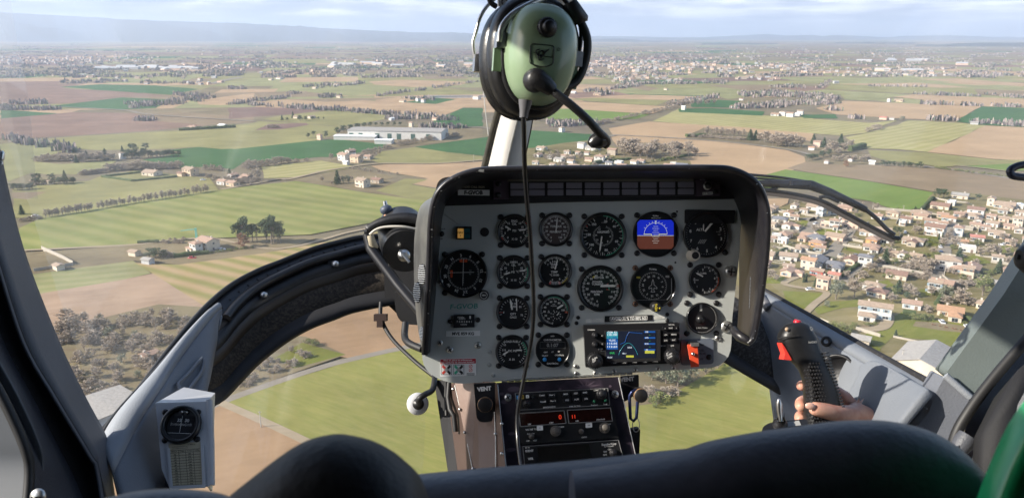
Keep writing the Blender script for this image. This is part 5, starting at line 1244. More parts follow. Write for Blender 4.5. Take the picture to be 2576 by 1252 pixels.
for (u0, v0, hh) in ((1068, 690, 26), (1056, 735, 26), (1071, 838, 18)):        # louvred vents on the housing
    m = MB(); c = PF.px3(u0, v0, .055 if v0 < 700 else .035); ax = Vector((.4, 0, 1)).normalized()
    n = 18
    side = Vector((-.72, 0, .69))
    yv = Vector((0, 1, 0)); xv = Vector((.69, 0, .72))
    pts = [c + side * .004 + yv * math.sin(6.2832 * i / n) * hh * K + xv * math.cos(6.2832 * i / n) * .011 for i in range(n)]
    m.add(pts, [tuple(range(n))], 0)
    for i in range(9):
        y = (i - 4) / 5 * hh * K; w_ = .010 * math.sqrt(max(0, 1 - (y / (hh * K)) ** 2))
        a = c + side * .0062 + yv * y
        m.tube([a - xv * w_, a + xv * w_], .0009, 5, 1)
    m.build('side_vent', [blk_m, alu], panel)

# ---- screws (one mesh, many objects)
def screw_mesh(mt, r=.0052, name='screw'):
    m = MB(); m.lathe([(r, 0), (r * .96, .0012), (r * .7, .0024), (r * .3, .0029), (.0001, .003)], 14, 0)
    for a in (20, 110):
        m.box((0, 0, .0030), (r * 1.3, r * .22, .0006), 1, Matrix.Rotation(R(a), 3, 'Z'))
    o = m.build(name, [mt, blk_m]); me = o.data; bpy.data.objects.remove(o); return me
scr_b = screw_mesh(mat('black_screw', (0.03, 0.03, 0.032), 0.35, 0.4)); scr_s = screw_mesh(alu, .0058); scr_r = screw_mesh(mat('rusty_screw', (0.26, 0.15, 0.10), 0.5, 0.5, var=.3, scale=200))
def screw(me, x, y, z, parent, s=1.0):
    o = bpy.data.objects.new('screw', me); col.objects.link(o); o.parent = parent; o.location = (x, y, z); o.rotation_euler = (0, 0, random.uniform(0, 3)); o.scale = (s, s, s)
    return o

def pol(r, a): return (r * math.sin(R(a)), r * math.cos(R(a)))
def dial_items(m, cx, cy, z, r, items):
    for it in items:
        k = it[0]; zz = z + .0002
        if k == 'ticks':                      # a0 a1 n r0 r1 w colour
            _, a0, a1, n, r0, r1, w_, c = it
            for i in range(n + 1):
                a = a0 + (a1 - a0) * i / n; p, q = pol(r0, a), pol(r1, a); t = pol(w_ / 2, a + 90)
                m.add([(cx + (p[0] - t[0]) * r, cy + (p[1] - t[1]) * r, zz), (cx + (p[0] + t[0]) * r, cy + (p[1] + t[1]) * r, zz), (cx + (q[0] + t[0]) * r, cy + (q[1] + t[1]) * r, zz), (cx + (q[0] - t[0]) * r, cy + (q[1] - t[1]) * r, zz)], [(0, 1, 2, 3)], c)
        elif k == 't':                        # text x y h colour [rot]
            put_text(m, it[1], cx + it[2] * r, cy + it[3] * r, zz + .0001, it[4] * r, it[5], it[6] if len(it) > 6 else 0, 0.025)
        elif k == 'nums':                     # [(s, ang)] rad h colour radial
            for s_, a in it[1]:
                p = pol(it[2], a); put_text(m, s_, cx + p[0] * r, cy + p[1] * r, zz + .0001, it[3] * r, it[4], -a if it[5] else 0, 0.025)
        elif k == 'arc': m.ring((cx, cy, zz + .00005), it[3] * r, it[4] * r, it[1], it[2], it[5])
        elif k == 'poly': m.add([(cx + p[0] * r, cy + p[1] * r, zz + it[3] if len(it) > 3 else zz) for p in it[1]], [tuple(range(len(it[1])))], it[2])
        elif k == 'line':
            (x0, y0), (x1, y1), w_, c = it[1:5]
            d = Vector((x1 - x0, y1 - y0)).normalized(); nn = Vector((-d.y, d.x)) * w_ / 2
            m.add([(cx + (x0 - nn.x) * r, cy + (y0 - nn.y) * r, zz + .0001), (cx + (x1 - nn.x) * r, cy + (y1 - nn.y) * r, zz + .0001), (cx + (x1 + nn.x) * r, cy + (y1 + nn.y) * r, zz + .0001), (cx + (x0 + nn.x) * r, cy + (y0 + nn.y) * r, zz + .0001)], [(0, 1, 2, 3)], c)
bez_m = mat('bezel_black', (0.012, 0.012, 0.013), 0.28, coat=0.3)
needle_m = mat('needle_white', (0.78, 0.77, 0.72), 0.5)
def gauge(name, u, v, r, items, needles=(), screws='b', soff=None, face=0, inner=.86, label=None):
    x, y = pp(u, v); r = r * K
    T = Matrix.Translation((x, y, 0))
    m = MB(); m.lathe([(r * 1.0, 0), (r, .003), (r * .985, .0058), (r * .95, .0066), (r * (inner + .03), .0062), (r * inner, .0048), (r * inner, .0008)], 44, 0, T)
    g = m.build(name, bez_m, panel)
    if label: g['label'] = label
    m = MB(); m.disc((x, y, .0012), r * (inner + .01), 44, 7 if face == 7 else 0)
    dial_items(m, x, y, .0013, r, items)
    m.build('dial', MK, g)
    for (px_, py_, a, ln, tl, w_) in needles:
        m = MB(); t = Vector(pol(1, a)); s_ = Vector((t.y, -t.x)); c = Vector((x + px_ * r, y + py_ * r))
        pts = [c - t * tl * r - s_ * w_ * r * .8, c - t * tl * r + s_ * w_ * r * .8, c + t * ln * r * .75 + s_ * w_ * r, c + t * ln * r, c + t * ln * r * .75 - s_ * w_ * r]
        m.prism(ccw([tuple(p) for p in pts]), .0030, .0038); m.build('needle', needle_m, g)
    if screws:
        me = {'b': scr_b, 's': scr_s, 'r': scr_r}[screws]
        so = (soff or (r / K * .80)) * K
        for sx in (-1, 1):
            for sy in (-1, 1): screw(me, x + sx * so, y + sy * so * 1.03, 0, g, 1.0 if r > 35 * K else .85)
    return g
W_ = 1
dual = lambda top, mid, low, extra=(): [('ticks', 212, 318, 14, .70, .82, .028, W_), ('ticks', 148, 42, 14, .70, .82, .028, W_), ('ticks', 212, 318, 3, .64, .82, .04, W_), ('ticks', 148, 42, 3, .64, .82, .04, W_)] + \
    [('t', s_, x_, y_, h_, W_) for s_, x_, y_, h_ in top] + [('t', s_, x_, y_, h_, W_) for s_, x_, y_, h_ in mid] + [('t', low, 0, -.47, .12, W_)] + list(extra)
oilnums = [('t', '15', -.33, .45, .12, W_), ('t', '15', .33, .45, .12, W_), ('t', '10', -.47, .23, .12, W_), ('t', '10', .47, .23, .12, W_), ('t', '5', -.54, -.12, .12, W_), ('t', '5', .54, -.10, .12, W_), ('t', '0', -.38, -.38, .12, W_), ('t', '0', .38, -.38, .12, W_)]
gauge('oil_gauge', 1294, 581, 43, dual([('ENG', 0, .58, .13), ('OIL', 0, .41, .13)], [('PSI', 0, .02, .13), ('P', -.36, .05, .12), ('°C', .30, .05, .12)], 'X 10', oilnums + [('arc', 72, 110, .80, .85, 2), ('arc', 52, 60, .80, .85, 3), ('arc', 232, 245, .80, .85, 3)]),
      [(-.22, .08, 303, .40, 0, .05), (.28, .06, 88, .42, 0, .05)])
gauge('torque_gauge', 1398, 577, 43, [('ticks', -158, 158, 60, .70, .80, .02, W_), ('ticks', -158, 158, 12, .66, .80, .03, W_), ('nums', [(str(i * 10), -150 + i * 25) for i in range(13)], .54, .11, W_, 0), ('t', 'TORQUE', 0, .17, .12, W_), ('t', 'PERCENT', 0, -.14, .12, W_), ('arc', -100, 95, .79, .82, 8)],
      [(0, -.18, 6, .92, 0, .035)], face=7)  # brown reflection in the cover glass put into the dial colour
gauge('airspeed_gauge', 1517, 593, 59, [('arc', 0, 172, .83, .86, 2), ('ticks', 12, 330, 29, .74, .84, .012, W_), ('ticks', 12, 330, 15, .70, .84, .02, W_), ('nums', [('20', 10), ('40', 50), ('60', 112), ('80', 168), ('100', 232), ('120', 275), ('150', 322)], .62, .10, W_, 0), ('t', 'KNOTS', .02, .56, .04, 8), ('t', 'AIRSPEED', 0, .16, .09, W_),
      ('ticks', 20, 340, 40, .36, .44, .012, W_), ('nums', [('4', 45), ('6', 95), ('8', 140), ('10', 190), ('12', 235), ('14', 275), ('17', 330)], .30, .07, W_, 0), ('poly', [pol(.74, 300), pol(.84, 298), pol(.84, 303)], 3)], [(-.06, -.02, 188, .70, 0, .032)])
# attitude display with lit screen
sky_m = mat('screen_blue', (0.01, 0.02, 0.2), 0.2, emit=(0.012, 0.03, 0.62), es=0.33); gnd_m = mat('screen_brown', (0.08, 0.03, 0.02), 0.2, emit=(0.10, 0.032, 0.022), es=0.42)
g = gauge('attitude_display', 1649, 589, 58, [('t', 'DIM', 0, .79, .06, W_), ('poly', [(-.13, .82), (-.07, .82), (-.10, .76)], W_), ('poly', [(.13, .76), (.07, .76), (.10, .82)], W_), ('t', 'PITCH SYNC', .02, .69, .05, W_)], [], inner=.96)
x, y = pp(1649, 589); r = 58 * K; m = MB()
dial_items(m, x, y, .0016, r, [('poly', [(-.80, -.06), (.78, -.06), (.78, .50), (.68, .62), (-.68, .62), (-.80, .50)], 0), ('poly', [(-.80, -.06), (-.80, -.52), (-.68, -.64), (.68, -.64), (.78, -.52), (.78, -.06)], 1)])
dial_items(m, x, y, .0018, r, [('line', (-.80, -.06), (.78, -.06), .018, 2), ('ticks', -60, 60, 8, .52, .58, .014, 2)] + [('line', (-.10 - .05 * (i % 2), -.02 + i * .09 - .36), (.10 + .05 * (i % 2), -.02 + i * .09 - .36), .012, 2) for i in range(9)] + [('line', (-.52, 0), (-.18, 0), .03, 3), ('line', (.14, 0), (.48, 0), .03, 3), ('line', (-.18, 0), (-.18, -.05), .03, 3), ('line', (.14, 0), (.14, -.05), .03, 3), ('poly', [(-.05, .58), (.05, .58), (0, .50)], 2), ('poly', [(-.04, .44), (.04, .44), (0, .5)], 2), ('arc', -90, 90, .49, .505, 2)])
m.build('screen', [sky_m, gnd_m, mat('screen_white', (.5, .5, .5), .3, emit=(.6, .65, .6), es=.35), mat('screen_yellow', (.5, .5, .1), .3, emit=(.6, .6, .2), es=.4)], g)
# altimeter with its square top plate and knob
m = MB(); m.prism(ccw(rounded([pp(1722, 527), pp(1848, 529), pp(1846, 562), pp(1722, 562)], .003)), 0.0, .004); m.build('mounting_plate', blk_m, panel)
g = gauge('altimeter', 1775, 591, 57, [('nums', [(str(i), i * 36 - 4) for i in range(10)], .70, .13, W_, 0), ('ticks', 0, 356, 50, .82, .87, .012, W_), ('t', 'ALT', -.28, .24, .11, W_), ('t', 'IN HG', .55, .14, .05, 8), ('t', 'FEET', .6, .02, .05, 8)] + [('line', (-.34 + i * .08, -.38), (-.22 + i * .08, -.20), .035, 8) for i in range(4)],
      [(-.05, .16, 40, .66, .0, .045), (-.12, .18, 2, .32, .0, .025)], screws=None, inner=.93)
screw(scr_b, *pp(1824, 635), 0, g)
m = MB(); T = Matrix.Translation((*pp(1742, 642), 0)); m.lathe([(16 * K, 0), (16 * K, .005), (13 * K, .006), (12.5 * K, .020), (11.5 * K, .022), (9 * K, .0222)], 24, 0, T); m.lathe([(9 * K, .0222), (7 * K, .0215), (.0001, .0215)], 24, 1, T); m.build('knob', [mat('ivory_knob', (.62, .58, .50), .45), blk_m], g)
# VOR
g = gauge('course_indicator', 1166, 688, 61, [('nums', [('3', -8), ('6', 22), ('E', 52), ('12', 82), ('15', 112), ('S', 142), ('21', 172), ('24', 202), ('W', 232), ('30', 262), ('33', 292), ('N', 322)], .76, .115, W_, 1), ('ticks', -8, 352, 72, .60, .66, .012, W_), ('ticks', -8, 352, 36, .58, .66, .016, W_), ('line', (0, .62), (-.03, -.50), .018, W_), ('line', (-.60, .04), (.44, .06), .018, W_),
      ('poly', [(-.16, .58), (.16, .58), (.15, .47), (-.15, .47)], 5), ('poly', [(-.54, .14), (-.44, .14), (-.45, -.16), (-.53, -.16)], 5), ('t', 'LOC', 0, .525, .05, 0), ('t', 'VOR', -.49, 0, .05, 0, 90), ('t', 'TO', .28, .13, .05, 8), ('t', 'FR', .28, -.02, .05, 8), ('ticks', 180, 180, 1, .70, .84, .02, W_), ('poly', [(0, -.82), (-.04, -.9), (.04, -.9)], W_), ('poly', [(.84, .06), (.94, .1), (.94, .02)], W_)] + [('line', (-.015, .45 - i * .09), (.015, .45 - i * .09), .02, W_) for i in range(10)], [], inner=.93, soff=47)
m = MB(); T = Matrix.Translation((*pp(1218, 741), 0)); m.lathe([(12 * K, 0), (12 * K, .010), (11 * K, .014), (9 * K, .0145), (.0001, .0145)], 22, 0, T)
for i in range(22): m.tube([(T.translation.x + 12 * K * math.cos(i * .2856), T.translation.y + 12 * K * math.sin(i * .2856), .001), (T.translation.x + 12 * K * math.cos(i * .2856), T.translation.y + 12 * K * math.sin(i * .2856), .011)], .0007, 4, 0)
m.ring((T.translation.x, T.translation.y, .0147), 8 * K, 9 * K, 0, 360, 1, 24); put_text(m, 'OBS', T.translation.x, T.translation.y, .0148, 4 * K, 1, 180); m.build('knob', [blk, whi], g)
gauge('oil_gauge', 1292, 684, 43, dual([('XMSN', 0, .58, .12), ('OIL', 0, .41, .12)], [('PSI', -.04, .0, .12), ('P', -.40, .03, .12), ('°C', .22, .03, .12)], 'X 10', oilnums + [('arc', 70, 130, .80, .85, 2)]), [(-.2, -.02, 252, .36, 0, .05), (.34, .07, 85, .38, 0, .05), (0, .0, 0, .82, 0, .008)])
gauge('temperature_gauge', 1396, 681, 43, [('ticks', -52, 160, 44, .72, .82, .02, W_), ('ticks', -52, 160, 11, .67, .82, .035, W_), ('ticks', 165, 205, 6, .62, .80, .03, W_), ('arc', 118, 150, .80, .84, 4), ('ticks', 158, 162, 1, .66, .84, .04, 3), ('ticks', 200, 204, 1, .66, .84, .04, 3), ('nums', [('1', -48), ('3', -30), ('5', -14), ('6', 0), ('7', 80), ('8', 150), ('9', 196)], .55, .11, W_, 0), ('t', 'TURB', -.06, .38, .12, W_), ('t', 'OUT', -.06, .22, .12, W_), ('t', 'TEMP', -.04, -.06, .12, W_), ('t', '°C X100', -.04, -.24, .11, W_)], [(0, .08, 14, .64, 0, .04)])
gauge('fuel_gauge', 1291, 785, 43, [('ticks', -100, 122, 18, .68, .80, .025, W_), ('nums', [('25', -8), ('30', 14), ('50', 52), ('75', 108)], .52, .11, W_, 0), ('t', 'E', -.55, 0, .1, W_), ('ticks', -90, -90, 1, .60, .82, .05, 3), ('t', 'FUEL', .02, .34, .12, W_), ('t', 'QTY', 0, -.10, .12, W_), ('t', 'GALS', 0, -.28, .12, W_)], [(-.06, .16, -10, .62, 0, .06), (.20, .40, -2, .45, .3, .035)])
gauge('turbine_speed_gauge', 1393, 781, 42, [('ticks', 185, 460, 55, .72, .82, .018, W_), ('ticks', 185, 460, 11, .68, .82, .03, W_), ('arc', -25, 90, .80, .84, 2), ('ticks', 94, 100, 2, .68, .84, .03, 5), ('nums', [(str(i), 188 + i * 2.58) for i in (10, 20, 30, 40, 50, 60, 70, 80)] + [('100', 86)], .56, .11, W_, 0), ('t', 'GAS', 0, .38, .06, W_), ('t', 'PRODUCER', 0, .29, .05, W_), ('t', '%', -.3, -.02, .08, W_), ('t', 'RPM', -.3, -.1, .05, W_), ('ticks', 0, 330, 10, .0, .03, .01, W_)] + [('nums', [(str(i), i * 36) for i in range(10)], .0, .0, W_, 0)][:0] + [('line', (.18 + .18 * math.sin(i * .628), -.27 + .18 * math.cos(i * .628)), (.18 + .26 * math.sin(i * .628), -.27 + .26 * math.cos(i * .628)), .03, W_) for i in range(10)] + [('t', str(s_), .18 + .36 * math.sin(s_ * .628), -.27 + .36 * math.cos(s_ * .628), .07, W_) for s_ in (3, 4, 6, 7, 8)],
      [(.2, .14, 58, .46, 0, .06), (.18, -.27, 40, .2, 0, .03)])
gauge('load_gauge', 1289, 884, 43, [('ticks', 222, 318, 10, .68, .80, .03, W_), ('ticks', 142, 36, 10, .68, .80, .03, W_), ('arc', 45, 105, .82, .86, 2), ('ticks', 50, 100, 4, .68, .84, .035, 9 if 0 else 2), ('t', 'LOAD FUEL', -.05, .60, .12, W_), ('t', 'DC PSI', .0, .06, .12, W_), ('t', 'X 10', -.04, -.44, .12, W_), ('t', '10', -.44, .40, .11, W_), ('t', '5 %', -.48, .10, .11, W_), ('t', '3', .38, .42, .11, W_), ('t', '2', .46, .26, .11, W_), ('t', '1', .52, .06, .11, W_), ('t', '0', .38, -.2, .11, W_), ('t', '0', -.44, -.2, .11, W_)], [(-.26, .02, 238, .38, 0, .05), (.22, .1, 88, .36, 0, .045)])
# rotor and turbine tachometer
gauge('rotor_tachometer', 1510, 725, 58.5, [('ticks', -172, 150, 128, .70, .78, .010, W_), ('ticks', -172, 150, 26, .66, .80, .018, W_), ('nums', [(str(i * 10), -166 + i * 24.6) for i in range(13)], .57, .09, W_, 0), ('t', 'ROTOR', -.05, .46, .09, W_), ('t', 'POWER', -.12, .28, .09, W_), ('t', 'TURBINE', -.12, .18, .09, W_), ('t', 'PERCENT', -.15, -.14, .09, W_), ('t', 'RPM', -.15, -.26, .09, W_), ('arc', -35, -22, .54, .60, 4), ('arc', 60, 100, .36, .39, 2), ('ticks', 58, 60, 1, .26, .40, .02, 3), ('ticks', 98, 100, 1, .26, .40, .02, 3), ('ticks', 80, 84, 1, .70, .82, .02, 3)],
      [(.08, .1, 88, .62, 0, .05), (.0, .1, 84, .42, .0, .05)], soff=47)
# heading display
g = gauge('heading_display', 1642, 719, 57, [('t', 'DIM', 0, .74, .07, W_), ('poly', [(-.17, .78), (-.09, .78), (-.13, .70)], W_), ('poly', [(.17, .70), (.09, .70), (.13, .78)], W_), ('nums', [('30', -25), ('33', 5), ('N', 35), ('3', 65), ('6', 95), ('E', 125), ('12', 155), ('15', 185), ('S', 215), ('21', 245), ('24', 275), ('W', 305)], .44, .085, W_, 1), ('ticks', 5, 365, 72, .58, .62, .012, W_), ('ticks', 5, 365, 36, .55, .62, .014, W_),
      ('t', '000', -.64, .38, .085, 4), ('t', '325', .64, .42, .085, W_), ('line', (-.72, -.62), (.62, -.60), .012, 8), ('line', (.62, -.60), (.82, -.36), .05, W_), ('line', (.82, -.36), (.82, .34), .03, 8)] +
      [('line', a_, b_, .018, W_) for a_, b_ in zip([(0, .30), (.04, .18), (.05, .06), (.18, -.06), (.18, -.12), (.05, -.08), (.04, -.20), (.09, -.26), (0, -.26), (-.09, -.26), (-.04, -.20), (-.05, -.08), (-.18, -.12), (-.18, -.06), (-.05, .06), (-.04, .18)], [(.04, .18), (.05, .06), (.18, -.06), (.18, -.12), (.05, -.08), (.04, -.20), (.09, -.26), (0, -.26), (-.09, -.26), (-.04, -.20), (-.05, -.08), (-.18, -.12), (-.18, -.06), (-.05, .06), (-.04, .18), (0, .30)])], [], inner=.95, screws='r', soff=44)
x, y = pp(1646, 770); m = MB(); T = Matrix.Translation((x, y, .004)); m.lathe([(13 * K, 0), (12 * K, .018), (10.5 * K, .020), (.0001, .020)], 22, 0, T); put_text(m, 'HDG', x - 2 * K, y, .0243, 6 * K, 1, 90); m.add([(x + 4 * K, y - 2 * K, .0243), (x + 8 * K, y + 1 * K, .0243), (x + 8 * K, y - 5 * K, .0243)], [(0, 1, 2)], 1); m.build('knob', [blk, yel], g)
gauge('climb_gauge', 1772, 703, 40, [('nums', [('1', -40), ('2', -10), ('4', 30), ('6', 82), ('4', 150), ('2', 190), ('1', 228), ('0', 274), ('5', 256)], .64, .13, W_, 0), ('ticks', 0, 180, 30, .76, .86, .014, W_), ('ticks', 0, 180, 9, .72, .86, .026, W_), ('t', 'CLIMB', -.1, .40, .11, W_), ('t', 'DOWN', -.55, -.02, .07, W_), ('arc', 80, 150, .86, .89, 5)], [(-.12, .20, -62, .52, .0, .05)], inner=.92, soff=36)
# slip indicator
g = gauge('slip_indicator', 1765, 800, 40, [('t', '2 MIN TURN', 0, -.60, .09, 8), ('poly', [(-.13, .95), (.02, .95), (.02, .46), (-.13, .46)], 8), ('line', (.1, .12), (.1, -.26), .02, 8), ('arc', 0, 360, .88, .90, 8)], [], inner=.92, soff=37)
m = MB(); x, y = pp(1765 - 4, 800 + 2); m.lathe([(.28 * 40 * K * math.cos(a * .1745), .002 + .008 * math.sin(a * .1745)) for a in range(9)] + [(.0001, .010)], 20, 0, Matrix.Translation((x, y, 0))); m.build('ball', blk_s, g)
# chronometer
g = gauge('chronometer', 1390, 879, 43, [('t', 'M800', 0, .80, .07, W_), ('t', 'CHRONOMETER', 0, .58, .10, W_), ('poly', [(-.74, .46), (.74, .46), (.74, .08), (-.74, .08)], 8, -.00005), ('poly', [(-.73, .45), (.73, .45), (.73, .09), (-.73, .09)], 0), ('t', '0.1:07', 0, .27, .20, 8), ('t', 'GMT', -.40, -.14, .08, W_), ('t', 'LT', 0, -.12, .08, W_), ('t', 'ET', .38, -.10, .08, W_), ('t', 'SELECT', -.44, -.34, .08, W_), ('t', 'CONTROL', .40, -.31, .08, W_), ('t', 'DAVTRON', .0, -.80, .10, W_)], [], inner=.97, soff=36)
for du in (-20, 17):
    m = MB(); T = Matrix.Translation((*pp(1390 + du, 903), .001)); m.lathe([(5 * K, 0), (5 * K, .003), (4 * K, .0042), (.0001, .0045)], 18, 0, T); m.build('button', blu, g)

# ---- caution strip along the header
hz0 = .010
m = MB(); m.prism(ccw([pp(1242, 454), pp(1280, 454), pp(1280, 502), pp(1242, 502)]), hz0, hz0 + .004); m.build('end_plate', pur_l, panel)
m = MB(); m.prism(ccw([pp(1280, 452), pp(1742, 449), pp(1742, 494), pp(1280, 500)]), hz0, hz0 + .006)
m.build('caution_strip', mat('strip_black', (.010, .009, .011), .5), panel)
st = bpy.data.objects['caution_strip']
m = MB(); m.box((*[(a + b) / 2 for a, b in zip(pp(1280, 455, .02), pp(1742, 451, .02))], hz0 + .008), (461 * K, 6 * K, .004), 0); m.build('rail', mat('khaki_rail', (.14, .13, .10), .5), st)
win_m = mat('caution_window', (.21, .20, .24), .28, coat=.5)
for i in range(10):
    u0 = 1284 + i * 46.2
    for j in (0, 1):
        v0 = 463 + j * 17 - i * .35
        q = [pp(u0, v0), pp(u0 + 39, v0), pp(u0 + 39, v0 + 14), pp(u0, v0 + 14)]
        m = MB(); m.prism(ccw(q), hz0 + .006, hz0 + .010); bevel(m.build('caution_light', win_m, st), .0008)
m = MB(); m.prism(ccw([pp(1744, 448), pp(1806, 446), pp(1806, 493), pp(1744, 495)]), hz0, hz0 + .005); tp = m.build('test_plate', pur_l, panel)
m = MB(); x, y = pp(1774, 469); T = Matrix.Translation((x, y, hz0 + .005)); m.lathe([(11 * K, 0), (10.5 * K, .003), (8 * K, .004)], 20, 0, T); m.lathe([(8 * K, .004), (6 * K, .010), (5 * K, .012), (.0001, .012)], 18, 1, T); m.build('push_button', [alu, blk_s], tp)
m = MB(); put_text(m, 'CAUTION', *pp(1770, 452), hz0 + .0055, 5 * K, 0); m.prism(ccw([pp(1762, 485), pp(1787, 484), pp(1787, 491), pp(1762, 492)]), hz0 + .005, hz0 + .0055, 0); put_text(m, 'LT TEST', *pp(1774.5, 488), hz0 + .0058, 4.5 * K, 1); m.build('lettering', [whi, blk], tp)
for u, v in ((1794, 455), (1794, 484)): screw(scr_b, *pp(u, v), hz0 + .005, tp, .9)
ep = bpy.data.objects['end_plate']
for u, v in ((1254, 464), (1254, 492)): screw(scr_b, *pp(u, v), hz0 + .004, ep, 1.0)
# call sign
m = MB(); m.prism(ccw([pp(1153, 478), pp(1232, 479), pp(1232, 493), pp(1153, 492)]), hz0, hz0 + .0006, 0); put_text(m, 'F-GVOB', *pp(1192, 485.5), hz0 + .0008, 9.5 * K, 1, 0, .05); m.build('call_sign_label', [lab_w, blk], panel)
m = MB(); put_text(m, 'RADIO CALL SIGN', *pp(1191, 471.5), hz0 + .0004, 5 * K, 0, -.5, .0, 56 * K); m.build('lettering', [mat('pale_gold_lettering', (.55, .5, .36), .6)], panel)
# switches and labels on the left of the face
m = MB(); m.prism(ccw([pp(1149, 570), pp(1187, 570), pp(1187, 602), pp(1149, 602)]), 0, .006, 0); sw = m.build('lighted_switch', blk_s, panel)
m = MB(); m.prism(ccw(rounded([pp(1152, 575), pp(1167, 575), pp(1167, 599), pp(1152, 599)], .001)), .006, .009, 0); put_text(m, 'NAV', *pp(1159.5, 585), .0092, 5 * K, 1); put_text(m, '1', *pp(1159.5, 593), .0092, 5 * K, 1); m.build('amber_lens', [mat('amber_lens', (.72, .42, .12), .35, emit=(.8, .42, .1), es=.12), blk], sw)
m = MB(); m.prism(ccw(rounded([pp(1168.5, 575), pp(1183, 575), pp(1183, 599), pp(1168.5, 599)], .001)), .006, .009, 0); put_text(m, 'GPS', *pp(1176, 587), .0092, 5 * K, 1); m.build('teal_lens', [mat('teal_lens', (.02, .11, .12), .3), blk], sw)
m = MB(); m.disc((*pp(1219, 583.5), .0006), 11.5 * K, 28); m.build('plug', blk_m, panel)
m = MB(); T = Matrix.Translation((*pp(1111, 588), 0)); m.lathe([(7 * K, 0), (7 * K, .002), (4 * K, .003), (3.4 * K, .012), (.0001, .0125)], 16, 0, T); put_text(m, 'BRIGHT', *pp(1112, 576), .0003, 3.6 * K, 0); put_text(m, 'DIM', *pp(1109, 601), .0003, 3.6 * K, 0); m.build('dimmer', blk, panel)
m = MB(); put_text(m, 'F-GVOB', *pp(1167, 770), .0003, 12.5 * K, 0, 2, 0.015, 70 * K, .15); m.build('handwriting', [mat('green_marker_ink', (.05, .27, .22), .6)], panel)
m = MB(); m.prism(ccw([pp(1141, 791), pp(1194, 790), pp(1194, 822), pp(1141, 824)]), 0, .004, 0); hb = m.build('hour_meter', blk_s, panel)
m = MB(); put_text(m, 'Hobbs', *pp(1160, 797), .0042, 4.5 * K, 0); put_text(m, 'QUARTZ', *pp(1163, 801.5), .0042, 3 * K, 0); put_text(m, '7 6 0 5 8 4 1', *pp(1168, 808), .0042, 4.5 * K, 0, 0, .02, 38 * K); put_text(m, 'HOURS', *pp(1167, 815), .0042, 3.5 * K, 0); m.box((*pp(1183, 797), .0042), (4 * K, 7 * K, .0002), 0); m.build('lettering', whi, hb)
for u, v in ((1133, 808), (1202, 804)): screw(scr_b, *pp(u, v), 0, hb, .9)
m = MB(); m.prism(ccw([pp(1122, 832), pp(1208, 831), pp(1208, 844), pp(1122, 846)]), 0, .0006, 0); put_text(m, 'MVE 859 KG', *pp(1165, 838.5), .0008, 7.5 * K, 1, 0, .035); m.build('weight_label', [lab_w, blk], panel)
# safety sticker
m = MB(); m.prism(ccw(rounded([pp(1107, 902), pp(1198, 900), pp(1198, 943), pp(1107, 947)], .002)), 0, .0006, 0)
m.prism(ccw([pp(1108, 903), pp(1197, 901), pp(1197, 913), pp(1108, 915)]), .0006, .0008, 1)
put_text(m, 'Mise en place et enlèvement', *pp(1152, 905.5), .0010, 3.4 * K, 0, 1, .03, 72 * K); put_text(m, 'des ceintures de sécurité AVANT', *pp(1152, 910.5), .0010, 3.4 * K, 0, 1, .03, 84 * K)
for u0, mi in ((1123, 2), (1154, 3)):
    m.box((*pp(u0, 929), .0007), (27 * K, 25 * K, .0003), 4); m.box((*pp(u0, 929), .0009), (25 * K, 23 * K, .0003), 0)
    for a in (45, -45):
        for s_ in (-1, 1): m.box((pp(u0, 929)[0] + s_ * 9 * K * math.cos(R(a)), pp(u0, 929)[1] + s_ * 9 * K * math.sin(R(a)), .0012), (10 * K, 6 * K, .0003), mi if s_ < 0 else 4, Matrix.Rotation(R(a), 3, 'Z'))
    m.disc((*pp(u0, 929), .0016), 5 * K, 16, 5)
for v0 in (920, 930):
    m.ring((*pp(1184, v0), .0009), 3.4 * K, 4.6 * K, 0, 360, 2, 16); m.box((*pp(1184, v0), .0009), (8 * K, 1 * K, .0002), 2, Matrix.Rotation(R(45), 3, 'Z'))
for q in range(3): m.box((*pp(1184, 938 + q * 2.5), .0008), (20 * K, 1 * K, .0002), 4)
m.build('safety_sticker', [lab_w, mat('sticker_red', (.45, .03, .04), .5), redm, grn, blk, whi_d], panel)
for u, v in ((1132, 879), (1202, 868)): screw(scr_s, *pp(u, v), 0, panel, 1.1)
for u, v in ((1108, 708), (1107, 862)): screw(scr_s, *pp(u, v), 0, panel, .9)
for u, v in ((1232, 885), (1231, 917), (1241, 943)):
    m = MB(); m.lathe([(5.5 * K, 0), (5 * K, .0008), (.0001, .001)], 14, 0, Matrix.Translation((*pp(u, v), 0))); m.build('rivet', pgrey2, panel)
m = MB(); a_, b_ = pp(1104, 529, .002), pp(1153, 563, .002); m.tube([(*a_, .0006), (*b_, .0006)], .0005, 5); m.build('scratch', alu, panel)

# ---- navigation radio on its cover plate
m = MB(); m.prism(ccw(rounded([pp(1440, 790), pp(1480, 785), pp(1672, 775), pp(1686, 800), pp(1692, 928), pp(1441, 944)], .012)), .0, .0022); cp = bevel(m.build('cover_plate', pgrey, panel), .0008)
for u, v in ((1454, 798), (1450, 812), (1448, 920), (1449, 938), (1497, 937), (1678, 790), (1678, 805), (1598, 929), (1654, 927), (1694, 925), (1545, 933)): screw(scr_s if v > 915 else scr_b, *pp(u, v), .0022, cp, .7)
bare_m = mat('bare_patch', (.6, .6, .56), .4, var=.2, scale=90)
for q in ([pp(1473, 802), pp(1520, 799), pp(1520, 809), pp(1473, 811)], [pp(1642, 795), pp(1672, 793), pp(1672, 801), pp(1642, 803)]):
    m = MB(); m.prism(ccw(rounded(q, .002)), .0022, .0027); m.build('worn_label', bare_m, cp)
m = MB(); m.prism(ccw([pp(1521, 794), pp(1640, 791), pp(1640, 805), pp(1521, 809)]), .0022, .0038, 0)
c4 = [pp(1534, 796), pp(1627, 794), pp(1627, 803.5), pp(1534, 806)]
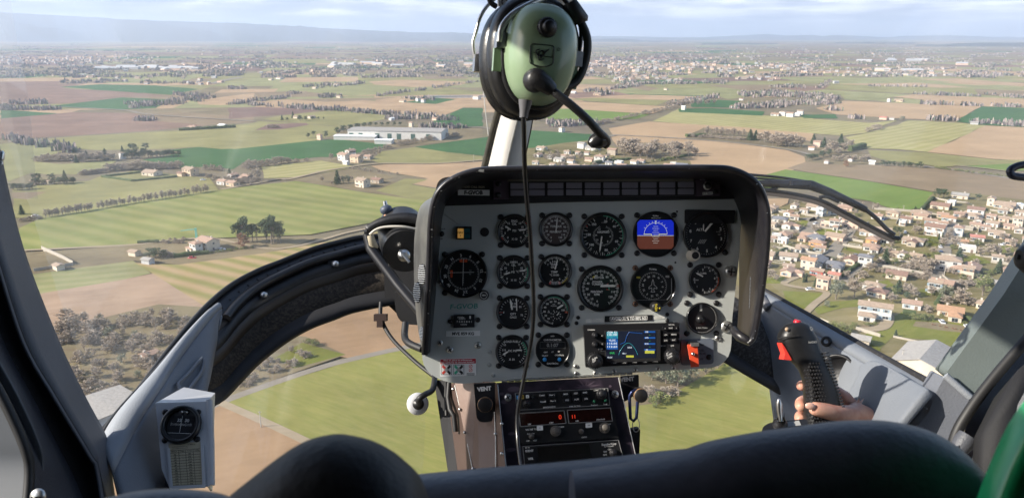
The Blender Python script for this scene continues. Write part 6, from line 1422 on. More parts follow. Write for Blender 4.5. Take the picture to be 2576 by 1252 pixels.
for a_, b_ in zip(c4, c4[1:] + c4[:1]): m.tube([(*a_, .0039), (*b_, .0039)], .0004, 4, 1)
put_text(m, 'AVOID 71 % TO 88% N2', *pp(1580.5, 800), .0040, 7.2 * K, 1, .9, .05, 88 * K); m.build('warning_placard', [blk_s, whi], panel)
rx0, ry0 = pp(1466, 815); rad_c = [pp(1466, 815), pp(1704, 809), pp(1706, 909), pp(1471, 920)]
m = MB(); m.prism(ccw(rounded(rad_c, .002)), .002, .016); gps = bevel(m.build('navigation_radio', blk_s, panel), .0012)
m = MB(); q4 = [pp(1518, 829), pp(1656, 826), pp(1656, 903), pp(1520, 907)]; m.prism(ccw(q4), .016, .0205, 0)
scrn = mat('screen_black', (.008, .010, .016), .18, emit=(.010, .014, .03), es=.35); sb = mat('screen_cobalt', (.01, .04, .12), .2, emit=(.012, .10, .40), es=.34); sc_ = mat('screen_cyan', (.02, .1, .12), .2, emit=(.03, .34, .40), es=.36); sw_ = mat('screen_text', (.3, .3, .3), .3, emit=(.55, .65, .75), es=.5); sg_ = mat('screen_green', (.02, .1, .03), .3, emit=(.02, .34, .08), es=.5)
m.build('screen_surround', blk_m, gps)
m = MB(); z = .0208
S = lambda u, v: pp(u, v, .02)
m.add([(*S(525, 0)[:0], *S(1525, 833), z), (*S(1650, 830), z), (*S(1650, 899), z), (*S(1525, 902), z)], [(3, 2, 1, 0)], 0)
def sbox(u0, v0, u1, v1, mi, dz=.0003): m.add([(*S(u0, v0), z + dz), (*S(u1, v0), z + dz), (*S(u1, v1), z + dz), (*S(u0, v1), z + dz)], [(3, 2, 1, 0)], mi)
sbox(1526, 834, 1554, 851, 2); sbox(1526, 852, 1554, 878, 1); sbox(1526, 882, 1554, 893, 0, .0003)
for i in range(4): sbox(1620, 832 + i * 15, 1648, 836 + i * 15, 1); sbox(1620, 838 + i * 15, 1648, 845 + i * 15, 0, .0004)
sbox(1622, 881, 1646, 888, 5, .0005); sbox(1575, 893, 1594, 898, 5, .0004)
for s_, v_, mi in (('COM  RX', 835, 3), ('120.100', 841, 3), ('121.000', 848, 1), ('VLOC', 855, 3), ('115.55', 863, 3), ('113.65', 871, 3), ('ENR', 887, 4)): put_text(m, s_, *S(1540, v_), z + .0006, 4.6 * K, mi, 0, .02, 24 * K if len(s_) > 4 else None)
for i, s_ in enumerate(('DIS', 'ETE', 'DTK', 'GS')): put_text(m, s_, *S(1627, 834 + i * 15), z + .0006, 3.4 * K, 3)
for i in range(4): put_text(m, '---', *S(1634, 842 + i * 15), z + .0007, 3.0 * K, 4)
put_text(m, 'LFLG', *S(1584, 873), z + .0005, 3.6 * K, 3); put_text(m, '106-1', *S(1570, 888), z + .0005, 3.4 * K, 3); put_text(m, 'VLOC', *S(1534, 898), z + .0005, 3.4 * K, 3)
cc = [S(1556 + 48 * t, 892 - 30 * math.sin(3.14 * t) ** .8) for t in [i / 14 for i in range(15)]]
for a_, b_ in zip(cc, cc[1:]): m.tube([(*a_, z + .0004), (*b_, z + .0004)], .0003, 4, 2)
cc = [S(1560, 865), S(1572, 860), S(1576, 845), S(1582, 835), S(1616, 838)]
for a_, b_ in zip(cc, cc[1:]): m.tube([(*a_, z + .0004), (*b_, z + .0004)], .0004, 4, 1)
m.build('screen', [scrn, sb, sc_, sw_, sg_, mat('screen_yellowish', (.3, .3, .05), .3, emit=(.34, .34, .03), es=.4)], gps)
def radio_knob(u, v, du, dv, r, parent, F=None, mats=None, L=.016, name='knob', z0=.016):
    F = F or PF; k = F.k; x, y = F.px(u, v); m = MB(); T = Matrix.Translation((x, y, z0))
    m.lathe([(r * k, 0), (r * k * .97, L * .9), (r * k * .85, L), (r * k * .6, L)], 24, 0, T)
    for i in range(20): a = i * .31416; m.tube([(x + r * k * math.cos(a), y + r * k * math.sin(a), z0), (x + r * k * math.cos(a), y + r * k * math.sin(a), z0 + L * .9)], r * k * .075, 4, 0)
    r2 = r * .62
    m.lathe([(r2 * k, L), (r2 * k * .95, L * 2.0), (r2 * k * .8, L * 2.1), (.0001, L * 2.1)], 20, 0, T)
    for i in range(14): a = i * .4488; m.tube([(x + r2 * k * math.cos(a), y + r2 * k * math.sin(a), z0 + L), (x + r2 * k * math.cos(a), y + r2 * k * math.sin(a), z0 + L * 1.9)], r2 * k * .09, 4, 0)
    return m.build(name, mats or [blk], parent)
for u, v, r in ((1493, 901, 19), (1684, 891, 19)):
    radio_knob(u, v, 0, 0, r, gps)
m = MB()
for u, v, s_ in ((1504, 912, 'PUSH'), (1503, 918, 'C/V'), (1692, 902, 'PUSH'), (1693, 908, 'CRSR')): put_text(m, s_, *pp(u - 8, v - 11, .05), .0505, 4 * K, 0, 30, .03)
put_text(m, 'GARMIN', *pp(1487, 829, .016), .0163, 3.4 * K, 0); put_text(m, 'COM', *pp(1510, 877, .016), .0163, 3.4 * K, 0); put_text(m, 'VLOC', *pp(1517, 881, .016), .0163, 3.4 * K, 0); put_text(m, 'GPS', *pp(1691, 869, .016), .0163, 3.6 * K, 0); put_text(m, 'DEFAULT', *pp(1668, 869, .016), .0163, 2.4 * K, 0); put_text(m, 'GNS 430', *pp(1689, 816, .016), .0163, 2.8 * K, 0)
m.build('lettering', whi, gps)
for u, v, r in ((1493, 839, 7), (1493, 862, 7)): radio_knob(u, v, 0, 0, r, gps, L=.007)
for u, v, w_, s_ in ((1514, 843, 10, 'C'), (1514, 864, 10, 'V'), (1672, 825, 12, '<'), (1686, 824, 14, 'RNG'), (1700, 824, 9, '>'), (1674, 841, 13, '-D>'), (1694, 840, 15, 'MENU'), (1674, 855, 13, 'CLR'), (1694, 854, 14, 'ENT'), (1545, 911, 14, 'CDI'), (1570, 910, 14, 'OBS'), (1596, 909, 14, 'MSG'), (1622, 908, 14, 'FPL'), (1648, 907, 14, 'PROC')):
    m = MB(); x, y = pp(u, v, .016); m.prism(rounded([(x - w_ / 2 * K, y - 4 * K), (x + w_ / 2 * K, y - 4 * K), (x + w_ / 2 * K, y + 4 * K), (x - w_ / 2 * K, y + 4 * K)], .0012), .016, .0195, 0); put_text(m, s_, x, y, .0197, 3.4 * K, 1); m.build('key', [blk, whi], gps)
# guarded fuel valve switch
m = MB(); m.prism(ccw(rounded([pp(1712, 853), pp(1794, 850), pp(1794, 914), pp(1712, 918)], .006)), 0, .003); fv = bevel(m.build('fuel_valve_switch', mat('slate_grey_plate', (.13, .15, .19), .5), panel), .001)
m = MB(); put_text(m, 'ON', *pp(1764, 866), .0032, 5 * K, 0); put_text(m, 'FUEL', *pp(1764, 880), .0032, 5 * K, 0); put_text(m, 'VALVE', *pp(1764, 888), .0032, 5 * K, 0); put_text(m, 'OFF', *pp(1762, 902), .0032, 5 * K, 0); m.build('lettering', blk, fv)
m = MB(); m.box((*pp(1740, 864), .010), (26 * K, 12 * K, .020), 0); m.box((*pp(1740, 862), .022), (20 * K, 8 * K, .006), 1); m.build('hinge', [blk, alu], fv)
red_g = mat('red_guard', (.62, .07, .025), .38)
m = MB()
gl = [PF.px3(1728, 866, .020), PF.px3(1755, 862, .020), PF.px3(1759, 922, .030), PF.px3(1738, 924, .030)]
gb = [PF.px3(1731, 868, .004), PF.px3(1753, 866, .004), PF.px3(1756, 905, .006), PF.px3(1736, 908, .006)]
m.add(gl + gb, [(0, 3, 2, 1), (0, 1, 5, 4), (1, 2, 6, 5), (3, 0, 4, 7), (2, 3, 7, 6)]); m.add([PF.px3(1741, 880, .021), PF.px3(1749, 879, .021), PF.px3(1749, 894, .0245), PF.px3(1742, 895, .0245)], [(0, 3, 2, 1)], 1)
bevel(m.build('guard', [red_g, blk_m], fv), .001)
m = MB(); m.lathe([(.0035 * math.cos(a * .2618), .0035 * math.sin(a * .2618)) for a in range(-6, 7)], 14, 0, Matrix.Translation((*pp(1744, 890, .03), .028))); m.build('toggle', steel, fv)
screw(scr_b, *pp(1783, 897), .003, fv, 1.0)
for u, v in ((1838, 683), (1827, 821)): screw(scr_s, *pp(u, v), 0, panel, 1.9)
screw(scr_s, *pp(1806, 850), 0, panel, 1.0)
for u, v in ((1703, 532), (1699, 660)): m = MB(); m.disc((*pp(u, v), .0004), 2.6 * K, 12); m.build('hole', blk_m, panel)
# edge strip with the piano hinge under the panel
m = MB()
for i in range(20):
    t0, t1 = i / 20, (i + .9) / 20
    a_ = PF.px3(1262 + 330 * t0, 958 - 20 * t0, .002); b_ = PF.px3(1262 + 330 * t1, 958 - 20 * t1, .002)
    m.tube([a_, b_], .0026, 6)
m.build('piano_hinge', alu, panel)
# black lip bracket bottom right of the hood
m = MB(); m.tube([PF.px3(1846, 828, .012), PF.px3(1852, 838, .025), PF.px3(1870, 850, .045), PF.px3(1886, 858, .046)], [.007, .008, .008, .006], 10); m.build('hood_bracket', hood_m, panel)

# ------------------------------------------------------------------ radio pedestal
CF = Frame(1420, 1050, 1.31, 4.0, -16, 0)
ped = CF.root('radio_pedestal'); tag(ped, 'dark purple-black radio pedestal with brown side below the panel', 'console')
cp_ = [CF.px(1250, 962), CF.px(1556, 947), CF.px(1600, 1150), CF.px(1632, 1320), CF.px(1292, 1320), CF.px(1271, 1170)]
m = MB(); m.prism(ccw(cp_), -.005, 0); bevel(m.build('front_plate', purple, ped), .001)
m = MB(); m.prism(ccw([CF.px(1256, 966), CF.px(1552, 952), CF.px(1628, 1320), CF.px(1296, 1320)]), -.25, -.005); m.build('housing', blk_m, ped)
m = MB(); m.tube([CF.px3(1251, 966, .001), CF.px3(1272, 1170, .001), CF.px3(1293, 1320, .001)], .0016, 6); m.build('worn_edge', alu, ped); m = MB(); m.tube([CF.px3(1556, 949, .001), CF.px3(1600, 1150, .001)], .0008, 6); m.build('worn_edge', alu, ped)
m = MB()                                             # starburst and worn blotches of the plate
cx, cy = CF.px(1472, 974)
for i in range(11):
    a = i * .5712 + .2; ln = random.uniform(24, 46) * CF.k; t = Vector((math.cos(a), math.sin(a) * .55)); s_ = Vector((-t.y, t.x)) * 5 * CF.k
    pts_ = [(cx - s_.x, cy - s_.y), (cx + s_.x, cy + s_.y), (cx + t.x * ln, cy + t.y * ln)]
    m.add([(q[0], min(q[1], CF.px(q[0] * 0 + 1400, 955)[1]), .0003 + i * .00002) for q in pts_], [(0, 1, 2)])
for u, v, a_, b_ in ((1292, 978, 16, 7), (1409, 978, 4, 3), (1535, 971, 4, 3), (1268, 1010, 9, 5), (1287, 1090, 10, 4), (1285, 1130, 12, 5), (1262, 990, 6, 4)):
    m.build('worn_patch', pur_l, ped); m = MB(); x, y = CF.px(u, v); m.add([(x + a_ * CF.k * math.cos(i * .5236), y + b_ * CF.k * math.sin(i * .5236), .0006) for i in range(12)], [tuple(range(12))])
m.build('worn_patch', pur_l, ped)
rad_m = mat('radio_black', (.013, .013, .014), .4, var=.2, scale=60, bump=.1, bscale=400); rim2 = mat('grey_radio_rim', (.20, .20, .20), .4)
def radio(name, c, z=.010):
    q = ccw([CF.px(*p) for p in c]); m = MB(); m.prism(q, 0, z); o = bevel(m.build(name, rad_m, ped), .001)
    return o
def rtext(o, L, mats=None, name='lettering', z=.0104):
    m = MB()
    for s_, u, v, h_ in L: put_text(m, s_, *CF.px(u, v, z), z + .0001, h_ * CF.k, 0)
    m.build(name, mats or whi, o)
def rkey(o, u, v, w_, h_, s_, mats, z=.010, name='button', th=4.0):
    x, y = CF.px(u, v, z); k = CF.k; m = MB(); m.prism(rounded([(x - w_ / 2 * k, y - h_ / 2 * k), (x + w_ / 2 * k, y - h_ / 2 * k), (x + w_ / 2 * k, y + h_ / 2 * k), (x - w_ / 2 * k, y + h_ / 2 * k)], .0012), z, z + .004, 0)
    if s_: put_text(m, s_, x, y, z + .0042, th * k, 1)
    return m.build(name, mats, o)
def frame_line(o, c, z, r=.0006, name='rim'):
    m = MB(); q = [CF.px3(*p, z) for p in c]
    for a_, b_ in zip(q, q[1:] + q[:1]): m.tube([a_, b_], r, 5)
    m.build(name, rim2, o)
ap = radio('audio_panel', [(1296, 988), (1529, 976), (1534, 1018), (1301, 1031)])
frame_line(ap, [(1296, 988), (1529, 976), (1534, 1018), (1301, 1031)], .0102)
for i, (u, v, s_) in enumerate(((1363, 994, 'Com1'), (1388, 993, 'Nav 1'), (1366, 1010, 'Com2'), (1391, 1008, 'Nav 2'), (1423, 991, 'MKR'), (1448, 989, 'ADF'), (1471, 987, 'DME'), (1426, 1006, 'ICS'), (1450, 1004, 'AUX'), (1474, 1003, 'SPR'))): rkey(ap, u, v, 19, 10.5, s_, [blk, whi])
rkey(ap, 1304, 999, 9, 9, 'O', [mat('marker_blue', (.03, .28, .62), .4), whi]); rkey(ap, 1314, 998, 8, 9, 'M', [mat('marker_amber', (.5, .33, .05), .4), blk]); rkey(ap, 1327, 997, 8, 8, 'I', [lab_w, blk])
for u, v in ((1493, 1010), (1521, 1008)):
    m = MB(); m.lathe([(4 * CF.k, 0), (3.6 * CF.k, .003), (2 * CF.k, .005), (.0001, .0055)], 14, 0, Matrix.Translation((*CF.px(u, v), .010))); m.build('indicator_lamp', mat('green_lens', (.02, .26, .12), .25, coat=.5), ap)
radio_knob(1511, 993, 0, 0, 13, ap, CF, [blk], .008, z0=.010); radio_knob(1325, 1016, 0, 0, 9, ap, CF, [blk], .008, z0=.010)
m = MB(); m.tube([CF.px3(1340, 998, .010), CF.px3(1341, 996, .022)], [.0022, .0014], 8); m.build('toggle', steel, ap)
rtext(ap, [('BENDIX/KING', 1382, 1023, 3.6), ('KMA 26 TSO', 1446, 1021, 3.6), ('COM 1', 1500, 981, 3), ('COM 1/2', 1514, 979, 3), ('Transmit', 1495, 1018, 3.4), ('Swap', 1523, 1016, 3.4)])
nr = radio('communication_radio', [(1303, 1034), (1540, 1021), (1555, 1101), (1312, 1117)])
red_d = mat('display_dark_red', (.020, .006, .005), .15, coat=.6)
for c in ([(1306, 1039), (1419, 1032), (1424, 1064), (1309, 1072)], [(1427, 1031), (1536, 1025), (1541, 1058), (1431, 1064)]):
    m = MB(); m.prism(ccw([CF.px(*p, .0105) for p in c]), .010, .0108); m.build('display', red_d, nr); frame_line(nr, c, .0114, .0008)
led = mat('lit_red_digit', (.3, .02, .01), .4, emit=(1.0, .06, .02), es=.3)
m = MB(); put_text(m, '0', *CF.px(1409, 1048, .011), .0112, 11 * CF.k, 0, 0, .01); put_text(m, '11', *CF.px(1443, 1047, .011), .0112, 9 * CF.k, 0, 0, .01); m.build('digit', led, nr)
rtext(nr, [('USE', 1332, 1066, 3.4), ('STBY', 1387, 1062, 3.4), ('USE', 1452, 1058, 3.4), ('STBY/RAD', 1511, 1054, 3.4)], z=.0112)
rtext(nr, [('KX 165 TSO', 1338, 1079, 4.2), ('COMM', 1411, 1073, 3.6), ('NAV', 1531, 1066, 3.6), ('PULL 25K', 1336, 1090, 3.2), ('OFF', 1328, 1108, 3.4), ('TEST', 1346, 1107, 3.4), ('IDENT', 1470, 1099, 3.4)])
rkey(nr, 1358, 1076, 15, 11, '<', [lab_w, blk]); rkey(nr, 1481, 1069, 16, 11, '<>', [lab_w, blk])
grk = mat('grey_brown_knob', (.10, .09, .08), .5)
radio_knob(1397, 1084, 0, 0, 13, nr, CF, [grk], .008, z0=.010); radio_knob(1519, 1076, 0, 0, 13, nr, CF, [grk], .008, z0=.010); radio_knob(1337, 1097, 0, 0, 7, nr, CF, [grk], .008, z0=.010); radio_knob(1461, 1085, 0, 0, 6, nr, CF, [grk], .008, z0=.010)
tr_ = radio('transponder', [(1315, 1122), (1556, 1106), (1580, 1200), (1325, 1216)]); frame_line(tr_, [(1315, 1122), (1556, 1106), (1580, 1200), (1325, 1216)], .0104)
m = MB(); m.prism(ccw([CF.px(*p, .0105) for p in ((1352, 1124), (1482, 1115), (1488, 1150), (1354, 1160))]), .010, .0106); m.build('display', mat('dead_display', (.012, .011, .010), .18, coat=.6), tr_)
rkey(tr_, 1332, 1133, 21, 11, 'IDENT', [blk, whi], th=5); rkey(tr_, 1335, 1153, 21, 11, 'VFR', [blk, whi], th=5.5)
rtext(tr_, [('KT 74', 1327, 1125, 3), ('Bendix/King', 1532, 1117, 5.4), ('by Honeywell', 1532, 1122, 3), ('ON', 1533, 1129, 4), ('SBY', 1523, 1135, 4), ('OFF', 1522, 1143, 4)])
radio_knob(1540, 1138, 0, 0, 9, tr_, CF, [blk], .007, z0=.010)
for u, v in ((1278, 999), (1547, 991)): screw(scr_s, *CF.px(u, v), 0, ped, 1.2)
# brown side of the pedestal
brn = mat('brown_side_panel', (.125, .072, .052), .34, color2=(.165, .10, .075), scale=7, bump=.1, bscale=120, coat=.15)
def lp(pts): return [CF.loc(P(*p)) for p in pts]
m = MB(); m.loft([lp([(1250, 963, 1.325), (1271, 1170, 1.27), (1292, 1320, 1.22)]), lp([(1244, 960, 1.34), (1247, 1170, 1.29), (1252, 1320, 1.25)]), lp([(1200, 958, 1.37), (1205, 1170, 1.32), (1212, 1320, 1.28)]), lp([(1144, 962, 1.40), (1186, 1180, 1.335), (1215, 1320, 1.285)])], 0, False, smooth=False); m.build('side_panel', brn, ped)
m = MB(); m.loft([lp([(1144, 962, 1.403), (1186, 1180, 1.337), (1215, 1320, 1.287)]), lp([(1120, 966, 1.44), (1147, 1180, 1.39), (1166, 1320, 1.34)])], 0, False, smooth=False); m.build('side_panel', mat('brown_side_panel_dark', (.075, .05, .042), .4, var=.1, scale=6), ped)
m = MB(); m.loft([lp([(1128, 955, 1.435), (1150, 1180, 1.385), (1168, 1320, 1.335)]), lp([(1092, 955, 1.45), (1126, 1180, 1.40), (1146, 1320, 1.35)]), lp([(1092, 955, 1.55), (1126, 1180, 1.5), (1146, 1320, 1.45)])], 0, False, smooth=False); m.build('frame_post', blk_m, ped)
m = MB(); L_ = lp([(1144, 968, 1.398), (1158, 1030, 1.38), (1172, 1095, 1.36), (1190, 1185, 1.33)]); m.tube(L_, .0008, 5); L_ = lp([(1244, 1035, 1.318), (1247, 1100, 1.30), (1247, 1175, 1.285)]); m.tube(L_, .0012, 5); m.build('worn_seam', alu, ped)
for u, v, d in ((1157, 1029, 1.376), (1169, 1087, 1.356), (1190, 1178, 1.328), (1246, 1090, 1.298), (1262, 1140, 1.272), (1262, 1065, 1.29), (1140, 978, 1.395)):
    m = MB(); c = CF.loc(P(u, v, d)); m.lathe([(.003, 0), (.0024, .0012), (.0001, .0016)], 10, 0, Matrix.Translation(c)); m.build('fastener', steel, ped)
m = MB(); m.tube(lp([(1130, 962, 1.42), (1127, 1000, 1.41), (1132, 1030, 1.39), (1142, 1045, 1.385), (1146, 1085, 1.38)]), .0045, 8); m.tube(lp([(1122, 960, 1.425), (1121, 1000, 1.42), (1123, 1045, 1.40)]), .003, 8); m.build('cable', rubber, ped)
# vent plates and knobs
vk = mat('chipped_black_knob', (.014, .013, .013), .4, color2=(.02, .018, .018), scale=60); brass = mat('worn_brass_edge', (.42, .24, .12), .45, .3)
def vent(F, name, plate, ku, kv, r, tu, tv, th, parent=None, L=.030):
    ro = F.root(name); m = MB(); m.prism(ccw(rounded([F.px(*p) for p in plate], [.002, .002, .014, .014])), 0, .003); m.build('plate', blk, ro)
    m = MB(); x, y = F.px(tu, tv, .003); put_text(m, 'VENT', x, y, .0036, th * F.k, 0, 2, .06); m.build('lettering', whi, ro)
    x, y = F.px(ku, kv, L); k = F.k; T = Matrix.Translation((x, y, 0)); m = MB(); m.lathe([(r * .55 * k, .0), (r * .55 * k, L * .4), (r * .95 * k, L * .55), (r * k, L * .75), (r * k, L * .92)], 28, 0, T); m.lathe([(r * k, L * .92), (r * .95 * k, L * .99)], 28, 1, T); m.lathe([(r * .95 * k, L * .99), (r * .8 * k, L * 1.02), (.0001, L * 1.03)], 28, 0, T); m.build('knob', [vk, brass], ro)
    return ro
v1 = vent(Frame(1219, 1010, 1.325, 4), 'vent_control', [(1192, 964), (1245, 961), (1246, 1058), (1200, 1062)], 1220, 1018, 19, 1218, 977, 10); tag(v1, 'black VENT plate with round knob left of the radios', 'vent control')
v2 = vent(Frame(1585, 970, 1.36, 4), 'vent_control', [(1560, 945), (1606, 941), (1607, 985), (1563, 1015)], 1613, 995, 17.5, 1577, 953, 10, L=.05); tag(v2, 'black VENT plate with projecting knob right of the radios', 'vent control')
cf2 = Frame(1600, 1030, 1.315)
m = MB(); lk = [(1590, 985), (1600, 980), (1610, 985), (1604, 1010), (1601, 1050), (1594, 1058), (1586, 1052), (1584, 1010), (1584, 995)]
m.tube([cf2.px3(*p, 0) for p in lk] + [cf2.px3(1590, 985, 0)], .0028, 8); ck = m.build('carabiner', mat('blue_black_anodised', (.02, .03, .09), .3, .6), None, None); ck.location = cf2.o; ck.rotation_euler = cf2.R.to_euler(); tag(ck, 'blue-black carabiner hanging from the right VENT knob', 'carabiner')
m = MB(); m.tube([cf2.px3(1600 + 9 * math.sin(a * .5236), 1068 + 18 * math.cos(a * .5236), -.002) for a in range(13)], .0008, 6, caps=False); kr = m.build('key_ring', steel, None); kr.location = cf2.o; kr.rotation_euler = cf2.R.to_euler(); tag(kr, 'thin steel ring hanging below the carabiner', 'key ring')
m = MB(); m.prism(ccw(rounded([cf2.px(1586, 1082), cf2.px(1612, 1077), cf2.px(1608, 1170), cf2.px(1590, 1175)], .006)), -.02, -.004); bg_ = bevel(m.build('pouch', blk_m, None), .003); bg_.location = cf2.o; bg_.rotation_euler = cf2.R.to_euler(); tag(bg_, 'black pouch hanging beside the right edge of the radios', 'pouch')
# ------------------------------------------------------------------ cabin shell (added round the seats, mostly out of view, to shade the cockpit)
shell = empty('cabin_shell', (0, 0, ALT)); tag(shell, 'unseen black cabin shell of the helicopter around the seats', 'cabin')
m = MB()
xs = [-.80, -.62, -.3, 0, .3, .62, .80]
zs = [.46, .49, .51, .51, .51, .49, .46]
rings = [[(x * s_, y, z + dz) for x, z in zip(xs, zs)] for y, s_, dz in ((-.9, 1, 0), (.3, 1, .0), (.80, .98, -.01), (1.0, .96, -.03))]
m.loft(rings, 0, False); m.loft([[(p[0], p[1], p[2] + .04) for p in r] for r in rings], 0, False); m.build('roof', blk_m, shell)
m = MB(); m.box((0, -.92, -.3), (1.6, .04, 1.7)); m.build('rear_wall', blk_m, shell)
m = MB(); m.box((0, .0, -1.05), (1.5, 1.9, .05)); m.build('cabin_floor', blk_m, shell)
for sx in (-1, 1):
    m = MB(); m.box((sx * .80, -.33, -.30), (.05, 1.16, 1.46)); m.build('side_wall', blk_m, shell)  # closed up to the roof and blackened to dim the seat backs

# ------------------------------------------------------------------ left windshield arch
def lofted(name, rows, mt, parent, thick=None, smooth=True, closed=False, loc=None):
    m = MB(); m.loft(rows, 0, closed, False, smooth)
    o = m.build(name, mt, parent, loc)
    if thick:
        s_ = o.modifiers.new('thick', 'SOLIDIFY'); s_.thickness = thick; s_.offset = 0
    return o
AO = CAM.copy()
def rel(p, L): return tuple(Vector(p) - Vector(L))
Opts = [(240, 1118, 1.16), (262, 1085, 1.18), (350, 985, 1.28), (430, 880, 1.38), (511, 784, 1.48), (580, 722, 1.56), (649, 683, 1.62), (709, 659, 1.67), (787, 628, 1.72), (856, 609, 1.77), (925, 596, 1.81), (1080, 588, 1.88)]
Fpts = [(270, 1150, 1.16), (290, 1110, 1.18), (380, 1010, 1.28), (470, 900, 1.38), (557, 828, 1.47), (603, 770, 1.54), (649, 729, 1.60), (718, 692, 1.65), (787, 662, 1.70), (856, 642, 1.75), (934, 623, 1.79), (1080, 612, 1.86)]
Ipts = [(430, 1240, 1.10), (460, 1160, 1.14), (490, 1090, 1.20), (520, 1028, 1.28), (548, 1010, 1.36), (590, 966, 1.42), (640, 915, 1.48), (709, 862, 1.53), (768, 828, 1.57), (833, 803, 1.61), (902, 780, 1.65), (1080, 748, 1.72)]
def curve(L, n=5): 
    return spline([P(*q) for q in L], n)
CO, CFl, CI = curve(Opts), curve(Fpts), curve(Ipts)
L0 = tuple(P(700, 760, 1.62))
arch = empty('windshield_arch', L0); tag(arch, 'black curved windshield frame sweeping up to the panel on the left', 'window frame')
def mixr(a, b, t, lift=0.0): return [rel(p.lerp(q, t) - FWD * lift, L0) for p, q in zip(a, b)]
fl_m = mat('black_flange', (.020, .020, .024), .35, color2=(.032, .032, .036), scale=30)
lofted('flange', [mixr(CO, CFl, t) for t in (0, .5, 1)], fl_m, arch, .004)
m = MB(); m.tube(mixr(CO, CFl, -.03, .004), .006, 8); m.build('edge_seal', rubber, arch)
m = MB(); m.tube(mixr(CO, CFl, .92, .012)[22:], .0095, 10); m.build('defrost_tube', blk_s, arch)
lofted('upper_strip', [mixr(CFl, CI, t, .0) for t in (0, .12, .26)], blk, arch, .004)
lofted('brown_band', [mixr(CFl, CI, t, l) for t, l in ((.26, .0), (.34, -.012), (.44, -.02))], mat('brown_black_paint', (.040, .030, .022), .5, color2=(.055, .042, .03), scale=8), arch, .004)
lofted('rough_band', [mixr(CFl, CI, t, l) for t, l in ((.44, -.02), (.6, -.03), (.78, -.02))], mat('rough_carpet', (.022, .017, .013), .95, color2=(.07, .056, .042), scale=160, lo=.42, hi=.68, bump=.8, bscale=260), arch, .004)
lofted('lower_lip', [mixr(CFl, CI, t, l) for t, l in ((.78, -.02), (.9, -.01), (1.0, .0), (1.02, -.03))], blk_m, arch, .004)
for i in range(16):
    q = mixr(CO, CFl, .45, .003)[20 + i * 2]; m = MB(); m.lathe([(.003, 0), (.0025, .0012), (.0001, .0016)], 8, 0, Matrix.Translation(q) @ CAMROT.to_4x4()); m.build('rivet', blk, arch)
for j in (31, 44):
    q = Vector(mixr(CFl, CI, .10, .008)[j]); m = MB(); m.box(q, (.022, .010, .008), 0, CAMROT); m.lathe([(.008, 0), (.008, .006), (.004, .010), (.0001, .010)], 12, 1, Matrix.Translation(q + Vector((.006, 0, -.003))) @ CAMROT.to_4x4()); m.build('clip', [blk, alu], arch)
# ------------------------------------------------------------------ left sill with its grey cover
L1 = tuple(P(420, 980, 1.3))
sill = empty('window_sill_trim', L1); tag(sill, 'light grey moulded trim below the left windshield edge', 'sill trim')
E_ = [(255, 1100, 1.14), (300, 1034, 1.19), (395, 930, 1.29), (480, 832, 1.39), (528, 785, 1.45), (552, 773, 1.48), (558, 776, 1.48)]
Rg = [(284, 1192, 1.08), (351, 1062, 1.16), (408, 972, 1.24), (449, 906, 1.31), (510, 825, 1.40), (545, 784, 1.45), (556, 778, 1.465)]
Bs = [(330, 1330, 1.02), (392, 1300, 1.08), (430, 1240, 1.12), (470, 1150, 1.18), (516, 1003, 1.28), (540, 878, 1.40), (557, 795, 1.455)]
CE, CR, CB = curve(E_, 6), curve(Rg, 6), curve(Bs, 6)
rows = [[rel(p, L1) for p in CE]] + [[rel(p.lerp(q, t) + UP * (.010 * math.sin(3.14 * t)) - FWD * .008 * math.sin(3.14 * t), L1) for p, q in zip(CE, CR)] for t in (.25, .5, .75)] + [[rel(p, L1) for p in CR]]
lofted('ledge', rows, trim_l, sill, .005)  # skylight on the ledge put into its lighter trim colour
rows = [[rel(p.lerp(q, t) - UP * .004 * math.sin(3.14 * t), L1) for p, q in zip(CR, CB)] for t in (0, .06, .3, .6, 1)]
lofted('side_panel', rows, trim, sill, .005)
m = MB(); rp_ = [rel(P(*q), L1) for q in [(447, 965, 1.262), (478, 935, 1.30), (509, 900, 1.335), (511, 922, 1.325), (500, 945, 1.305), (462, 990, 1.25)]]
m.tube(spline(rp_ + rp_[:1], 4), .003, 8); m.build('pressed_rib', trim, sill)
m = MB(); m.tube([rel(p - FWD * .004, L1) for p in CE], .004, 8); m.build('window_seal', rubber, sill)
m = MB(); L_ = [rel(P(*q), L1) for q in [(284, 1192, 1.07), (330, 1110, 1.115), (306, 1252, 1.03), (290, 1330, 1.0)]]; m.tube([rel(P(285, 1190, 1.075), L1), rel(P(300, 1250, 1.03), L1), rel(P(312, 1330, 1.0), L1)], .002, 6); m.build('trim_joint', blk, sill)

# ------------------------------------------------------------------ left door pillar and door edge
Lp = tuple(P(100, 1000, 1.05))
pil = empty('door_pillar', Lp); tag(pil, 'dark grey slanted door pillar along the left of the photo', 'pillar')
l0 = curve([(-40, 180, 1.12), (0, 388, 1.12), (55, 620, 1.12), (146, 858, 1.12), (214, 1001, 1.12), (264, 1096, 1.12), (272, 1150, 1.10), (300, 1340, 1.05)], 5)
l1 = curve([(-150, 180, 1.03), (-100, 388, 1.03), (-18, 620, 1.03), (59, 858, 1.03), (140, 1001, 1.03), (228, 1146, 1.03), (246, 1180, 1.03), (272, 1340, 1.0)], 5)
l2 = curve([(-220, 180, 1.02), (-170, 388, 1.02), (-86, 620, 1.02), (5, 858, 1.02), (80, 1001, 1.02), (158, 1150, 1.02), (190, 1215, 1.02), (240, 1340, 1.0)], 5)
l3 = curve([(-320, 180, .94), (-260, 388, .94), (-170, 620, .94), (-60, 858, .94), (18, 1001, .94), (72, 1120, .94), (84, 1190, .94), (70, 1340, .92)], 5)
